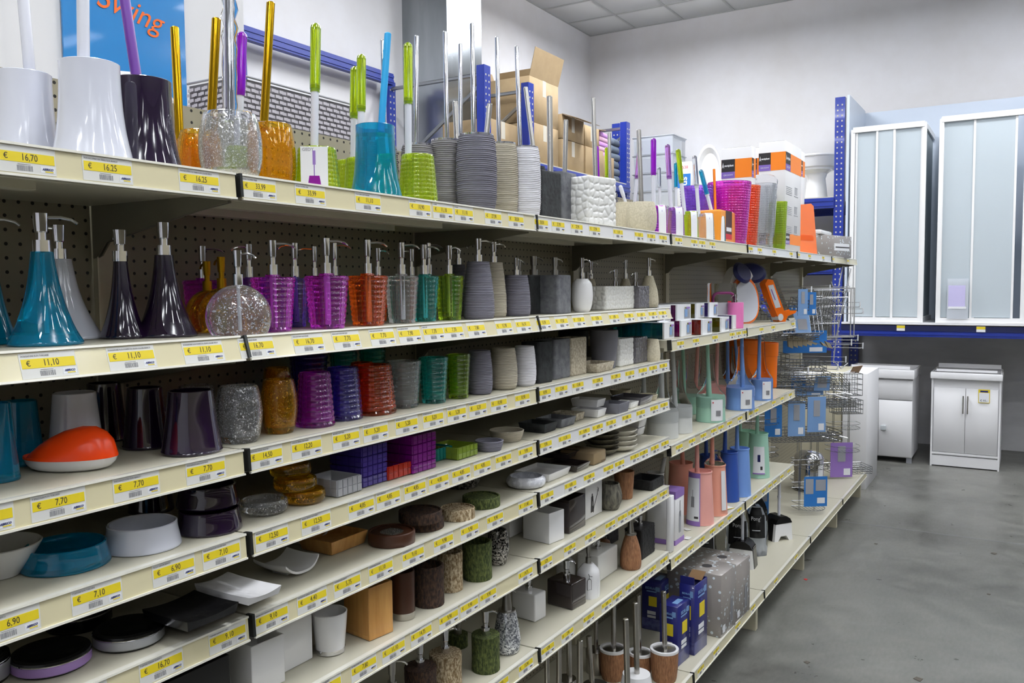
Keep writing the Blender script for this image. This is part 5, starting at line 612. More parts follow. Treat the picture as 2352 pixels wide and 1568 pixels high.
{'s':'tallb', 'm':'salmon2', 'p':(2.7294, 0.0555, 0.621), 'r':0.0577, 'h':0.2275, 'n':'toilet_brush', 'l':'tall salmon toilet brush with film tied around its stick', 'c':'toilet brush', 'g':'tall plastic toilet brushes on the lower right shelf', 'rod':('tw_salmon2', 0.0095, 0.0075, 0.0033, 0.1276, -0.0065, 0.0106), 'card':5},
{'s':'tallb', 'm':'salmon2', 'p':(2.6853, 0.2, 0.621), 'r':0.0654, 'h':0.2278, 'n':'toilet_brush', 'l':'tall salmon toilet brush in the shaded back row', 'c':'toilet brush', 'g':'tall plastic toilet brushes on the lower right shelf', 'rod':('tw_salmon2', 0.0095, 0.0039, 0.006, 0.102, 0.0038, -0.0062), 'card':0},
{'s':'tallb', 'm':'blue_d', 'p':(2.9941, 0.0712, 0.621), 'r':0.0498, 'h':0.2368, 'n':'toilet_brush', 'l':'tall dark blue toilet brush', 'c':'toilet brush', 'g':'tall plastic toilet brushes on the lower right shelf', 'rod':('tw_blue_d', 0.0095, 0.0074, 0.001, 0.108, -0.0108, 0.0177), 'card':0},
{'s':'tallb', 'm':'sky', 'p':(3.1247, 0.0588, 0.621), 'r':0.0571, 'h':0.2345, 'n':'toilet_brush', 'l':'tall light blue toilet brush', 'c':'toilet brush', 'g':'tall plastic toilet brushes on the lower right shelf', 'rod':('tw_sky', 0.0095, 0.0073, 0.0032, 0.1242, -0.0066, 0.0108), 'card':0},
{'s':'tallb', 'm':'mint', 'p':(3.5771, 0.088, 0.621), 'r':0.0611, 'h':0.238, 'n':'toilet_brush', 'l':'tall mint green toilet brush with oval white card', 'c':'toilet brush', 'g':'tall plastic toilet brushes on the lower right shelf', 'rod':('tw_mint', 0.0095, 0.0086, 0.0012, 0.1256, -0.0042, 0.0069), 'card':6},
{'s':'tallb', 'm':'mint', 'p':(4.0264, 0.28, 0.621), 'r':0.0627, 'h':0.1679, 'n':'toilet_brush', 'l':'tall mint green toilet brush in the back', 'c':'toilet brush', 'g':'tall plastic toilet brushes on the lower right shelf', 'rod':('tw_mint', 0.0095, 0.0043, 0.0019, 0.0735, -0.0202, 0.0331), 'card':0},
{'s':'tallb', 'm':'blue_d', 'p':(3.2817, 0.27, 0.621), 'r':0.0521, 'h':0.1529, 'n':'toilet_brush', 'l':'tall dark blue toilet brush in the back, behind the salmon ones', 'c':'toilet brush', 'g':'tall plastic toilet brushes on the lower right shelf', 'rod':('tw_blue_d', 0.0095, 0.0071, 0.0031, 0.1217, -0.0052, 0.0086), 'card':0},
{'s':'tallb', 'm':'frost', 'p':(2.4253, 0.22, 0.621), 'r':0.0446, 'h':0.2298, 'n':'toilet_brush', 'l':'tall white toilet brush behind the white carton', 'c':'toilet brush', 'g':'tall plastic toilet brushes on the lower right shelf', 'rod':('tw_frost', 0.0095, 0.0106, -0.0096, 0.0637, 0.0138, -0.0226), 'card':0},
{'s':'lilacbox', 'm':'white_c', 'p':(2.2292, 0.0985, 0.621), 'w':0.0997, 'd':0.12, 'h':0.2163, 'n':'toilet_brush_pack', 'l':'white toilet brush pack with lilac top band, seen edge on', 'c':'toilet brush'},
{'s':'panelbox', 'm':'white_c', 'p':(2.0982, 0.03, 0.621), 'w':0.0339, 'd':0.02, 'h':0.2224, 'n':'carton', 'l':'plain white carton at the left corner of the lower right shelf', 'c':'carton'},
{'s':'wick_b', 'm':'wicker', 'p':(1.8139, 0.1437, 0.204), 'r':0.0473, 'h':0.1131, 'n':'toilet_brush', 'l':'brown ribbed toilet brush, left one of three on base shelf', 'c':'toilet brush', 'g':'toilet brushes on the base shelf', 'rod':('steel', 0.0095, 0.0158, 0.0052, 0.2547, 0.0013, -0.0022), 'rim':1},
{'s':'wick_b', 'm':'wicker', 'p':(1.9001, 0.07, 0.204), 'r':0.0435, 'h':0.0817, 'n':'toilet_brush', 'l':'brown ribbed toilet brush, middle one of three on base shelf', 'c':'toilet brush', 'g':'toilet brushes on the base shelf', 'rod':('steel', 0.0095, 0.0108, 0.0083, 0.2138, -0.0025, 0.0041), 'rim':1},
{'s':'wick_b', 'm':'wicker', 'p':(1.8997, -0.0249, 0.204), 'r':0.0506, 'h':0.1164, 'n':'toilet_brush', 'l':'brown ribbed toilet brush, right one of three on base shelf', 'c':'toilet brush', 'g':'toilet brushes on the base shelf', 'rod':('steel', 0.0095, 0.0099, 0.0096, 0.2116, 0.0008, -0.0014), 'rim':1},
{'s':'bowl', 'm':'white_g', 'p':(1.6269, -0.03, 0.204), 'r':0.0557, 'h':0.1344, 'n':'toilet_brush', 'l':'white rounded toilet brush with steel lid and rod at the bottom edge', 'c':'toilet brush', 'g':'toilet brushes on the base shelf', 'rod':('steel', 0.0095, 0.011, 0.0113, 0.2409, 0.0009, -0.0014)},
{'s':'bowl', 'm':'steel', 'p':(1.454, -0.04, 0.204), 'r':0.0488, 'h':0.126, 'n':'toilet_brush', 'l':'steel toilet brush below the left brown one, rod in front', 'c':'toilet brush', 'g':'toilet brushes on the base shelf', 'rod':('steel', 0.0095, 0.0113, 0.0126, 0.2544, 0.0161, -0.0265)},
{'s':'straight', 'm':'steel', 'p':(1.5771, 0.1, 0.204), 'r':0.0447, 'h':0.0837, 'n':'toilet_brush', 'l':'dark steel toilet brush at the bottom edge with rod leaning left', 'c':'toilet brush', 'g':'toilet brushes on the base shelf', 'rod':('steel', 0.0095, 0.0036, 0.0145, 0.1672, -0.0062, 0.0102)},
{'s':'straight', 'm':'steel', 'p':(1.4749, 0.16, 0.204), 'r':0.0344, 'h':0.1344, 'n':'toilet_brush', 'l':'dark steel toilet brush at the bottom edge, further left', 'c':'toilet brush', 'g':'toilet brushes on the base shelf', 'rod':('steel', 0.0095, 0.0085, 0.0069, 0.1708, 0.0057, -0.0094)},
{'s':'straight', 'm':'steel', 'p':(1.3061, 0.03, 0.204), 'r':0.0372, 'h':0.1556, 'n':'toilet_brush', 'l':'steel toilet brush whose rod stands left of the leaning one', 'c':'toilet brush', 'g':'toilet brushes on the base shelf', 'rod':('steel', 0.0095, 0.0115, 0.005, 0.1954, 0.0032, -0.0052)},
{'s':'straight', 'm':'steel', 'p':(1.8338, 0.22, 0.204), 'r':0.0409, 'h':0.0851, 'n':'toilet_brush', 'l':'steel toilet brush in the second row with tall thin rod', 'c':'toilet brush', 'g':'toilet brushes on the base shelf', 'rod':('steel', 0.0085, 0.0063, 0.0028, 0.1073, -0.0008, 0.0014)},
{'s':'straight', 'm':'steel', 'p':(1.2803, 0.08, 0.204), 'r':0.0326, 'h':0.1422, 'n':'toilet_brush', 'l':'steel toilet brush at the bottom edge, second rod from the left', 'c':'toilet brush', 'g':'toilet brushes on the base shelf', 'rod':('steel', 0.0085, 0.0111, 0.0049, 0.1897, -0.0014, 0.0024)},
{'s':'straight', 'm':'steel', 'p':(1.297, 0.14, 0.204), 'r':0.0297, 'h':0.1211, 'n':'toilet_brush', 'l':'steel toilet brush at the bottom edge, leftmost rod', 'c':'toilet brush', 'g':'toilet brushes on the base shelf', 'rod':('steel', 0.0085, 0.0086, 0.0053, 0.1595, 0.0025, -0.0041)},
{'s':'bluebox', 'm':'blue_box', 'p':(2.0742, -0.0, 0.204), 'w':0.1135, 'd':0.0742, 'h':0.2338, 'n':'blue_carton', 'l':'closed dark blue toilet seat hardware box, front', 'c':'carton', 'rot':-4, 'g':'dark blue printed cartons on the base shelf'},
{'s':'blueopen', 'm':'blue_box', 'p':(2.2117, -0.0265, 0.204), 'w':0.1264, 'd':0.0645, 'h':0.2809, 'n':'blue_carton', 'l':'dark blue box with its flap open', 'c':'carton', 'rot':-4, 'g':'dark blue printed cartons on the base shelf'},
{'s':'bluebox', 'm':'blue_box', 'p':(2.3597, 0.185, 0.204), 'w':0.1288, 'd':0.09, 'h':0.209, 'n':'blue_carton', 'l':'dark blue box in the shade behind the closed one', 'c':'carton', 'g':'dark blue printed cartons on the base shelf'},
{'s':'bubblebox', 'm':'bubble', 'p':(2.4539, 0.0222, 0.204), 'w':0.1754, 'd':0.24, 'h':0.2632, 'n':'bubble_carton', 'l':'grey carton with bubble print and round hole, front one', 'c':'carton', 'rot':-3, 'g':'grey bubble print cartons on the base shelf'},
{'s':'bubblebox', 'm':'bubble', 'p':(2.6473, 0.0174, 0.204), 'w':0.1797, 'd':0.24, 'h':0.2484, 'n':'bubble_carton', 'l':'grey carton with bubble print, the one behind', 'c':'carton', 'rot':-3, 'g':'grey bubble print cartons on the base shelf'}]
# ---------------- shop goods ----------------
CAMP = Vector((-.9787,-1.1344,1.652))
def ribs(P, pitch=.0042, amp=.0009):
    H = P[-1][1]; n = max(6, int(H/pitch)); out = []; rr = random.Random(int(H*1e5))
    arr = np.array(interp(P, 60))
    for j in range(n):
        z0 = H*j/n; a = amp*rr.uniform(.6,1.3)
        for k, dr in ((.08,0),(.3,a),(.7,a),(.92,0)):
            z = z0+H/n*k; out.append((float(np.interp(z, arr[:,1], arr[:,0]))+dr-amp, z))
    return [(arr[0][0],0)]+out+[(arr[-1][0],H)]
def beads(P, nring, nside, H, a1=.05, a2=.035):
    """rows of rounded facets pressed into a plastic wall"""
    arr = np.array(P); out = []
    for j in range(nring):
        for k in range(5):
            z = H*(.08+.92*(j+k/5)/nring); out.append((float(np.interp(z, arr[:,1], arr[:,0])), z))
    out = [(P[0][0]*.97,0),(float(np.interp(H*.05,arr[:,1],arr[:,0])),H*.04)]+out+[(P[-1][0],H)]
    def mod(t, z, r):
        q = (z/H-.08)/.92
        if q < 0 or q > 1: return r
        return r*(1-a1*(1-abs(math.sin(q*nring*math.pi)))**1.3) - r*a2*(1-abs(math.sin(t*nside/2)))**1.6
    return out, mod
def sc(P, r, h): return [(a*r, b*h) for a, b in P]
PROF = dict(
 bell=[(.99,0),(1,.02),(.97,.08),(.90,.2),(.83,.36),(.785,.52),(.755,.7),(.74,.86),(.74,1)],
 barrel=[(.72,0),(.88,.1),(.98,.3),(1,.5),(.98,.68),(.9,.88),(.82,1)],
 barrel_t=[(.74,0),(.86,.1),(.97,.33),(1,.52),(.97,.7),(.88,.9),(.81,1)],
 facet_up=[(.78,0),(.86,.35),(.93,.68),(1,1)], facet_dn=[(1,0),(.93,.35),(.87,.68),(.8,1)],
 facet_sq=[(.76,0),(.80,.1),(.88,.45),(.95,.8),(1,.97),(.98,1)],
 rib_tall=[(.80,0),(.90,.06),(.98,.2),(1,.42),(.99,.7),(.94,.9),(.86,1)],
 rib_d=[(.90,0),(.985,.06),(1,.16),(.98,.35),(.90,.6),(.79,.83),(.70,1)], rib_s=[(.88,0),(.98,.08),(1,.25),(.97,.5),(.88,.8),(.79,1)],
 rib_t=[(.80,0),(.93,.07),(1,.25),(.99,.5),(.91,.8),(.82,1)], bowl=[(.78,0),(.93,.15),(1,.42),(.97,.72),(.84,1)],
 bell_d=[(.99,0),(1,.025),(.93,.07),(.80,.17),(.66,.31),(.54,.46),(.44,.62),(.37,.78),(.32,.92),(.30,1)],
 oval=[(.62,0),(.82,.1),(.97,.35),(1,.55),(.9,.85),(.55,1)], cone_d=[(.86,0),(.98,.1),(1,.25),(.9,.5),(.66,.78),(.44,1)], cone=[(.98,0),(1,.03),(.97,.08),(.84,.5),(.72,1)],
 cone_t=[(.9,0),(1,.18),(.98,.4),(.86,.75),(.72,1)], vase_tw=[(.8,0),(.86,.2),(.93,.5),(1,.85),(.98,1)], cup_up=[(.74,0),(.8,.04),(.86,.3),(.95,.7),(1,1)],
 straight=[(.99,0),(1,.02),(1,.98),(.99,1)], bark=[(.97,0),(1,.05),(.98,.5),(1,.95),(.98,1)], vase=[(.62,0),(.75,.06),(.97,.35),(1,.55),(.9,.8),(.78,1)], wick_t=[(.8,0),(.84,.1),(.92,.5),(1,1)],
 vase_d=[(.8,0),(.93,.08),(1,.25),(.96,.45),(.78,.8),(.64,1)], shoulder=[(.95,0),(1,.04),(1,.55),(.93,.78),(.6,.93),(.42,1)], wick_d=[(.88,0),(.98,.08),(1,.25),(.9,.55),(.64,.85),(.42,1)],
 wrapped=[(1,0),(.97,.3),(.95,1)], tallb=[(1,0),(.93,.35),(.86,.7),(.8,.97),(.84,.975),(.84,1)], wick_b=[(.82,0),(.9,.15),(.97,.5),(1,.97),(.97,1)], bin=[(.91,0),(.93,.4),(.95,.7),(1,.71),(1.02,1)])
def rods(d, root, z):
    k, r, tx, ty, tz, bx, by = d['rod']; T = Vector((tx,ty,tz)); L = T.length; u = T.normalized(); Z0 = Vector((bx,by,z)); a = Z0-u*.012
    if k.startswith('grip_'):
        col = k[5:]; c = {'lime':'lime','violet':'violet','lilac':'lilac','turq':'turq','clear':'clear','white':'stick_white'}[col]
        r = r*1.28; h = obj('handle', MB().tube(a, a+T*.56, r*.74, 12).m('handle', 40), 'stick_white', root)
        mb = MB(); b = a+T*.5; e = Z0+T; mb.tube(b, b+u*.012, r*.9, 14, r); P = []
        g = MB().tube(b+u*.006, e-u*r, r, 14); q = 1.
        for i in range(3): g.tube(e-u*r*(1-math.sin(i*math.pi/6)), e-u*r*(1-math.sin((i+1)*math.pi/6)), r*math.cos(i*math.pi/6), 14, max(r*math.cos((i+1)*math.pi/6), .0005))
        obj('grip', g.m('grip', 40), c, h); obj('grip_collar', mb.m('grip_collar', 40), {'lime':'lime_d','violet':'violet','lilac':'lilac'}.get(col, 'stick_white'), h)
    elif k.startswith('tw_'):
        obj('handle', MB().tube(a, Z0+T, r*1.15, 12, r*.85).m('handle', 40), k[3:], root)
    else:
        e = Z0+T; mb = MB().tube(a, e-u*.002, r, 16).tube(e-u*.002, e, r, 16, r*.8)
        obj('handle', mb.m('handle', 40), k, root)
def pumps(d, root, z):
    hp, ang, ln, rc, st = d['pump']; mt = {'chrome':'chrome','steel':'dull_steel','goldm':'goldm','cone':'dull_steel'}[st]; hp = max(hp, .03)
    mb = MB()
    if st == 'cone':
        mb.tube((0,0,z-.003),(0,0,z+.004),rc*1.7,20).tube((0,0,z+.003),(0,0,z+hp),rc*1.05,20,rc*.62)
    else:
        mb.tube((0,0,z-.002),(0,0,z+hp*.3),rc,20).tube((0,0,z+hp*.3),(0,0,z+hp*.55),rc*.58,16).tube((0,0,z+hp*.5),(0,0,z+hp*.53),rc*.7,16,rc*.74).tube((0,0,z+hp*.53),(0,0,z+hp),rc*.74,20,rc*.86)
    p = obj('pump', mb.m('pump', 40), mt, root)
    a = math.radians(ang); u = Vector((math.cos(a), math.sin(a), 0)); zt = z+hp-.006; dr = .006
    obj('nozzle', MB().path([u*rc*.5+Vector((0,0,zt)), u*ln*.55+Vector((0,0,zt+.001)), u*ln*.85+Vector((0,0,zt-dr*.4)), u*ln+Vector((0,0,zt-dr*1.3))], .0023, 8).m('nozzle', 40), mt, p)
    if d['m'] in ('turq','clear','orange','teal','lime_d','magenta','indigo','clear_fl'):
        obj('dip_tube', MB().tube((.002,0,.012),(0,0,z),.0025,8).m('dip_tube', 40), 'stick_white', root)
def face_dir(d):
    v = CAMP-Vector(d['p']); return math.atan2(v.y, v.x)
def curved_card(R0, z0, z1, a0, a1, off=.0015, th=.0008, R1=None, n=10):
    R1 = R1 or R0; V = []; Fc = []
    for i in range(n+1):
        t = a0+(a1-a0)*i/n; c, s = math.cos(t), math.sin(t)
        for (r, z) in ((R0+off,z0),(R1+off,z1),(R1+off+th,z1),(R0+off+th,z0)): V.append((r*c,r*s,z))
    for i in range(n):
        for k in range(4): a = i*4+k; b = i*4+(k+1)%4; Fc.append((a,b,b+4,a+4))
    Fc += [(0,1,2,3), (n*4+3,n*4+2,n*4+1,n*4)]
    return V, Fc
def card_obj(name, mt, root, *a, **k):
    V, Fc = curved_card(*a, **k); return obj(name, mesh(name, V, Fc, 40), mt, root)
def flat(name, mt, root, w, h, loc, rz, t=.0005, tilt=0):
    return obj(name, MB().box(-w/2,w/2,-t,0,0,h).m(name), mt, root, loc, (tilt,0,rz))
def wave(w, d, h, lines=3):
    n = 14; V = []; Fc = []
    def zf(u, v): return h + .0035*math.sin(v*math.pi-.3)*(1 if True else 0) - .006*math.exp(-((u-.05)**2+(v)**2)*5)
    for j in range(n+1):
        for i in range(n+1):
            u, v = i/n*2-1, j/n*2-1; q = (u*.9+v*.4+1)*lines*1.1; rg = .0022*max(0, 1-abs((q % 1)-.5)*9) if abs(u) < .75 and abs(v) < .75 else 0
            V.append((u*w/2, v*d/2, h+.007*(u*u*.7+v*v*.3)-.004+rg))
    k = len(V)
    for j in range(n+1):
        for i in range(n+1): V.append(((i/n*2-1)*w/2*.93, (j/n*2-1)*d/2*.93, 0))
    I = lambda i, j, b=0: b+j*(n+1)+i
    for j in range(n):
        for i in range(n): Fc.append((I(i,j),I(i+1,j),I(i+1,j+1),I(i,j+1))); Fc.append((I(i,j,k),I(i,j+1,k),I(i+1,j+1,k),I(i+1,j,k)))
    for i in range(n):
        Fc += [(I(i,0,k),I(i+1,0,k),I(i+1,0),I(i,0)),(I(i+1,n,k),I(i,n,k),I(i,n),I(i+1,n)),(I(0,i+1,k),I(0,i,k),I(0,i),I(0,i+1)),(I(n,i,k),I(n,i+1,k),I(n,i+1),I(n,i))]
    return mesh('body', V, Fc, 40)
def curvy(w, d, h, th=.005):
    n = 12; V = []; Fc = []
    for b in (0, 1):
        for j in range(n+1):
            for i in range(n+1):
                u, v = i/n*2-1, j/n*2-1; z = h*.25+h*.75*(.85*u*u*abs(u)+.15*(v*v)); V.append((u*w/2*(1-.04*v*v), v*d/2*(1-.1*u*u), z if b else z-th))
    k = (n+1)**2; I = lambda i, j, b=0: b*k+j*(n+1)+i
    for j in range(n):
        for i in range(n): Fc.append((I(i,j,1),I(i+1,j,1),I(i+1,j+1,1),I(i,j+1,1))); Fc.append((I(i,j),I(i,j+1),I(i+1,j+1),I(i+1,j)))
    for i in range(n):
        Fc += [(I(i,0),I(i+1,0),I(i+1,0,1),I(i,0,1)),(I(i+1,n),I(i,n),I(i,n,1),I(i+1,n,1)),(I(0,i+1),I(0,i),I(0,i,1),I(0,i+1,1)),(I(n,i),I(n,i+1),I(n,i+1,1),I(n,i,1))]
    mb = MB(); mb.V = V; mb.F = Fc; mb.box(-w*.2,w*.2,-d*.2,d*.2,0,h*.22); return mb.m('body', 45)
def build(d):
    s, mt, r, h = d['s'], d['m'], d.get('r'), d.get('hh') or d['h']; w, dp = d.get('w'), d.get('d'); p = d['p']; fa = face_dir(d)
    rz = math.radians(d.get('rot', 0)); root = thing(d['n'], d['l'], d['c'], p, rz, d.get('g')); B0 = 'holder' if d['n'] == 'toilet_brush' else 'body'
    ht = h
    def O(me, m_=mt, nm=B0, **k): return obj(nm, me, m_, root, **k)
    if s in ('bell','bowl'): O(revolve(openup(sc(interp(PROF[s],22),r,h), .003, h-.02) if s == 'bell' else solid(sc(interp(PROF[s],18),r,h)), 48)); 
    elif s in ('barrel','barrel_t','cone','cone_t','vase_tw','vase','cup_up'):
        fl = .012 if s != 'barrel' else .018
        b = O(revolve(openup(sc(interp(PROF[s],18),r,h), .005 if s in('barrel','barrel_t') else .0035, fl), 40))
        if s == 'cone': pass
    elif s in ('facet_up','facet_dn'):
        brush = 'rod' in d; cl = d.get('cells'); nr = max(7, int(h/(.013))) if cl else (max(7,int(h/.0095)) if brush else 9); ns = 34 if cl else (22 if brush else 18)
        P, mod = beads(sc(PROF[s],r,h), nr, ns, h, .035 if cl else (.02 if brush else .05), .03); mt = mt+'_b' if cl and mt != 'clear' else mt
        O(revolve(openup(P, .004, .01) if not brush else openup(P, .004, h*.9), ns*4, mod=lambda t,z,q: mod(t,z,q) if q > 1e-3 else q, sq=0 if (d.get('cells') or brush) else .25), mt)
    elif s == 'facet_sq':
        P, mod = beads(sc(PROF[s],r,h*.95), 9, 20, h*.95); P = P+[(r*.93,h*.955),(r*.35,h*.97),(r*.33,h),(1e-4,h)]; P = [(1e-4,0)]+P
        O(revolve(P, 60, mod=lambda t,z,q: mod(t,z,q) if q > r*.5 else q, sq=.45))
    elif s in ('rib_tall','rib_d','rib_s','rib_t'):
        P = ribs([(a*r,b*h) for a,b in PROF[s]], .0042 if s != 'rib_tall' else .0050, .0012 if s != 'rib_tall' else .0017)
        if s == 'rib_t': O(revolve(openup(P,.003,.01), 44, smooth=60))
        else: O(revolve(solid(P), 44, smooth=60))
        if s == 'rib_tall' and mt.startswith('rib'): O(revolve([(r*.6,h-.001),(r*.84,h-.001),(r*.84,h+.004),(r*.6,h+.004)],40), 'chrome', 'rim')
    elif s == 'bell_d': O(revolve(solid(sc(interp(PROF[s],26),r,h)), 48))
    elif s == 'sphere':
        P = []
        for i in range(19):
            t = math.radians(-33+ (83+33)*i/18); P.append((max(1e-4,r*math.cos(t)), h*(math.sin(t)+math.sin(math.radians(33)))/(1+math.sin(math.radians(33)))))
        O(revolve([(1e-4,0)]+P+[(.008,h),(1e-4,h)], 48)); ht = h
    elif s in ('oval','cone_d','wick_d','vase_d'):
        O(revolve(solid(sc(interp(PROF[s],20),r,h)), 60, mod=(lambda t,z,q: q*(1+.012*math.sin(t*26)) if q > r*.3 else q) if s == 'wick_d' else None))
    elif s in ('wick_t','wick_b'):
        O(revolve(openup(sc(interp(PROF[s],12),r,h),.004,h*.8 if s == 'wick_b' else .01), 84, mod=lambda t,z,q: q*(1+.012*math.sin(t*28)) if q > r*.7 else q))
        if d.get('rim'):
            O(revolve([(r*.84,h-.006),(r*1.035,h-.006),(r*1.035,h+.003),(r*.84,h+.003),(r*.84,h-.006)],44), 'white_g', 'rim'); O(revolve([(1e-4,h*.95),(r*.85,h*.95),(r*.85,h*.975),(.012,h*1.0),(1e-4,h*1.0)],32), 'dull_steel', 'lid')
    elif s in ('stonebox','rockbox'): O(reliefbox(w,dp,h,'rock',0,amp=.0012 if s=='rockbox' else .0005))
    elif s in ('stonevessel',): O(reliefbox(w,dp,h,'rock',.006,amp=.0005))
    elif s == 'pebblebox': O(reliefbox(w,dp,h,'pebble',0,cell=.025 if h>.1 else .019,amp=.0042 if h>.1 else .0032))
    elif s == 'pebblevessel': O(reliefbox(w,dp,h,'pebble',.006,cell=.019,amp=.003))
    elif s == 'softbox':
        O(rbox(w,dp,h,.01,3))
        if d.get('band'): flat('band_label','brown_m',root,w*.4,h*.72,(w*.02,-dp/2-.0006,h*.28),0); flat('band_label','paper',root,w*.32,h*.12,(w*.02,-dp/2-.0014,h*.38),0); flat('band_label','red_ink',root,w*.4,h*.16,(w*.02,-dp/2-.0008,h*.14),0)
    elif s == 'vessel':
        O(rbox(w,dp,h,.005 if mt!='bamboo' else .003,3,open_t=.006,floor=.01))
        if mt == 'bamboo': O(rbox(w+.001,dp+.001,.012,.004,2), 'bamboo', 'foot_band')
    elif s == 'cubebox': O(rbox(w,dp,h,.006,3))
    elif s == 'dishbox': O(rbox(w,dp,h,.004,2,open_t=.006 if w > .05 else .004,floor=h*.45,taper=.12))
    elif s == 'rockdish': O(reliefbox(w,dp,h,'rock',.008,amp=.001))
    elif s == 'facetdish':
        g = MB(); n1 = 5; mt = mt+'_s'; O(rbox(w,dp,h,.003,1,open_t=.004,floor=.004), mt)
        mb = MB()
        for a, b, ax in ((-w/2,w/2,0),(-dp/2,dp/2,1)):
            L = b-a; k = n1
            for i in range(k):
                for j in range(2):
                    u0, u1 = a+L*i/k+.0012, a+L*(i+1)/k-.0012; z0, z1 = h*(.06+.47*j), h*(.06+.47*(j+1))-.001
                    if ax == 0: mb.box(u0,u1,-dp/2-.0016,-dp/2,z0,z1)
                    else: mb.box(-w/2-.0016,-w/2,u0,u1,z0,z1)
        O(mb.m('beads'), mt, nm='beads')
    elif s in ('ring','ring_r','bowl_w','leafdish','ribdish'):
        if s == 'ring': out = sc(interp([(.99,0),(1,.06),(.97,.3),(.91,.75),(.90,1)],12),r,h); wl = .004; fl = h*.25
        elif s == 'ring_r': out = sc(interp([(.8,0),(.93,.15),(1,.5),(.96,.8),(.85,1)],12),r,h); wl = .004; fl = h*.3
        elif s == 'bowl_w': out = sc(interp([(.5,0),(.55,.1),(.75,.45),(.92,.8),(1,1)],12),r,h); wl = .004; fl = h*.3
        elif s == 'leafdish': out = sc(interp([(.45,0),(.6,.15),(.82,.5),(1,1)],10),r,h); wl = .003; fl = h*.3
        else: out = ribs([(.8*r,0),(.93*r,h*.5),(r,h)], .0035, .0008); wl = .004; fl = h*.35
        md = (lambda t,z,q: q*(1+.06*math.cos(2*(t-fa)))) if s == 'leafdish' and mt == 'dark_leaf' else None
        O(revolve(openup(out, wl, fl), 52, mod=md)); 
    elif s == 'disc': O(revolve(openup(sc(interp([(.8,0),(.95,.2),(1,.6),(.95,1)],8),r,h), r*.12, h*.7), 44))
    elif s == 'puck':
        O(revolve(openup(sc([(.99,0),(1,.05),(1,.95),(.99,1)],r,h), r*.09, h*.88), 48))
        if mt == 'brown_m':
            mb = MB().tube((0,0,h*.86),(0,0,h*.9),r*.5,28)
            for i in range(-3,4):
                for j in range(-3,4): mb.tube((i*r*.11,j*r*.11,h*.9),(i*r*.11,j*r*.11,h*.96),r*.03,6)
            O(mb.m('drain_grid',30), 'dull_steel', 'drain_grid')
    elif s == 'banddish':
        c = {'band_lilac':'band_lilac_m','band_silver':'band_silver_m','band_black':'black_g'}[mt]
        O(revolve(solid(sc([(.92,0),(.94,.08),(.94,.12)],r,h)),44),'black_g','foot'); O(revolve(solid([(r*.97,h*.12),(r,h*.2),(r*.99,h*.66),(r*.97,h*.7)]),48), c)
        O(revolve(solid([(r*.985,h*.70),(r,h*.73),(r,h*.76),(r*.985,h*.79)]),48),'chrome','trim_ring'); O(revolve([(1e-4,h*.76),(r*.985,h*.79),(r*.97,h*.94),(r*.9,h),(r*.82,h),(r*.75,h*.9),(1e-4,h*.88)],48),'black_g','lid')
    elif s == 'wavedish': O(wave(w,dp,h))
    elif s == 'curvdish': O(curvy(w,dp,h))
    elif s == 'straight_c': O(revolve(solid(sc(PROF['straight'],r,h)),44))
    elif s == 'straight':
        if d.get('base') or 'rod' not in d and 'pump' not in d: O(revolve(openup(sc(PROF[s],r,h),.003,.01),44))
        else: O(revolve(solid(sc(PROF[s],r,h)),44))
    elif s in ('bark','bark_c'):
        md = lambda t,z,q: q*(1+.008*math.sin(t*19+9*math.sin(z*90))+.006*math.sin(t*31+z*140)) if q > r*.8 else q
        P = sc(interp(PROF['bark'],22),r,h); O(revolve(openup(P,.006,.012) if s == 'bark' else solid(P), 90, mod=md, smooth=60))
    elif s == 'shoulder':
        O(revolve(solid(sc(interp(PROF[s],24),r,h)), 48, sq=.3))
    elif s == 'ovaldish':
        h = h*1.35
        V = []; Fc = []; ns, nr = 40, 12
        a = math.atan2(.85,-.52)
        def shell(prof, mt_, nm):
            V = []; Fc = []
            for (f, z) in prof:
                for i in range(ns):
                    t = 2*math.pi*i/ns; x = r*f*math.cos(t); y = r*.62*f*math.sin(t); zz = z+(.45*math.cos(t)*z*f if nm == 'lid' and f < .99 else 0); x = x-(.12*r*(1-f) if nm == 'lid' else 0)
                    V.append((x,y,zz))
            for j in range(len(prof)-1):
                for i in range(ns): Fc.append((j*ns+i,j*ns+(i+1)%ns,(j+1)*ns+(i+1)%ns,(j+1)*ns+i))
            Fc.append(tuple(range(ns-1,-1,-1))); Fc.append(tuple(range((len(prof)-1)*ns,len(prof)*ns)))
            o = obj(nm, mesh(nm,V,Fc,50), mt_, root, rot=(0,0,-1.02))
        shell([(.72,0),(.86,h*.06),(.95,h*.18),(.99,h*.3)], 'white_g', 'body'); hl = h*.62
        shell([(1,h*.3),(.995,h*.36),(.93,h*.5),(.8,h*.68),(.6,h*.84),(.35,h*.93),(.02,h*.96)], 'orange_w2', 'lid')
    elif s == 'sleeved':
        k = .82; O(rbox(w*.93,dp,h,.005,2), nm='body'); mb = MB()
        for i in range(6): mb.box(-w*.465-.001, w*.465+.001, -dp/2+.08+.02*i, -dp/2+.096+.02*i, .006, h-.002)
        O(mb.m('beads'), nm='beads'); O(MB().box(-w/2,w/2,-dp/2-.001,-dp/2+.006,-.0,h+.0012).box(-w/2,w/2,-dp/2+.0,dp/2-.06,h,h+.0014).m('paper_sleeve'), 'paper', 'paper_sleeve')
        flat('picture','card_grey',root,w*.42,h*.6,(w*.22,-dp/2-.0016,h*.1),0); flat('picture','card_sky',root,w*.2,h*.5,(w*.12,-dp/2-.0026,h*.22),0); flat('picture','card_lilac',root,w*.3,h*.12,(w*.26,-dp/2-.0026,h*.74),0); flat('picture','olive',root,w*.12,h*.1,(w*.08,-dp/2-.003,h*.76),0)
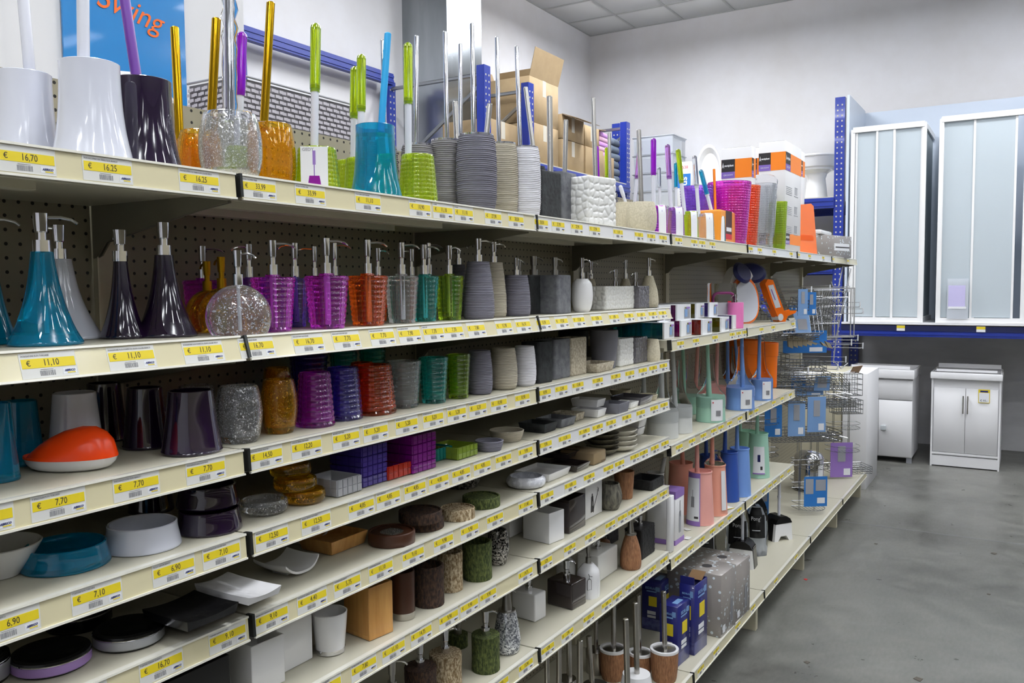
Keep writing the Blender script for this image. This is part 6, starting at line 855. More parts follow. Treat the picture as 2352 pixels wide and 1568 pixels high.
        flat('picture','card_grey',root,w*.12,h*.3,(w*.34,-dp/2-.0026,h*.2),0)
    elif s == 'mirrorset':
        g = MB(); W2, H2 = w*.45, h*.78; P = []
        for i in range(4):
            cx, cz = [(1,1),(-1,1),(-1,-1),(1,-1)][i]
            for k in range(5):
                t = math.pi/2*(i+k/4); P.append((cx*(W2-.03)+.03*math.cos(t), -dp*.2, H2/2+cz*(H2/2-.03)+.03*math.sin(t)))
        O(g.path(P,.007,8,True).m('frame',40),'pink_d','frame'); flat('leaflet','paper',root,w*.62,h*.55,(.0,-dp*.3,.004),0); flat('leaflet','red_ink',root,w*.16,h*.1,(w*.22,-dp*.28,h*.5),0)
        O(rbox(w*.98,dp*.9,h,.004,1),'film','clear_pack')
    elif s == 'wrapped':
        O(revolve(solid(sc(PROF[s],r,h)),44)); T = Vector(d['rod'][2:5]); L = T.length
        if d.get('cone'): 
            P = [(r*.99,h*.6),(r*.98,h+.001),(r*.8,h+.02),(r*.5,h+.05),(r*.3,h+.09),(r*.22,h+.15),(r*.18,h+L*.8)]
            O(revolve(interp(P,16),24,mod=lambda t,z,q: q*(1+.05*math.sin(t*5+z*30)) if z > h+.01 else q),'film','film_wrap')
    elif s == 'tallb':
        O(revolve(openup(sc(PROF[s],r,h),.003,h*.9),44))
    elif s == 'bin':
        O(revolve(openup(sc(PROF[s],r,h),.004,.02),48)); obj('bail', MB().path([(r*.95*math.cos(t),r*.2,h*.95+r*.5*math.sin(t)) for t in np.linspace(.1,3.04,12)],.002,6).m('bail',40),'wire',root)
    elif s in ('carton_s',):
        O(rbox(w,dp,h,.003,1)); e = .0008
        for (a, z0, z1) in ((0,h-.16,h-.06),(0,.04,.10)):
            mb = MB().box(-w/2-e,w/2+e,-dp/2-e,dp/2+e,z0,z1); O(mb.m('orange_band'),'card_orange','orange_band')
            for (sx, rzz, ww, ox, oy) in ((0,-math.pi/2,dp,-w/2-e*1.5,0),(1,0,w,0,-dp/2-e*1.5)):
                lw = min(ww*.45,.11); zc = (z1-z0)
                q = flat('logo_panel','card_black',root,lw,zc*.66,(ox+(-ww/2+lw/2 if sx else 0), oy+(ww/2-lw/2 if not sx else 0), z0+zc*.34),rzz); q2 = flat('name_panel','card_violet',root,lw,zc*.34,(ox+(-ww/2+lw/2 if sx else 0), oy+(ww/2-lw/2 if not sx else 0), z0),rzz)
                text('saniplast', lw*.2, 'paper', q, (lw*.06,-.001,zc*.33), name='logo_text', bold=.0006); text('GROOVY', lw*.17, 'paper', q2, (0,-.001,zc*.17), name='name_text')
                obj('logo_mark', MB().poly([(-lw*.46,zc*.2),(-lw*.38,zc*.5),(-lw*.30,zc*.2),(-lw*.38,zc*.28)],-.0012,-.0006,'y').m('logo_mark'),'paper',q)
        if w > .15:
            for i in range(3): 
                mb = MB(); z = h*.16+.11*i; mb.box(w*.05,w*.3,-dp/2-.001,-dp/2,z,z+.004).box(w*.08,w*.26,-dp/2-.001,-dp/2,z+.05,z+.054)
                for k in range(4): mb.box(w*.08+k*.018,w*.08+k*.018+.006,-dp/2-.001,-dp/2,z+.01,z+.05)
                O(mb.m('drawing'),'card_grey','drawing')
                mb = MB(); 
                for k in range(5): mb.box(-w*.45,-w*.1,-dp/2-.001,-dp/2,z+.01*k,z+.01*k+.003)
                O(mb.m('small_print'),'card_grey','small_print')
        mb = MB().box(-w/2+.01,-w/2+.05,-dp/2+.01,dp/2-.01,h,h+.002).box(w*.1,w/2-.01,-dp/2+.01,dp/2-.01,h,h+.002); O(mb.m('strap'),'card_black','top_flap')
    elif s in ('wrapbox','lilacbox','panelbox'):
        O(rbox(w,dp,h,.002,1))
        if s == 'wrapbox': O(MB().box(w*.1,w*.45,-dp/2-.001,-dp/2,.004,.008).m('slot'),'kraft_dark','slot'); O(rbox(w+.004,dp+.004,h+.003,.004,1),'film','film_wrap')
        if s == 'lilacbox':
            e=.0008; O(MB().box(-w/2-e,w/2+e,-dp/2-e,dp/2+e,h*.86,h+e).box(-w/2-e,w/2+e,-dp/2-e,dp/2+e,0,h*.09).m('lilac_band'),'card_lilac','lilac_band'); flat('picture','card_grey',root,w*.2,h*.4,(0,-dp/2-.001,h*.2),0); flat('picture','ink_grey',root,w*.05,h*.3,(0,-dp/2-.001,h*.5),0)
    elif s in ('bluebox','blueopen'):
        op = s == 'blueopen'; O(rbox(w,dp,h,.002,1,open_t=.004 if op else 0,floor=.01)); e = .0008
        for (rzz, ww, ox, oy) in ((0,w,0,-dp/2-e),(-math.pi/2,dp,-w/2-e,0)):
            q = flat('yellow_panel','label_yellow',root,ww*.4,h*.2,(ox+(ww*.06 if rzz==0 else 0),oy-(ww*.06 if rzz else 0),h*.5),rzz)
            flat('white_panel','paper',root,ww*.42,h*.07,(ox,oy,h*.33),rzz); flat('white_panel','paper',root,ww*.42,h*.05,(ox,oy,h*.26),rzz); flat('title_bar','card_sky',root,ww*.5,h*.025,(ox,oy,h*.79),rzz)
            q = flat('title_panel','card_sky',root,ww*.2,h*.09,(ox+(ww*.3 if rzz==0 else 0),oy-(ww*.3 if rzz else 0),h*.82),rzz)
            text('BIDRAS', ww*.16, 'card_sky', root, (ox,oy-(0 if rzz else .001) ,h*.865) if rzz==0 else (ox-.001,oy+ww*.05,h*.865), (math.pi/2,0,rzz), name='title_text', bold=.0004)
        if op:
            obj('flap', MB().box(0,.05,-dp/2+.003,dp/2-.003,0,.002).m('flap'),'kraft_dark',root,(w/2-.052,0,h-.002),(0,math.radians(-28),0)); O(MB().box(-w/2+.001,-w/2+.003,-dp/2+.003,dp/2-.003,h-.001,h+.03).m('flap'),'blue_box','flap')
        else: flat('top_print','card_sky',root,w*.5,.001,(0,0,h+.0003),0,t=dp*.3)
    elif s == 'bubblebox':
        O(rbox(w,dp,h,.002,1)); e = .0008
        for (rzz, ww, ox, oy) in ((0,w,w*.2,-dp/2-e),):
            flat('picture','card_grey',root,ww*.16,h*.42,(ox,oy,h*.12),rzz); flat('picture','ink',root,ww*.03,h*.36,(ox,oy-.0006,h*.14),rzz); flat('white_label','paper',root,ww*.16,h*.12,(-w*.32,oy,h*.06),0)
        O(MB().tube((0,-dp*.1,h-.004),(0,-dp*.1,h+.0008),.022,20).m('round_hole',30),'ink','round_hole')
    elif s == 'bluecard': pass
    if d.get('base'):
        O(revolve(solid([(r*(.8 if s=='cup_up' else 1.01),0),(r*(.86 if s=='cup_up' else 1.015),h*.02),(r*(.84 if s=='cup_up' else 1.015),h*(.12 if s=='cup_up' else .14))]),44), d['base'], 'metal_base')
    cd = d.get('card')
    if cd in (1,):   # picture card tied to the front
        rt = root; a = fa-rz-.12; q = obj('picture_card', MB().box(-.027,.027,-.001,0,0,.088).m('picture_card'),'paper',root,(r*1.02*math.cos(a),r*1.02*math.sin(a),.006),(0,0,a+math.pi/2))
        obj('picture', MB().box(-.003,.003,-.0015,-.001,.052,.080).box(-.001,.001,-.0015,-.001,.03,.052).m('picture'),'card_lilac',q); obj('picture', MB().poly([(-.014,.006),(.014,.006),(.010,.03),(-.010,.03)],-.0015,-.001,'y').m('picture'),'magenta',q)
        text('GEDY', .009, 'ink_grey', q, (-.012,-.0012,.082), name='logo_text')
    if cd == 2:      # paper sleeve strip wrapped from lid to front
        a = fa-rz+.4; pts = [(r*.1,h+.002),(r*.6,h+.002),(r*.86,h-.006),(r*1.0,h*.7),(r*1.06,h*.35),(r*1.08,.002)]; V = []; Fc = []; u = Vector((math.cos(a),math.sin(a),0)); v = Vector((-math.sin(a),math.cos(a),0)); hw = r*.40
        for off in (0,.0008):
            for (q, z) in pts: V += [tuple(u*(q+off)+v*hw+Vector((0,0,z+off))), tuple(u*(q+off)-v*hw+Vector((0,0,z+off)))]
        n = len(pts)
        for k in range(n-1): Fc += [(2*k,2*k+1,2*k+3,2*k+2),(2*n+2*k,2*n+2*k+2,2*n+2*k+3,2*n+2*k+1),(2*k,2*k+2,2*n+2*k+2,2*n+2*k),(2*k+1,2*n+2*k+1,2*n+2*k+3,2*k+3)]
        q = obj('paper_sleeve', mesh('paper_sleeve',V,Fc,50),'paper',root); c0 = u*(r*1.075)
        obj('picture', MB().box(-.0006,.0006,-.0012,0,h*.34,h*.85).poly([(-.004,h*.1),(.004,h*.1),(.003,h*.33),(-.003,h*.33)],-.0014,0,'y').m('picture'),'card_violet',q,tuple(u*r*1.07),(math.radians(-3),0,a+math.pi/2))
    if cd == 3:      # sticker on a wrapped brush
        a = fa-rz+.45; q = card_obj('sticker','paper',root,r,h*.08,h*.94,a-.42,a+.42); card_obj('barcode','ink_grey',root,r,h*.28,h*.5,a-.1,a+.22,off=.0032); card_obj('logo_mark','red_ink',root,r,h*.80,h*.85,a-.34,a-.26,off=.0032)
    if cd in (4,5,6):
        a = fa-rz+{4:-.55,5:.75,6:.05}[cd]; hw = {4:.55,5:.22,6:.5}[cd]; z0, z1 = {4:(.0,.99),5:(.12,.9),6:(.1,.72)}[cd]; rr = lambda f: r*(1-.19*f)
        if cd == 4:
            card_obj('card','card_lilac',root,rr(z0)+.004,h*z0,h*z1,a-hw,a+hw,R1=rr(z1)+.004); card_obj('card_print','paper',root,rr(.09)+.005,h*.09,h*.9,a-hw*.9,a+hw*.9,R1=rr(.9)+.005)
            card_obj('picture','ink_grey',root,rr(.35)+.006,h*.35,h*.55,a-.1,a+.14,R1=rr(.55)+.006); card_obj('picture','ink_grey',root,rr(.55)+.006,h*.55,h*.68,a-.01,a+.02,R1=rr(.68)+.006); card_obj('barcode','ink',root,rr(.14)+.006,h*.14,h*.18,a+.15,a+.42,R1=rr(.18)+.006)
        else:
            card_obj('card','paper',root,rr(z0)+.003,h*z0,h*z1,a-hw,a+hw,R1=rr(z1)+.003)
            if cd == 6: card_obj('picture','navy',root,rr(.38)+.004,h*.38,h*.54,a-.12,a+.12,R1=rr(.54)+.004); card_obj('card_print','card_lilac',root,rr(.1)+.004,h*.1,h*.13,a-hw,a+hw,R1=rr(.13)+.004); card_obj('barcode','ink',root,rr(.2)+.004,h*.2,h*.28,a+.12,a+.3,R1=rr(.28)+.004)
            else: O(revolve(interp([(r*.84,h),(r*.6,h+.015),(r*.28,h+.04),(r*.35,h+.06)],10),20,mod=lambda t,z,q: q*(1+.12*math.sin(t*7+z*80))),'film','film_wrap')
    if 'wrap' in d:
        if d['wrap'] == 1:
            T = Vector(d['rod'][2:5]); O(MB().path([Vector((0,0,h))+T*f+Vector((.002*math.sin(f*40),.002*math.cos(f*33),0)) for f in np.linspace(0,.98,14)],.013,10).m('film_wrap',60),'film','film_wrap')
        else: O(revolve(interp([(r*.9,h*.2),(r*1.03,h*.8),(r*1.08,h),(r*1.02,h+.03),(r*.6,h+.05),(1e-4,h+.052)],16),40,mod=lambda t,z,q: q*(1+.03*math.sin(t*9+z*70)+.02*math.sin(t*17-z*90))),'film','film_wrap')
    if d.get('draw'):
        q = MB(); W_ = (w or r*1.7)
        if d['draw'] == 'tp':
            y = -dp/2-.0006; q.poly([(-W_*.2,h*.15),(-W_*.02,h*.15),(-W_*.06,h*.62),(-W_*.17,h*.62)],y-.0004,y,'y').box(-W_*.14,-W_*.09,y-.0004,y,h*.62,h*.7).path([(W_*.22,y,h*.78),(W_*.18,y,h*.6),(W_*.0,y,h*.3),(-W_*.06,y,h*.12)],.0009,5).path([(W_*.2,y,h*.82),(W_*.27,y,h*.78),(W_*.25,y,h*.68)],.0009,5)
            o = O(q.m('drawing',40),'ink','drawing'); text('TTIPP', .006, 'paper', o, (-W_*.115,y-.0006,h*.4),(math.pi/2,math.pi/2,0),name='drawing_text')
        else:
            a = fa-rz+.1; c = Vector((math.cos(a),math.sin(a),0))*r*1.03; q.path([(-.007,0,h*.28),(.006,0,h*.30),(.006,0,h*.58),(.003,0,h*.62),(-.004,0,h*.62),(-.007,0,h*.56)],.0009,5,True).path([(-.001,0,h*.62),(-.001,0,h*.72),(.009,0,h*.69)],.0009,5).path([(-.001,0,h*.72),(-.003,0,h*.78)],.0009,5)
            obj('drawing', q.m('drawing',40),'ink',root,tuple(c),(0,0,a+math.pi/2))
    if 'rod' in d: rods(d, root, h)
    if 'pump' in d: pumps(d, root, ht)
    return root
for nm_, c_b in (('magenta',(232,70,216)),('purple',(176,112,240)),('orange',(255,110,30)),('lime',(206,232,60))): tint(nm_+'_b', c_b, .85)
for nm_, c_b in (('magenta',(150,20,160)),('indigo',(84,64,176)),('clear',(220,222,230)),('red',(214,44,24)),('teal',(30,160,150)),('lime_d',(160,190,60))): tint(nm_+'_s', c_b, .5)
mat('orange_w2', (250,72,14), .25)
for d in ITEMS: build(d)
# ---------------- cleaning sets on the base shelf ----------------
ZB = .204
def dustpan(label, x, y, rz, stick_h, front=True):
    r = thing('dustpan', label, 'dustpan', (x,y,ZB), rz, 'upright dustpans on the base shelf')
    mb = MB(); P = [(-.065,0),(-.04,0),(-.02,.028),(.02,.028),(.04,0),(.065,0),(.055,.105),(.045,.118),(-.045,.118),(-.055,.105)]
    mb.poly(P, -.02, .05, 'y'); obj('pan', mb.m('pan'), 'white_g', r); obj('hood', MB().poly([(-.06,.10),(.06,.10),(.045,.125),(.02,.14),(-.02,.14),(-.045,.125)], -.022,.075,'y').poly([(-.068,.0),(-.058,.0),(-.05,.11),(-.058,.11)],.0,.075,'y').poly([(.068,.0),(.058,.0),(.05,.11),(.058,.11)],.0,.075,'y').m('hood'), 'black_g', r)
    obj('handle', MB().tube((0,.02,.13),(0,.02,stick_h),.008,12).tube((0,.02,stick_h*.6),(0,.02,stick_h*.6+.012),.0105,12).m('handle',40), 'stick_white', r)
dustpan('white dustpan with black hood standing alone at the shelf middle', 3.86, .03, -.6, .40)
dustpan('white dustpan with black hood seen edge on behind the bubble print cartons', 3.28, .09, -1.5, .42)
dustpan('black hooded dustpan in the shade near the back panel', 3.05, .27, -.8, .42)
for i, (lab, x, y, s) in enumerate((('clear bag toilet brush with black label, the front one',3.55,.09,1),('clear bag toilet brush with black label, left one behind the dustpan stick',3.38,.14,1),('clear bag toilet brush with black label, standing furthest back',3.86,.22,1),('clear bag toilet brush in the dark near the back panel',3.2,.26,.95))):
    r = thing('bagged_toilet_brush', lab, 'toilet brush', (x,y,ZB), 0, 'bagged toilet brushes on the base shelf'); fa = math.atan2(-1.1344-y,-.9787-x)
    obj('holder', revolve(solid([(.058*s,0),(.06*s,.03),(.05*s,.05),(.047*s,.2),(.03*s,.25)]),32), 'translucent', r); obj('bag', revolve(interp([(.06*s,.0),(.062*s,.12),(.055*s,.25),(.022*s,.32),(.012*s,.35),(.03*s,.385)],14),28,mod=lambda t,z,q: q*(1+.05*math.sin(t*6+z*40))), 'film', r)
    l = card_obj('black_label','black_m',r,.057*s,.10,.225,fa-.85,fa+.85,R1=.052*s,off=.006); card_obj('label_top','black_m',r,.052*s,.225,.26,fa-.6,fa+.6,R1=.034*s,off=.006)
    c = Vector((math.cos(fa),math.sin(fa),0))*.066*s; text("Pong'", .030, 'paper', l, (c.x,c.y,.205), (math.pi/2,0,fa+math.pi/2), sx=.8, name='label_text'); card_obj('label_line','paper',l,.062*s,.14,.144,fa-.3,fa+.35,off=.004)
    obj('tuft', MB().path([(0,0,.31),(.008,-.004,.34),(-.012,.006,.375)],.009,8).m('tuft',50),'black_m',r)
r = thing('suction_hook', 'clear plastic suction cup with curved hooks lying on the bubble print cartons', 'hook', (2.60,.14,.204+.2622))
obj('cup', revolve([(.0002,.012),(.01,.012),(.03,.004),(.038,0),(.0002,.002)],28), 'seal', r); obj('hooks', MB().tube((0,0,.008),(0,0,.05),.007,10).path([(0,0,.05),(-.018,.0,.06),(-.034,0,.048),(-.038,0,.036)],.004,8).path([(0,0,.05),(.018,0,.06),(.034,0,.046),(.036,0,.03)],.004,8).path([(0,0,.05),(.005,.02,.058),(.01,.034,.044)],.004,8).m('hooks',40), 'seal', r)
tag(obj('loose_price_card', MB().box(-.045,.045,-.03,.03,0,.001).m('loose_price_card'), 'paper', None, (2.83,.05,.6225), (0,.0,-.5)), 'white price card with yellow edge lying on the lower right shelf', 'price card')
obj('yellow_edge', MB().box(-.045,.045,-.032,-.026,.001,.0014).m('yellow_edge'), 'label_yellow', bpy.data.objects['loose_price_card']); text('75', .03, 'ink', bpy.data.objects['loose_price_card'], (0,0,.0015), (0,0,0))
for i, (x, y) in enumerate(((2.30,.03),(2.42,.08),(2.22,.06))):
    o = tag(obj('paper_scrap', MB().box(-.02,.02,-.012,.012,0,.0006).m('paper_scrap'), 'label_white', None, (x,y,.6225), (0,0,i)), ['printed paper scrap lying before the lilac topped pack','printed paper scrap lying right of the lilac topped pack','printed paper scrap nearest the shelf end'][i], 'scrap')
# orange and white potty-like seat with navy cushions on the upper right shelf
r = thing('litter_scoop_set', 'white oval basin with orange rim leaning against a navy padded seat', 'basin', (3.50,.16,1.4525), -.5)
def ovoid(sx, sz, y0, y1, n=36, p=2.3, dz=0, top=.86):
    P = []
    for i in range(n):
        t = 2*math.pi*i/n; c, s_ = math.cos(t), math.sin(t); x = sx*abs(c)**(2/p)*(1 if c > 0 else -1); z = sz*abs(s_)**(2/p)*(1 if s_ > 0 else -1); x *= (1-(1-top)*(z/sz+1)/2); P.append((x, z+dz))
    return MB().poly(P, y0, y1, 'y')
obj('rim', ovoid(.124,.126,-.014,0,dz=.119,top=.74).m('rim'), 'orange_p', r); obj('basin', ovoid(.107,.110,-.022,-.004,dz=.117,top=.72).m('basin',30), 'white_p', r); obj('shell', ovoid(.11,.15,0,.06,dz=.155,top=.8).m('shell',30), 'white_g', r)
for k, (x, rr) in enumerate(((-.035,.25),(.085,-.5))): obj('cushion', revolve([(.0002,-.015),(.055,-.014),(.07,0),(.055,.014),(.0002,.015)],32), 'navy', r, (x,-.03+.05*k,.268), (math.pi/2-.35,.0,rr)).scale = (1.15,.85,1)
r = thing('orange_scoop', 'orange plastic scoop in a clear bag with a white leaflet', 'scoop', (3.80,.05,1.4525), -.5)
obj('blade', MB().poly([(-.12,.21),(-.10,.235),(-.06,.23),(-.04,.19),(.03,.06),(.13,.058),(.12,.045),(.06,.03),(.04,.0),(-.01,0),(-.02,.03),(-.07,.11)],-.02,.02,'y').m('blade'), 'orange_p', r); obj('leaflet', MB().poly([(-.10,.20),(-.06,.205),(.0,.08),(-.04,.075)],-.0225,-.021,'y').m('leaflet'), 'paper', r)
obj('picture', MB().poly([(-.08,.18),(-.072,.18),(-.04,.12),(-.048,.12)],-.0235,-.0226,'y').m('picture'), 'card_lilac', r); obj('hinge', MB().tube((.0,-.024,.024),(.0,.024,.024),.02,20).m('hinge',40), 'white_g', r); obj('bag', MB().poly([(-.125,.10),(-.13,.235),(-.04,.24),(.05,.08),(.12,.0),(-.02,.0)],-.028,.028,'y').m('bag'), 'film', r)
# top shelf end: orange dustpan, bubble print pack
r = thing('orange_dustpan', 'orange plastic dustpan standing on its side at the end of the top shelf', 'dustpan', (4.62,.08,1.845), -.35)
obj('pan', MB().poly([(-.11,0),(.10,0),(.05,.31),(.02,.325),(-.11,.31)],-.02,.02,'y').m('pan'), 'orange_p', r); obj('label', MB().box(-.10,.05,-.0215,-.0205,.09,.125).m('label'), 'orange_ink', r); obj('grey_back', MB().poly([(.0,0),(.13,0),(.13,.28),(.06,.285)],.025,.06,'y').m('grey_back'), 'card_grey', r)
r = thing('bubble_pack', 'grey bubble print dispenser pack at the far end of the top shelf', 'carton', (5.30,.10,1.845), -.25)
obj('body', rbox(.56,.14,.155,.004,1), 'bubble', r); obj('picture', MB().box(0,.24,-.0712,-.0702,.05,.10).m('picture'), 'paper', r); obj('picture', MB().box(.02,.24,-.0722,-.0713,.07,.078).m('picture'), 'ink', r)
tag(obj('soap_bar_tray', rbox(.36,.1,.03,.012,2), 'white_g', None, (5.22,.12,2.001)), 'white plastic tray lying on the bubble print pack', 'tray')
tag(obj('white_plug', revolve(solid([(.03,0),(.035,.01),(.035,.09),(.02,.1)]),20), 'white_g', None, (5.72,.05,1.846)), 'white plastic piece beside the bubble print pack', 'fitting')
# ---------------- hook bay: wire baskets, hooks, cards ----------------
def wbox(w, d, h, nx=8, nz=4, r=.0028):
    mb = MB()
    for z in np.linspace(0,h,nz): mb.path([(-w/2,-d/2,z),(w/2,-d/2,z),(w/2,d/2,z),(-w/2,d/2,z)], r, 4, True)
    for i in range(nx+1): x = -w/2+w*i/nx; mb.path([(x,-d/2,h),(x,-d/2,0),(x,d/2,0),(x,d/2,h)], r*.7, 4)
    for i in range(4): y = -d/2+d*i/3; mb.path([(-w/2,y,0),(w/2,y,0)], r*.7, 4)
    return mb
def basket(lab, x, y, z, rz, w, d, h, mt='wire', card=None, tilt=0, **k):
    r = thing('wire_basket', lab, 'wire basket', (x,y,z), rz, 'wire baskets and racks in the hook bays'); r.rotation_euler = (tilt,0,rz)
    obj('wire_frame', wbox(w,d,h,**k).m('wire_frame',40), mt, r)
    if card: obj('card', MB().box(-.05,.05,-d/2-.004,-d/2-.003,.0,min(.14,h+.05)).m('card'), card, r); obj('card_picture', MB().box(-.03,.03,-d/2-.005,-d/2-.0042,.02,.09).m('card_picture'), 'card_grey', r)
    return r
def caddy(lab, x, y, z, rz, R_, tiers, dz, card=None, card_z=0, grp='wire corner caddies'):
    r = thing('corner_caddy', lab, 'wire caddy', (x,y,z), rz, grp); mb = MB()
    for i in range(tiers):
        for k, zz in enumerate((z0 := i*dz, i*dz+.035)):
            P = [(R_*math.cos(t), R_*math.sin(t), zz) for t in np.linspace(math.pi, 2*math.pi, 14)]; mb.path(P+[(R_,R_*.35,zz),(-R_,R_*.35,zz)], .0022, 4, True)
        for j in range(9):
            xx = -R_+2*R_*(j+.5)/9; mb.path([(xx,R_*.35,i*dz),(xx,-math.sqrt(max(R_*R_-xx*xx,0)),i*dz)], .0014, 4)
    for xx in (-R_*.5, R_*.5, -R_*.42, R_*.58): mb.path([(xx,R_*.35,-.03),(xx,R_*.35,(tiers-1)*dz+.16)], .0025, 4)
    obj('wire_frame', mb.m('wire_frame',40), 'wire', r)
    if card: 
        obj('card', MB().box(-.075,.075,-R_-.004,-R_-.003,card_z,card_z+.19).m('card'), card, r); obj('card_picture', MB().box(-.065,-.015,-R_-.005,-R_-.0042,card_z+.08,card_z+.175).box(.0,.065,-R_-.005,-R_-.0042,card_z+.10,card_z+.17).m('card_picture'), 'card_grey', r); obj('barcode', MB().box(.01,.06,-R_-.005,-R_-.0042,card_z+.02,card_z+.055).m('barcode'), 'paper', r)
    return r
FC = -.95
basket('large rectangular chrome towel rack frame hanging in the hook bay', 5.05, .02, 1.30, FC, .34, .05, .33, 'wire_w', nx=3, nz=2, r=.006)
basket('tilted chrome basket with blue card leaning left of the towel rack', 4.55, .10, 1.33, FC, .26, .14, .17, card='card_sky', tilt=-.35, nx=10)
basket('second chrome basket hanging behind the tilted one', 4.75, .22, 1.38, FC+.2, .3, .16, .12, card='card_blue', nx=12)
basket('chrome shower basket left of the blue pack', 4.30, .24, 1.15, FC, .24, .14, .08, nx=9)
basket('wide wire basket under the blue pack', 4.70, .15, 1.10, FC-.2, .34, .2, .06, nx=14)
basket('slanted wire tray with blue packs below the price hooks', 4.85, .05, .99, FC-.1, .36, .2, .05, card='card_sky', tilt=.25, nx=14)
basket('wire tray with three blue picture cards', 4.62, .10, .66, FC, .46, .22, .06, nx=16)
basket('open wire tray at right of the three cards', 5.3, .05, .80, FC, .3, .15, .05, nx=8)
basket('small wire rack of stacked square loops at the far right', 5.62, .0, .84, FC, .2, .12, .16, nx=5, nz=5)
basket('dark wire basket in the back of the hook bay', 4.5, .30, .90, FC, .3, .12, .1, nx=10)
basket('chrome basket at the upper back near the panel edge', 5.35, .22, 1.36, FC, .26, .14, .14, nx=8)
basket('shallow chrome basket beside the lilac card', 5.75, .0, .24, FC, .3, .18, .05, nx=8)
caddy('tall corner caddy with wire tiers behind the mint toilet brush', 4.3, .27, .40, FC, .11, 3, .2)
caddy('tall corner caddy with empty round tiers hanging in the middle', 4.95, .10, .42, FC, .12, 2, .2)
caddy('corner caddy with rounded tiers hanging furthest right', 5.66, .02, .42, FC, .12, 3, .17)
caddy('low corner caddy with blue picture card standing on the base shelf', 4.56, .03, .235, FC, .10, 2, .12, 'card_blue', .03)
caddy('low corner caddy with blue card near the dustpan stick', 4.02, .25, .235, FC, .09, 2, .13, 'card_blue', .05)
caddy('low corner caddy behind the pedal bin', 5.35, .22, .235, FC, .1, 2, .12)
for i, (x, y, z, lab, mt, hw, hh) in enumerate(((4.42,.08,.71,'blue and white blister card hanging in the middle, centre one','card_sky',.055,.11),(4.62,.0,.71,'blue and white blister card hanging at right','card_sky',.06,.115),(4.33,.2,.71,'blue and white blister card hanging at left behind the mint brush','card_blue',.055,.1),(4.86,.13,1.20,'blue cardboard pack with barcode in the hook bay','card_blue',.15,.075),(4.28,.02,1.47,'blue hook card behind the orange scoop, left','card_sky',.03,.08),(4.42,.0,1.47,'blue hook card behind the orange scoop, right','card_blue',.03,.07),(5.62,.02,.22,'lilac picture card leaning beside the pedal bin','card_lilac',.085,.13),(4.75,.08,.93,'blue pack lying slanted in the wire tray','card_sky',.1,.03))):
    r = thing('product_card', lab, 'card', (x,y,z), FC, 'product cards in the hook bays'); obj('card', MB().box(-hw,hw,-.002,.002,0,2*hh).m('card'), mt, r)
    obj('card_picture', MB().box(-hw*.35,hw*.35,-.004,-.0025,hh*.9,hh*1.8).m('card_picture'), 'card_grey', r); obj('barcode', MB().box(hw*.2,hw*.8,-.0035,-.0025,hh*.12,hh*.5).m('barcode'), 'paper', r)

for (lab, x, y, z, dr, w_, d_, h_, mt_, c_, tl) in (('chrome soap rack with fine bars hanging high at left',4.28,.14,1.50,0,.28,.12,.06,'wire',None,0),('chrome basket hooked upside down in the centre of the hook bay',4.85,.10,1.44,.3,.26,.14,.12,'wire',None,.3),
 ('grey wire rack pressed against the towel frame',5.2,.12,1.28,.1,.24,.12,.30,'wire',None,0),('chrome glass shelf frame above the blue pack',4.58,.18,1.30,0,.36,.14,.04,'wire',None,-.1),('wire basket under the wide wire basket',4.75,.12,1.03,.05,.36,.18,.05,'wire',None,.1),
 ('deep wire basket left of the slanted tray',4.35,.15,.93,0,.24,.14,.09,'wire',None,0),('second deep wire basket behind the slanted tray',4.95,.22,.90,0,.28,.14,.1,'wire','card_blue',0),('fan shaped wire tray above the three cards',4.75,.05,.87,.1,.38,.16,.04,'wire',None,.15),
 ('tiered square wire rack at far right, lower piece',5.66,.0,.70,0,.2,.12,.10,'wire',None,0),('long narrow chrome tray along the panel',5.15,.30,1.02,.95,.5,.1,.06,'wire',None,0),('wire basket beneath the three cards at right',5.0,.10,.60,0,.3,.16,.05,'wire',None,0),('twisted chrome rack leaning in the upper clutter',4.98,.05,1.42,.2,.2,.1,.2,'wire_w',None,.5)):
    basket(lab, x, y, z, FC+dr, w_, d_, h_, mt_, card=c_, tilt=tl, nx=11)
for i, (x, z, L) in enumerate(((5.55,1.60,.42),(5.72,1.60,.40),(5.2,1.61,.36),(4.7,1.60,.34),(5.75,1.235,.46),(5.6,1.21,.44),(5.5,1.09,.42),(5.2,1.06,.42),(4.55,1.09,.36),(5.82,1.48,.46),(5.9,1.43,.47),(5.85,1.17,.48),(5.4,.92,.4),(4.9,.92,.38))):
    r = thing('display_hook', 'chrome display hook with white price plate, ' + ['upper row right','upper row far right','upper row middle','upper row left','long one in the gap before the blue rack','shorter one in that gap','above the wire trays, right','above the wire trays, middle','above the wire trays, left','sticking out beyond the towel rack, higher','sticking out beyond the towel rack, middle','sticking out beyond the towel rack, lower','low row right','low row left'][i], 'hook', (x,.41,z), 0, 'display hooks on the back panel')
    obj('prong', MB().path([(0,0,0),(0,-L,.005),(0,-L-.012,.02)],.003,6).path([(0,0,.035),(0,-L-.005,.04)],.002,6).m('prong',40),'wire_w',r); obj('price_plate', MB().box(-.016,.016,-L-.012,-L-.008,.0,.045).m('price_plate'),'paper',r)
r = thing('tan_bag', 'tan ribbed plastic tray hanging tilted under the chrome baskets', 'tray', (4.62,.05,1.25), FC); mb = MB()
for i in range(9): mb.poly([(-.15+.034*i,.10-.012*i),(-.12+.034*i,.09-.012*i),(-.11+.03*i,.0+.004*i),(-.14+.03*i,.012+.004*i)],-.01,.01,'y')
obj('ribs', mb.m('ribs'), 'bag_tan', r)
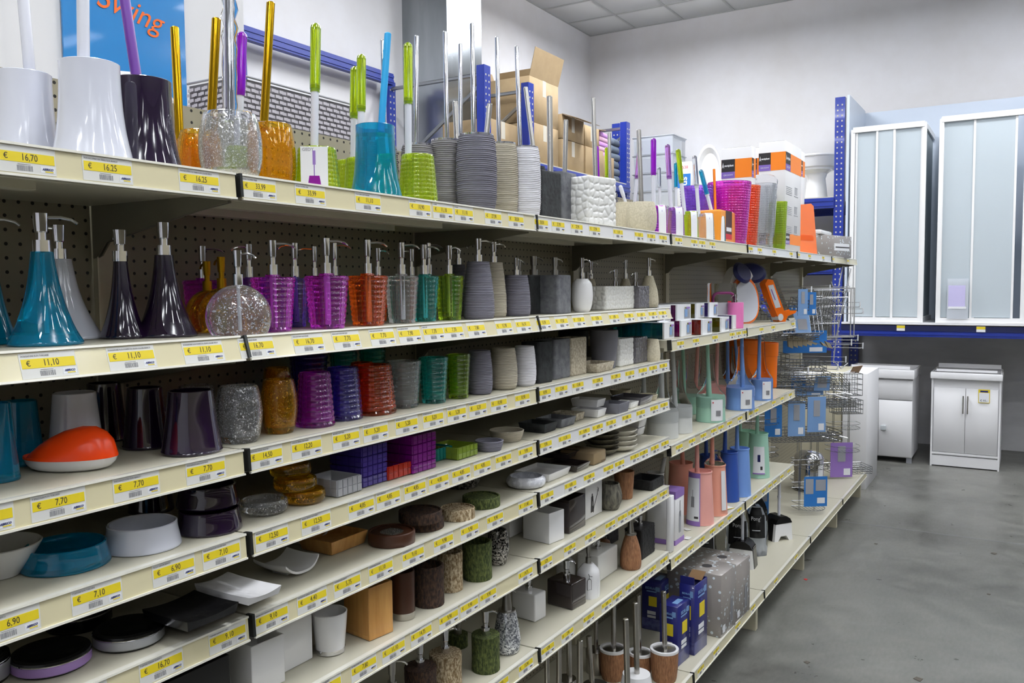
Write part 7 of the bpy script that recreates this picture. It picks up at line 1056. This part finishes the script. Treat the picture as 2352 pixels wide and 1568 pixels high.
for i, (x, z) in enumerate(((5.05,.62),(5.0,.9))):
    r = thing('wall_hook', ['bent chrome double hook hanging low','bent chrome double hook hanging higher'][i], 'hook', (x+.2*i,.0,z), FC); obj('bar', MB().path([(-.08,0,.09),(-.06,0,.0),(.06,-.04,-.03)],.005,8).path([(-.03,0,.09),(-.01,0,.02),(.11,-.04,-.01)],.005,8).m('bar',40),'wire_w',r)
r = thing('long_hook', 'long bent chrome hook hanging from the top shelf end', 'hook', (5.55,.02,1.70), FC); obj('bar', MB().path([(-.09,0,-.02),(-.07,0,-.06),(-.03,0,-.06),(.0,0,.09),(.06,0,.07),(-.04,0,-.42),(-.06,0,-.6),(.0,0,-.66),(.05,0,-.62)],.005,8).m('bar',40),'wire_w',r)
r = thing('pedal_bin', 'chrome pedal bin with white label on the base shelf', 'bin', (5.17,.16,ZB), FC)
obj('body', revolve(solid([(.098,0),(.1,.01),(.1,.22),(.098,.225)]),44), 'chrome', r); obj('lid', revolve([(.0002,.228),(.098,.228),(.1,.235),(.085,.262),(.05,.28),(.0002,.285)],44), 'chrome', r); obj('base_ring', revolve(solid([(.102,-.0),(.103,.018)]),36), 'rubber', r); obj('pedal', MB().box(-.02,.02,-.15,-.09,.01,.022).m('pedal'), 'rubber', r); card_obj('label','paper',r,.1,.04,.19,-math.pi/2+.25,-math.pi/2+.75); obj('lid_hinge', MB().box(-.03,.03,.09,.12,.19,.24).m('lid_hinge'),'rubber',r)
mat('liner_grey', (120,118,122), .8)
# ---------------- behind the gondola ----------------
r = thing('display_board', 'pale grey display board standing behind the gondola at left', 'board', (.16,1.0,0)); obj('board', MB().box(0,.75,0,.03,.6,3.0).box(-.03,0,-.01,.04,.6,3.0).m('board'), 'white_c', r)
r = thing('poster', 'blue poster with orange handwritten lettering on the display board', 'poster', (.50,.995,1.9)); obj('sheet', MB().box(-.19,.18,-.006,0,.10,1.0).m('sheet'), 'poster_blue', r); obj('orange_foot', MB().box(-.19,.18,-.0068,-.0062,.10,.235).m('orange_foot'), 'poster_orange', r); text('Swing', .085, 'poster_orange', r, (0,-.008,.520), (math.pi/2,math.radians(8),0), name='lettering', shear=.35)
def weave(w, h, x0, z0, ax, mb):
    p = .0135; nx = int(w/p); nz = int(h/p)
    for i in range(nx):
        for j in range(nz):
            a = x0+i*p; z = z0+j*p; k = .004 if (i+j) % 2 else 0
            mb.add([(a,-k,z+.003),(a+p*1.02,-k,z+.003),(a+p*1.02,-k,z+p*.8),(a,-k,z+p*.8)] if ax == 0 else [(-k,a,z+.003),(-k,a+p*1.02,z+.003),(-k,a+p*1.02,z+p*.8),(-k,a,z+p*.8)], [(0,1,2,3) if ax == 0 else (0,3,2,1)])
    return mb
r = thing('woven_basket', 'large pale woven rectangular basket behind the gondola top', 'basket', (.4956,.56,2.034))
mb = MB().box(0,.60,.004,.012,-.1,.135).box(.0,.008,0,.5,-.1,.135); o = obj('liner', MB().box(0.002,.46,.006,.012,-.1,.15).box(.006,.012,.006,.19,-.1,.15).m('liner'), 'liner_grey', r)
o = obj('weave', weave(.46,.255,0,-.1,0,MB()).m('weave'), 'basket_weave', r); o['kind'] = 'stuff'; o = obj('weave', weave(.19,.255,0,-.1,1,MB()).m('weave'), 'basket_weave', r); o['kind'] = 'stuff'
obj('rim', MB().path([(0,.19,.155),(0,0,.155),(.46,0,.155)],.003,6).m('rim',40), 'card_grey', r)
r = thing('round_basket', 'white round woven basket seen from the side, behind the plum toilet brush', 'basket', (.25,.62,2.041)); obj('rim', MB().path([(.12*math.cos(t),0,.10*math.sin(t)) for t in np.linspace(0,2*math.pi,32)[:-1]],.009,8,True).m('rim',40),'white_c',r); obj('base', MB().poly([(.115*math.cos(t),.095*math.sin(t)) for t in np.linspace(0,2*math.pi,30)[:-1]],.0,.02,'y').m('base'),'basket_weave',r)
# pallet racks
def post(parent, x, y, h, w=.09):
    mb = MB().box(x-w/2,x+w/2,y-.0015,y+.0015,0,h).box(x-w/2,x-w/2+.003,y,y+.07,0,h).box(x+w/2-.003,x+w/2,y,y+.07,0,h)
    o = obj('post', mb.m('post'), 'blue_steel', parent); hb = MB()
    k = int((h-1.6)/.05)
    for i in range(k):
        z = 1.6+i*.05
        for s in (-.022,.022): hb.box(x+s-.006,x+s+.006,y-.003,y-.0015,z,z+.014)
    hs = obj('slots', hb.m('slots'), 'cream', o)
def rack(name, label, fx, y0, y1, h, beams, beam_mt='blue_steel', skip=()):
    r = thing(name, label, 'pallet rack', (0,0,0), 0, 'blue pallet racks')
    for x in fx:
        post(r, x, y1, h)
        if x in skip: continue
        post(r, x, y0, h)
        mb = MB(); zs = np.arange(h-.06, .3, -.75)
        for i, z in enumerate(zs):
            mb.tube((x,y0+.03,z),(x,y1,z),.016,6)
            if i < len(zs)-1: mb.tube((x,y0+.03,zs[i]-.06) if i % 2 == 0 else (x,y1,zs[i]-.06),(x,y1,zs[i+1]+.06) if i % 2 == 0 else (x,y0+.03,zs[i+1]+.06),.016,6)
        obj('brace', mb.m('brace',40), 'galv', r)
    for (xa, xb, y, z) in beams: obj('beam', MB().box(xa,xb,y-.02,y+.03,z-.09,z).box(xa,xb,y-.026,y-.02,z-.035,z-.015).box(xa,xb,y-.026,y-.02,z-.075,z-.055).m('beam'), beam_mt, r)
    return r
rack('pallet_rack','blue pallet rack along the left wall, its long back beam crossing behind the brush handles',[3.05,4.64],2.5,3.45,3.38,[(3.05,4.64,3.45,3.44),(3.05,4.64,3.45,1.5)], skip=(3.05,))
rk = rack('pallet_rack','blue pallet rack along the left wall loaded with cardboard cartons',[5.32,7.36],2.5,3.45,3.38,[(5.32,7.36,2.5,2.72),(5.32,7.36,3.45,2.72),(5.32,7.36,2.5,1.5),(5.32,7.36,3.45,1.5)])
obj('decking', MB().box(5.35,7.33,2.5,3.45,2.72,2.735).m('decking'), 'cream', rk)
r = struct(obj('trim_1', MB().box(4.95,5.48,3.1,3.576,0,ZC).m('w'), 'galv_sheet'))
def cbox(lab, x0, x1, y0, y1, z0, z1, flaps=(), sub=None):
    r = thing('cardboard_carton', lab, 'carton', ((x0+x1)/2,(y0+y1)/2,z0), 0, 'cardboard cartons on the rack'); w, d, h = x1-x0, y1-y0, z1-z0
    obj('body', rbox(w,d,h,.004,1,open_t=.006 if flaps else 0,floor=h*.6), 'kraft', r); obj('tape', MB().box(-.03,.03,-d/2-.001,-d/2,h-.14,h).m('tape'), 'tape', r)
    for (side, ln, ang) in flaps:
        if side == 'r': o = obj('flap', MB().box(0,ln,-d/2,d/2,0,.004).m('flap'), 'kraft', r, (w/2,0,h), (0,-math.radians(ang),0))
        if side == 'l': o = obj('flap', MB().box(-ln,0,-d/2,d/2,0,.004).m('flap'), 'kraft', r, (-w/2,0,h), (0,math.radians(ang),0))
        if side == 'f': o = obj('flap', MB().box(-w/2,w/2,-ln,0,0,.004).m('flap'), 'kraft', r, (0,-d/2,h), (-math.radians(ang),0,0))
        if side == 'b': o = obj('flap', MB().box(-w/2,w/2,0,ln,0,.004).m('flap'), 'kraft', r, (0,d/2,h), (math.radians(ang),0,0))
ZD = 2.735
cbox('lower cardboard carton behind the left rack post', 4.80,5.26,2.6,3.05,ZD,3.02)
cbox('lower cardboard carton right of the second rack post', 5.40,5.90,2.55,3.2,ZD,3.08); cbox('upper open cardboard carton, tallest on the rack, flaps standing up', 5.40,5.92,2.56,3.2,3.085,3.47,(('f',.24,75),('b',.22,70),('r',.2,100)))
cbox('open cardboard carton right of the tall stack, flap folded out', 5.97,6.42,2.55,3.1,3.02,3.24,(('b',.2,75),('f',.18,-20)))
cbox('closed carton under the one with folded flap', 5.97,6.42,2.55,3.1,ZD,3.015); cbox('small open carton next to the folded towels', 6.46,6.78,2.56,3.0,3.02,3.22,(('b',.14,70),('r',.16,5))); cbox('closed carton under the small open one', 6.46,6.86,2.55,3.05,ZD,3.015); cbox('yellowish carton under the towels', 6.90,7.14,2.56,2.95,ZD,2.98)
for i in range(5):
    tag(obj('folded_towel', rbox(.24,.3,.048,.018,3), ['towel_lilac','towel_rose'][i%2], None, (6.98,2.75,2.982+.049*i), (0,0,.03*i)), ['lilac folded towel, bottom of the stack','rose folded towel, second of the stack','lilac folded towel, third of the stack','rose folded towel, fourth of the stack','lilac folded towel, top of the stack'][i], 'towel', 'folded towels on the rack')
for i in range(6):
    tag(obj('rolled_blanket', rbox(.24,.3,.075,.034,3), 'towel_grey', None, (7.2+.02*(i%2),2.72,2.74+.076*i), (0,0,.06*(i%3))), 'dark grey rolled blanket, number from below: ' + ['first','second','third','fourth','fifth','topmost'][i], 'blanket', 'grey blankets on the rack')
# far wall rack with sanitary ware and shower enclosures
r = thing('pallet_rack','blue pallet rack along the far wall carrying the shower enclosures','pallet rack',(0,0,0),0,'blue pallet racks')
def postx(x, y, h):
    o = obj('post', MB().box(x-.0015,x+.0015,y-.045,y+.045,0,h).box(x,x+.07,y-.045,y-.042,0,h).box(x,x+.07,y+.042,y+.045,0,h).m('post'), 'blue_steel', r); hb = MB()
    for i in range(int((h-.2)/.05)): 
        for s in (-.02,.02): hb.box(x-.003,x-.0015,y+s-.006,y+s+.006,.2+i*.05,.214+i*.05)
    obj('slots', hb.m('slots'), 'cream', o)
for y in (.43,-2.3,2.75): postx(7.6,y,3.43); postx(8.55,y,3.43)
for (ya, yb, zs) in ((.47,2.7,(2.49,1.86,1.12)),(-2.25,.385,(1.27,))):
    for z in zs:
        for x in (7.6,8.55): obj('beam', MB().box(x-.02,x+.03,ya,yb,z-.10,z).box(x-.026,x-.02,ya,yb,z-.035,z-.015).box(x-.026,x-.02,ya,yb,z-.08,z-.06).m('beam'), 'blue_steel', r)
        obj('decking', MB().box(7.62,8.58,ya,yb,z,z+.012).m('decking'), 'cream', r)
obj('shelf_board', MB().box(7.56,8.58,-2.25,.38,1.283,1.30).m('shelf_board'), 'white_c', r)
obj('grey_rail', MB().box(7.572,7.578,-2.25,.385,1.225,1.275).m('grey_rail'), 'blue_dark', r)
r = thing('backing_panels', 'pale blue white backing panels behind the shower enclosures', 'panel', (0,0,1.302))
mat('shower_white', (200,210,224), .35); mat('frosted', (204,214,220), .5, trans=.25, ior=1.05); mat('alu_white', (232,232,232), .3)
obj('back_panel', MB().box(8.50,8.52,-2.2,.36,0,2.12).m('back_panel'), 'shower_white', r); obj('side_panel', MB().box(7.60,8.50,.345,.365,0,2.14).m('side_panel'), 'shower_white', r); obj('side_panel', MB().box(7.60,8.50,-1.16,-1.14,0,2.14).m('side_panel'), 'shower_white', r)
def shower(lab, y0, y1, h, leaves, ret):
    r = thing('shower_enclosure', lab, 'shower enclosure', (7.62,0,1.302), 0, 'shower enclosures on the far rack')
    obj('top_rail', MB().box(-.02,.03,y0,y1,h-.05,h).m('top_rail'), 'alu_white', r); obj('bottom_rail', MB().box(-.02,.03,y0,y1,0,.045).m('bottom_rail'), 'alu_white', r)
    for y in (y0,y1): obj('frame_post', MB().box(-.015,.025,y-.018,y+.018,.0,h-.02).m('frame_post'), 'alu_white', r)
    for (a, b, x) in leaves:
        p = obj('glass_panel', MB().box(x,x+.005,a,b,.05,h-.05).m('glass_panel'), 'frosted', r); obj('panel_stile', MB().box(x-.006,x+.010,a-.008,a+.010,.045,h-.05).box(x-.006,x+.010,b-.010,b+.008,.045,h-.05).m('panel_stile'), 'alu_white', p)
    obj('top_rail', MB().box(.03,.86,ret-.02,ret+.02,h-.05,h).m('top_rail'), 'alu_white', r); obj('bottom_rail', MB().box(.03,.86,ret-.02,ret+.02,0,.045).m('bottom_rail'), 'alu_white', r); obj('glass_panel', MB().box(.04,.84,ret-.003,ret+.003,.05,h-.05).m('glass_panel'), 'frosted', r)
shower('white framed shower enclosure at left with three sliding frosted panels', .31, -.30, 1.83, [(.09,.28,.006),(-.05,.10,-.008),(-.28,-.05,.004)], -.29)
shower('white framed shower enclosure at right, slightly taller', -.44, -1.10, 1.85, [(-.72,-.45,.012),(-1.02,-.70,.004)], -.45)
r = thing('instruction_bag', 'clear bag with violet instruction sheet hanging on the right shower enclosure', 'bag', (7.59,-.60,1.34)); obj('bag', MB().box(-.004,.0,-.085,.085,0,.36).m('bag'), 'translucent', r); obj('sheet', MB().box(-.006,-.0045,-.06,.075,.1,.3).m('sheet'), 'sheet_lilac', r); obj('white_strip', MB().box(-.007,-.0062,-.07,.075,.09,.11).m('white_strip'), 'paper', r)
for i, y in enumerate((-.14,-.79)):
    o = thing('price_tag', ['yellow and white price tag on the blue beam under the left shower enclosure','yellow and white price tag on the blue beam under the right shower enclosure'][i], 'price tag', (7.57,y,1.225), 0); obj('card', MB().box(-.003,0,-.035,.035,0,.05).m('card'),'paper',o); obj('yellow_band', MB().box(-.0045,-.003,-.035,.035,.025,.048).m('yellow_band'),'label_yellow',o)
# toilets on the far rack
def toilet(lab, x, y, z, s=1):
    r = thing('toilet_bowl', lab, 'toilet', (x,y,z)); obj('bowl', revolve(openup([(.11*s,0),(.10*s,.1*s),(.085*s,.22*s),(.10*s,.27*s),(.18*s,.33*s),(.20*s,.40*s),(.205*s,.43*s)],.02,.3*s),40,mod=lambda t,zz,q: q*(1+.15*abs(math.cos(t)))), 'white_g', r)
    obj('rim', MB().path([(.235*s*math.cos(t),.2*s*math.sin(t),.435*s) for t in np.linspace(0,2*math.pi,36)[:-1]],.014,8,True).m('rim',40), 'white_g', r)
toilet('white ceramic toilet bowl on the far rack left of the blue post', 8.0,.72,2.503,1.0)
r = thing('oval_basin', 'white oval ceramic basin standing upright on the far rack', 'basin', (8.2,1.90,2.503)); 
obj('basin', revolve([(.0002,-.06),(.10,-.05),(.13,0),(.15,.01),(.15,.025),(.135,.02),(.11,-.03),(.0002,-.04)],40), 'white_g', r, (0,0,.36), (0,-math.pi/2,0)).scale = (2.3,1,1)
r = thing('blue_lettered_pack', 'white pack with blue patch lettered US beside the oval basin', 'carton', (8.0,2.09,2.503)); obj('body', rbox(.14,.16,.50,.004,1), 'white_c', r); p = obj('blue_patch', MB().box(-.0715,-.0705,-.075,.075,.22,.37).m('blue_patch'), 'card_blue', r); text('us', .11, 'paper', p, (-.073,0,.29), (math.pi/2,-math.pi/2,-math.pi/2), name='lettering', bold=.002); text('2538', .045, 'red_ink', r, (-.0725,0,.44), (math.pi/2,0,-math.pi/2), name='lettering')
for i in range(6):
    q = thing('storage_bin', 'translucent plastic storage bin, ' + ['bottom','second from below','third from below','fourth from below','fifth from below','top'][i] + ' of the far stack', 'storage bin', (8.05,2.42,1.88+.265*i) if i < 2 else (8.05,2.42,2.503+.2*(i-2)), 0, 'stack of translucent bins'); obj('body', rbox(.4,.46,.19,.02,2,open_t=.004,floor=.005,taper=.08), 'translucent', q); obj('lid', rbox(.42,.49,.012,.005,1), 'translucent', q, (0,0,.187))
# cabinets on the floor
def cab_common(r, w, d, h): pass
r = thing('sink_cabinet', 'white laundry sink cabinet with two small square knobs', 'cabinet', (7.50,.025,0))
obj('body', MB().box(.02,.55,-.283,.283,.05,.79).m('body'), 'white_c', r)
for y in (-.26,.26): obj('leg', MB().box(.03,.07,y-.022,y+.022,0,.05).m('leg'), 'card_grey', r)
for (a, b, ky) in ((-.283,.001,-.042),(.005,.283,.049)):
    dr = obj('door', rbox(.018,b-a,.52,.002,1), 'white_c', r, (.01,(a+b)/2,.06)); obj('knob', rbox(.03,.045,.045,.006,2), 'seal', dr, (-.022,ky-(a+b)/2,.24))
obj('fascia', rbox(.018,.566,.18,.002,1), 'white_c', r, (.01,0,.59)); obj('sink', rbox(.60,.60,.085,.012,2,open_t=.03,floor=.02), 'white_g', r, (.27,0,.785)); obj('washboard', MB().box(.07,.10,-.25,.26,.865,.895).m('washboard'), 'white_g', r)
r = thing('sink_cabinet', 'white laundry sink cabinet with two long bar handles and price card', 'cabinet', (7.53,-.686,0))
obj('body', MB().box(.02,.55,-.275,.275,.02,.80).box(-.005,.02,-.275,-.26,.0,.8).box(-.005,.02,.26,.275,0,.8).m('body'), 'white_c', r); obj('plinth', MB().box(.0,.02,-.26,.26,.01,.10).m('plinth'), 'white_c', r); obj('sill', MB().box(-.004,.02,-.26,.26,.112,.13).m('sill'), 'white_c', r)
for (a, b, hy) in ((-.255,-.002,-.018),(.002,.255,.018)):
    dr = obj('door', rbox(.016,b-a,.585,.002,1), 'white_c', r, (.008,(a+b)/2,.135)); obj('handle', MB().tube((-.03,0,.36),(-.03,0,.52),.006,10).tube((-.03,0,.38),(0,0,.38),.004,8).tube((-.03,0,.50),(0,0,.50),.004,8).m('handle',40), 'steel', dr, (0,hy-(a+b)/2,0))
obj('sink', rbox(.60,.57,.06,.010,2,open_t=.03,floor=.02), 'white_g', r, (.27,0,.80)); obj('washboard', MB().box(.03,.07,-.24,.24,.865,.885).box(.5,.54,-.26,.26,.86,.90).m('washboard'), 'white_g', r)
t_ = thing('price_card', 'yellow edged price card on the right sink cabinet door', 'price card', (7.525,-.83,.60)); obj('card', MB().box(-.002,0,-.045,.045,0,.12).m('card'),'label_yellow',t_); obj('paper', MB().box(-.003,-.002,-.04,.04,.005,.09).m('paper'),'paper',t_); text('€ 95,-', .024, 'ink', t_, (-.0035,0,.02), (math.pi/2,0,-math.pi/2)); obj('logo_stripe', MB().box(-.003,-.002,-.03,.03,.095,.11).m('logo_stripe'),'ink_navy',t_)
r = thing('tall_carton', 'tall open white carton standing on the floor beyond the gondola end', 'carton', (6.55,.035,0)); obj('body', rbox(.6,.185,.94,.003,1,open_t=.004,floor=.5), 'white_c', r); obj('flap', MB().box(0,.16,-.002,.002,0,.07).m('flap'),'kraft_dark',r,(-.28,.05,.93),(.5,0,-.3))
r = thing('tall_carton', 'tall beige box standing for the gondola end panel, left of the white carton', 'carton', (6.62,.33,0)); obj('body', rbox(.7,.38,.93,.003,1), 'cream', r)  # plain box in place of the cream end panel of the gondola
# floor litter
for i, (x, y, mt, s, lab) in enumerate(((3.85,-.111,'debris_red',.012,'tiny red plastic scrap on the floor near the shelf feet'),(2.84,-.786,'debris',.02,'dry brown scrap on the floor, nearest the picture bottom'),(2.77,-.35,'debris',.014,'small grey scrap on the floor beside the base shelf'),(4.75,-.35,'debris',.012,'small dark scrap on the floor before the joint'),(4.1,-1.0,'debris',.01,'tiny dark crumb on the floor at right'),(4.9,-1.0,'debris',.018,'dark flat scrap on the floor near the joint at right'))):
    tag(obj('litter', MB().poly([(-s,-s*.4),(s*.6,-s*.8),(s,s*.5),(-s*.2,s)],0,.002,'z').m('litter'), mt, None, (x,y,.0005)), lab, 'litter')

# unseen gondola run added behind the camera to block low-angle light
b = thing('shelving_bay', 'unseen cream gondola run added behind the photographer to block low light', 'shelving', (0,-2.75,0), 0)
obj('back_panel', MB().box(-4,6,-.43,-.41,.1,2.045).m('back_panel'), 'pegboard', b)
for z in (.2,.65,1.05,1.4,1.75): obj('shelf', MB().box(-4,6,-.41,.0,-.03,0).m('shelf'), 'shelf_cream', b, (0,0,z))
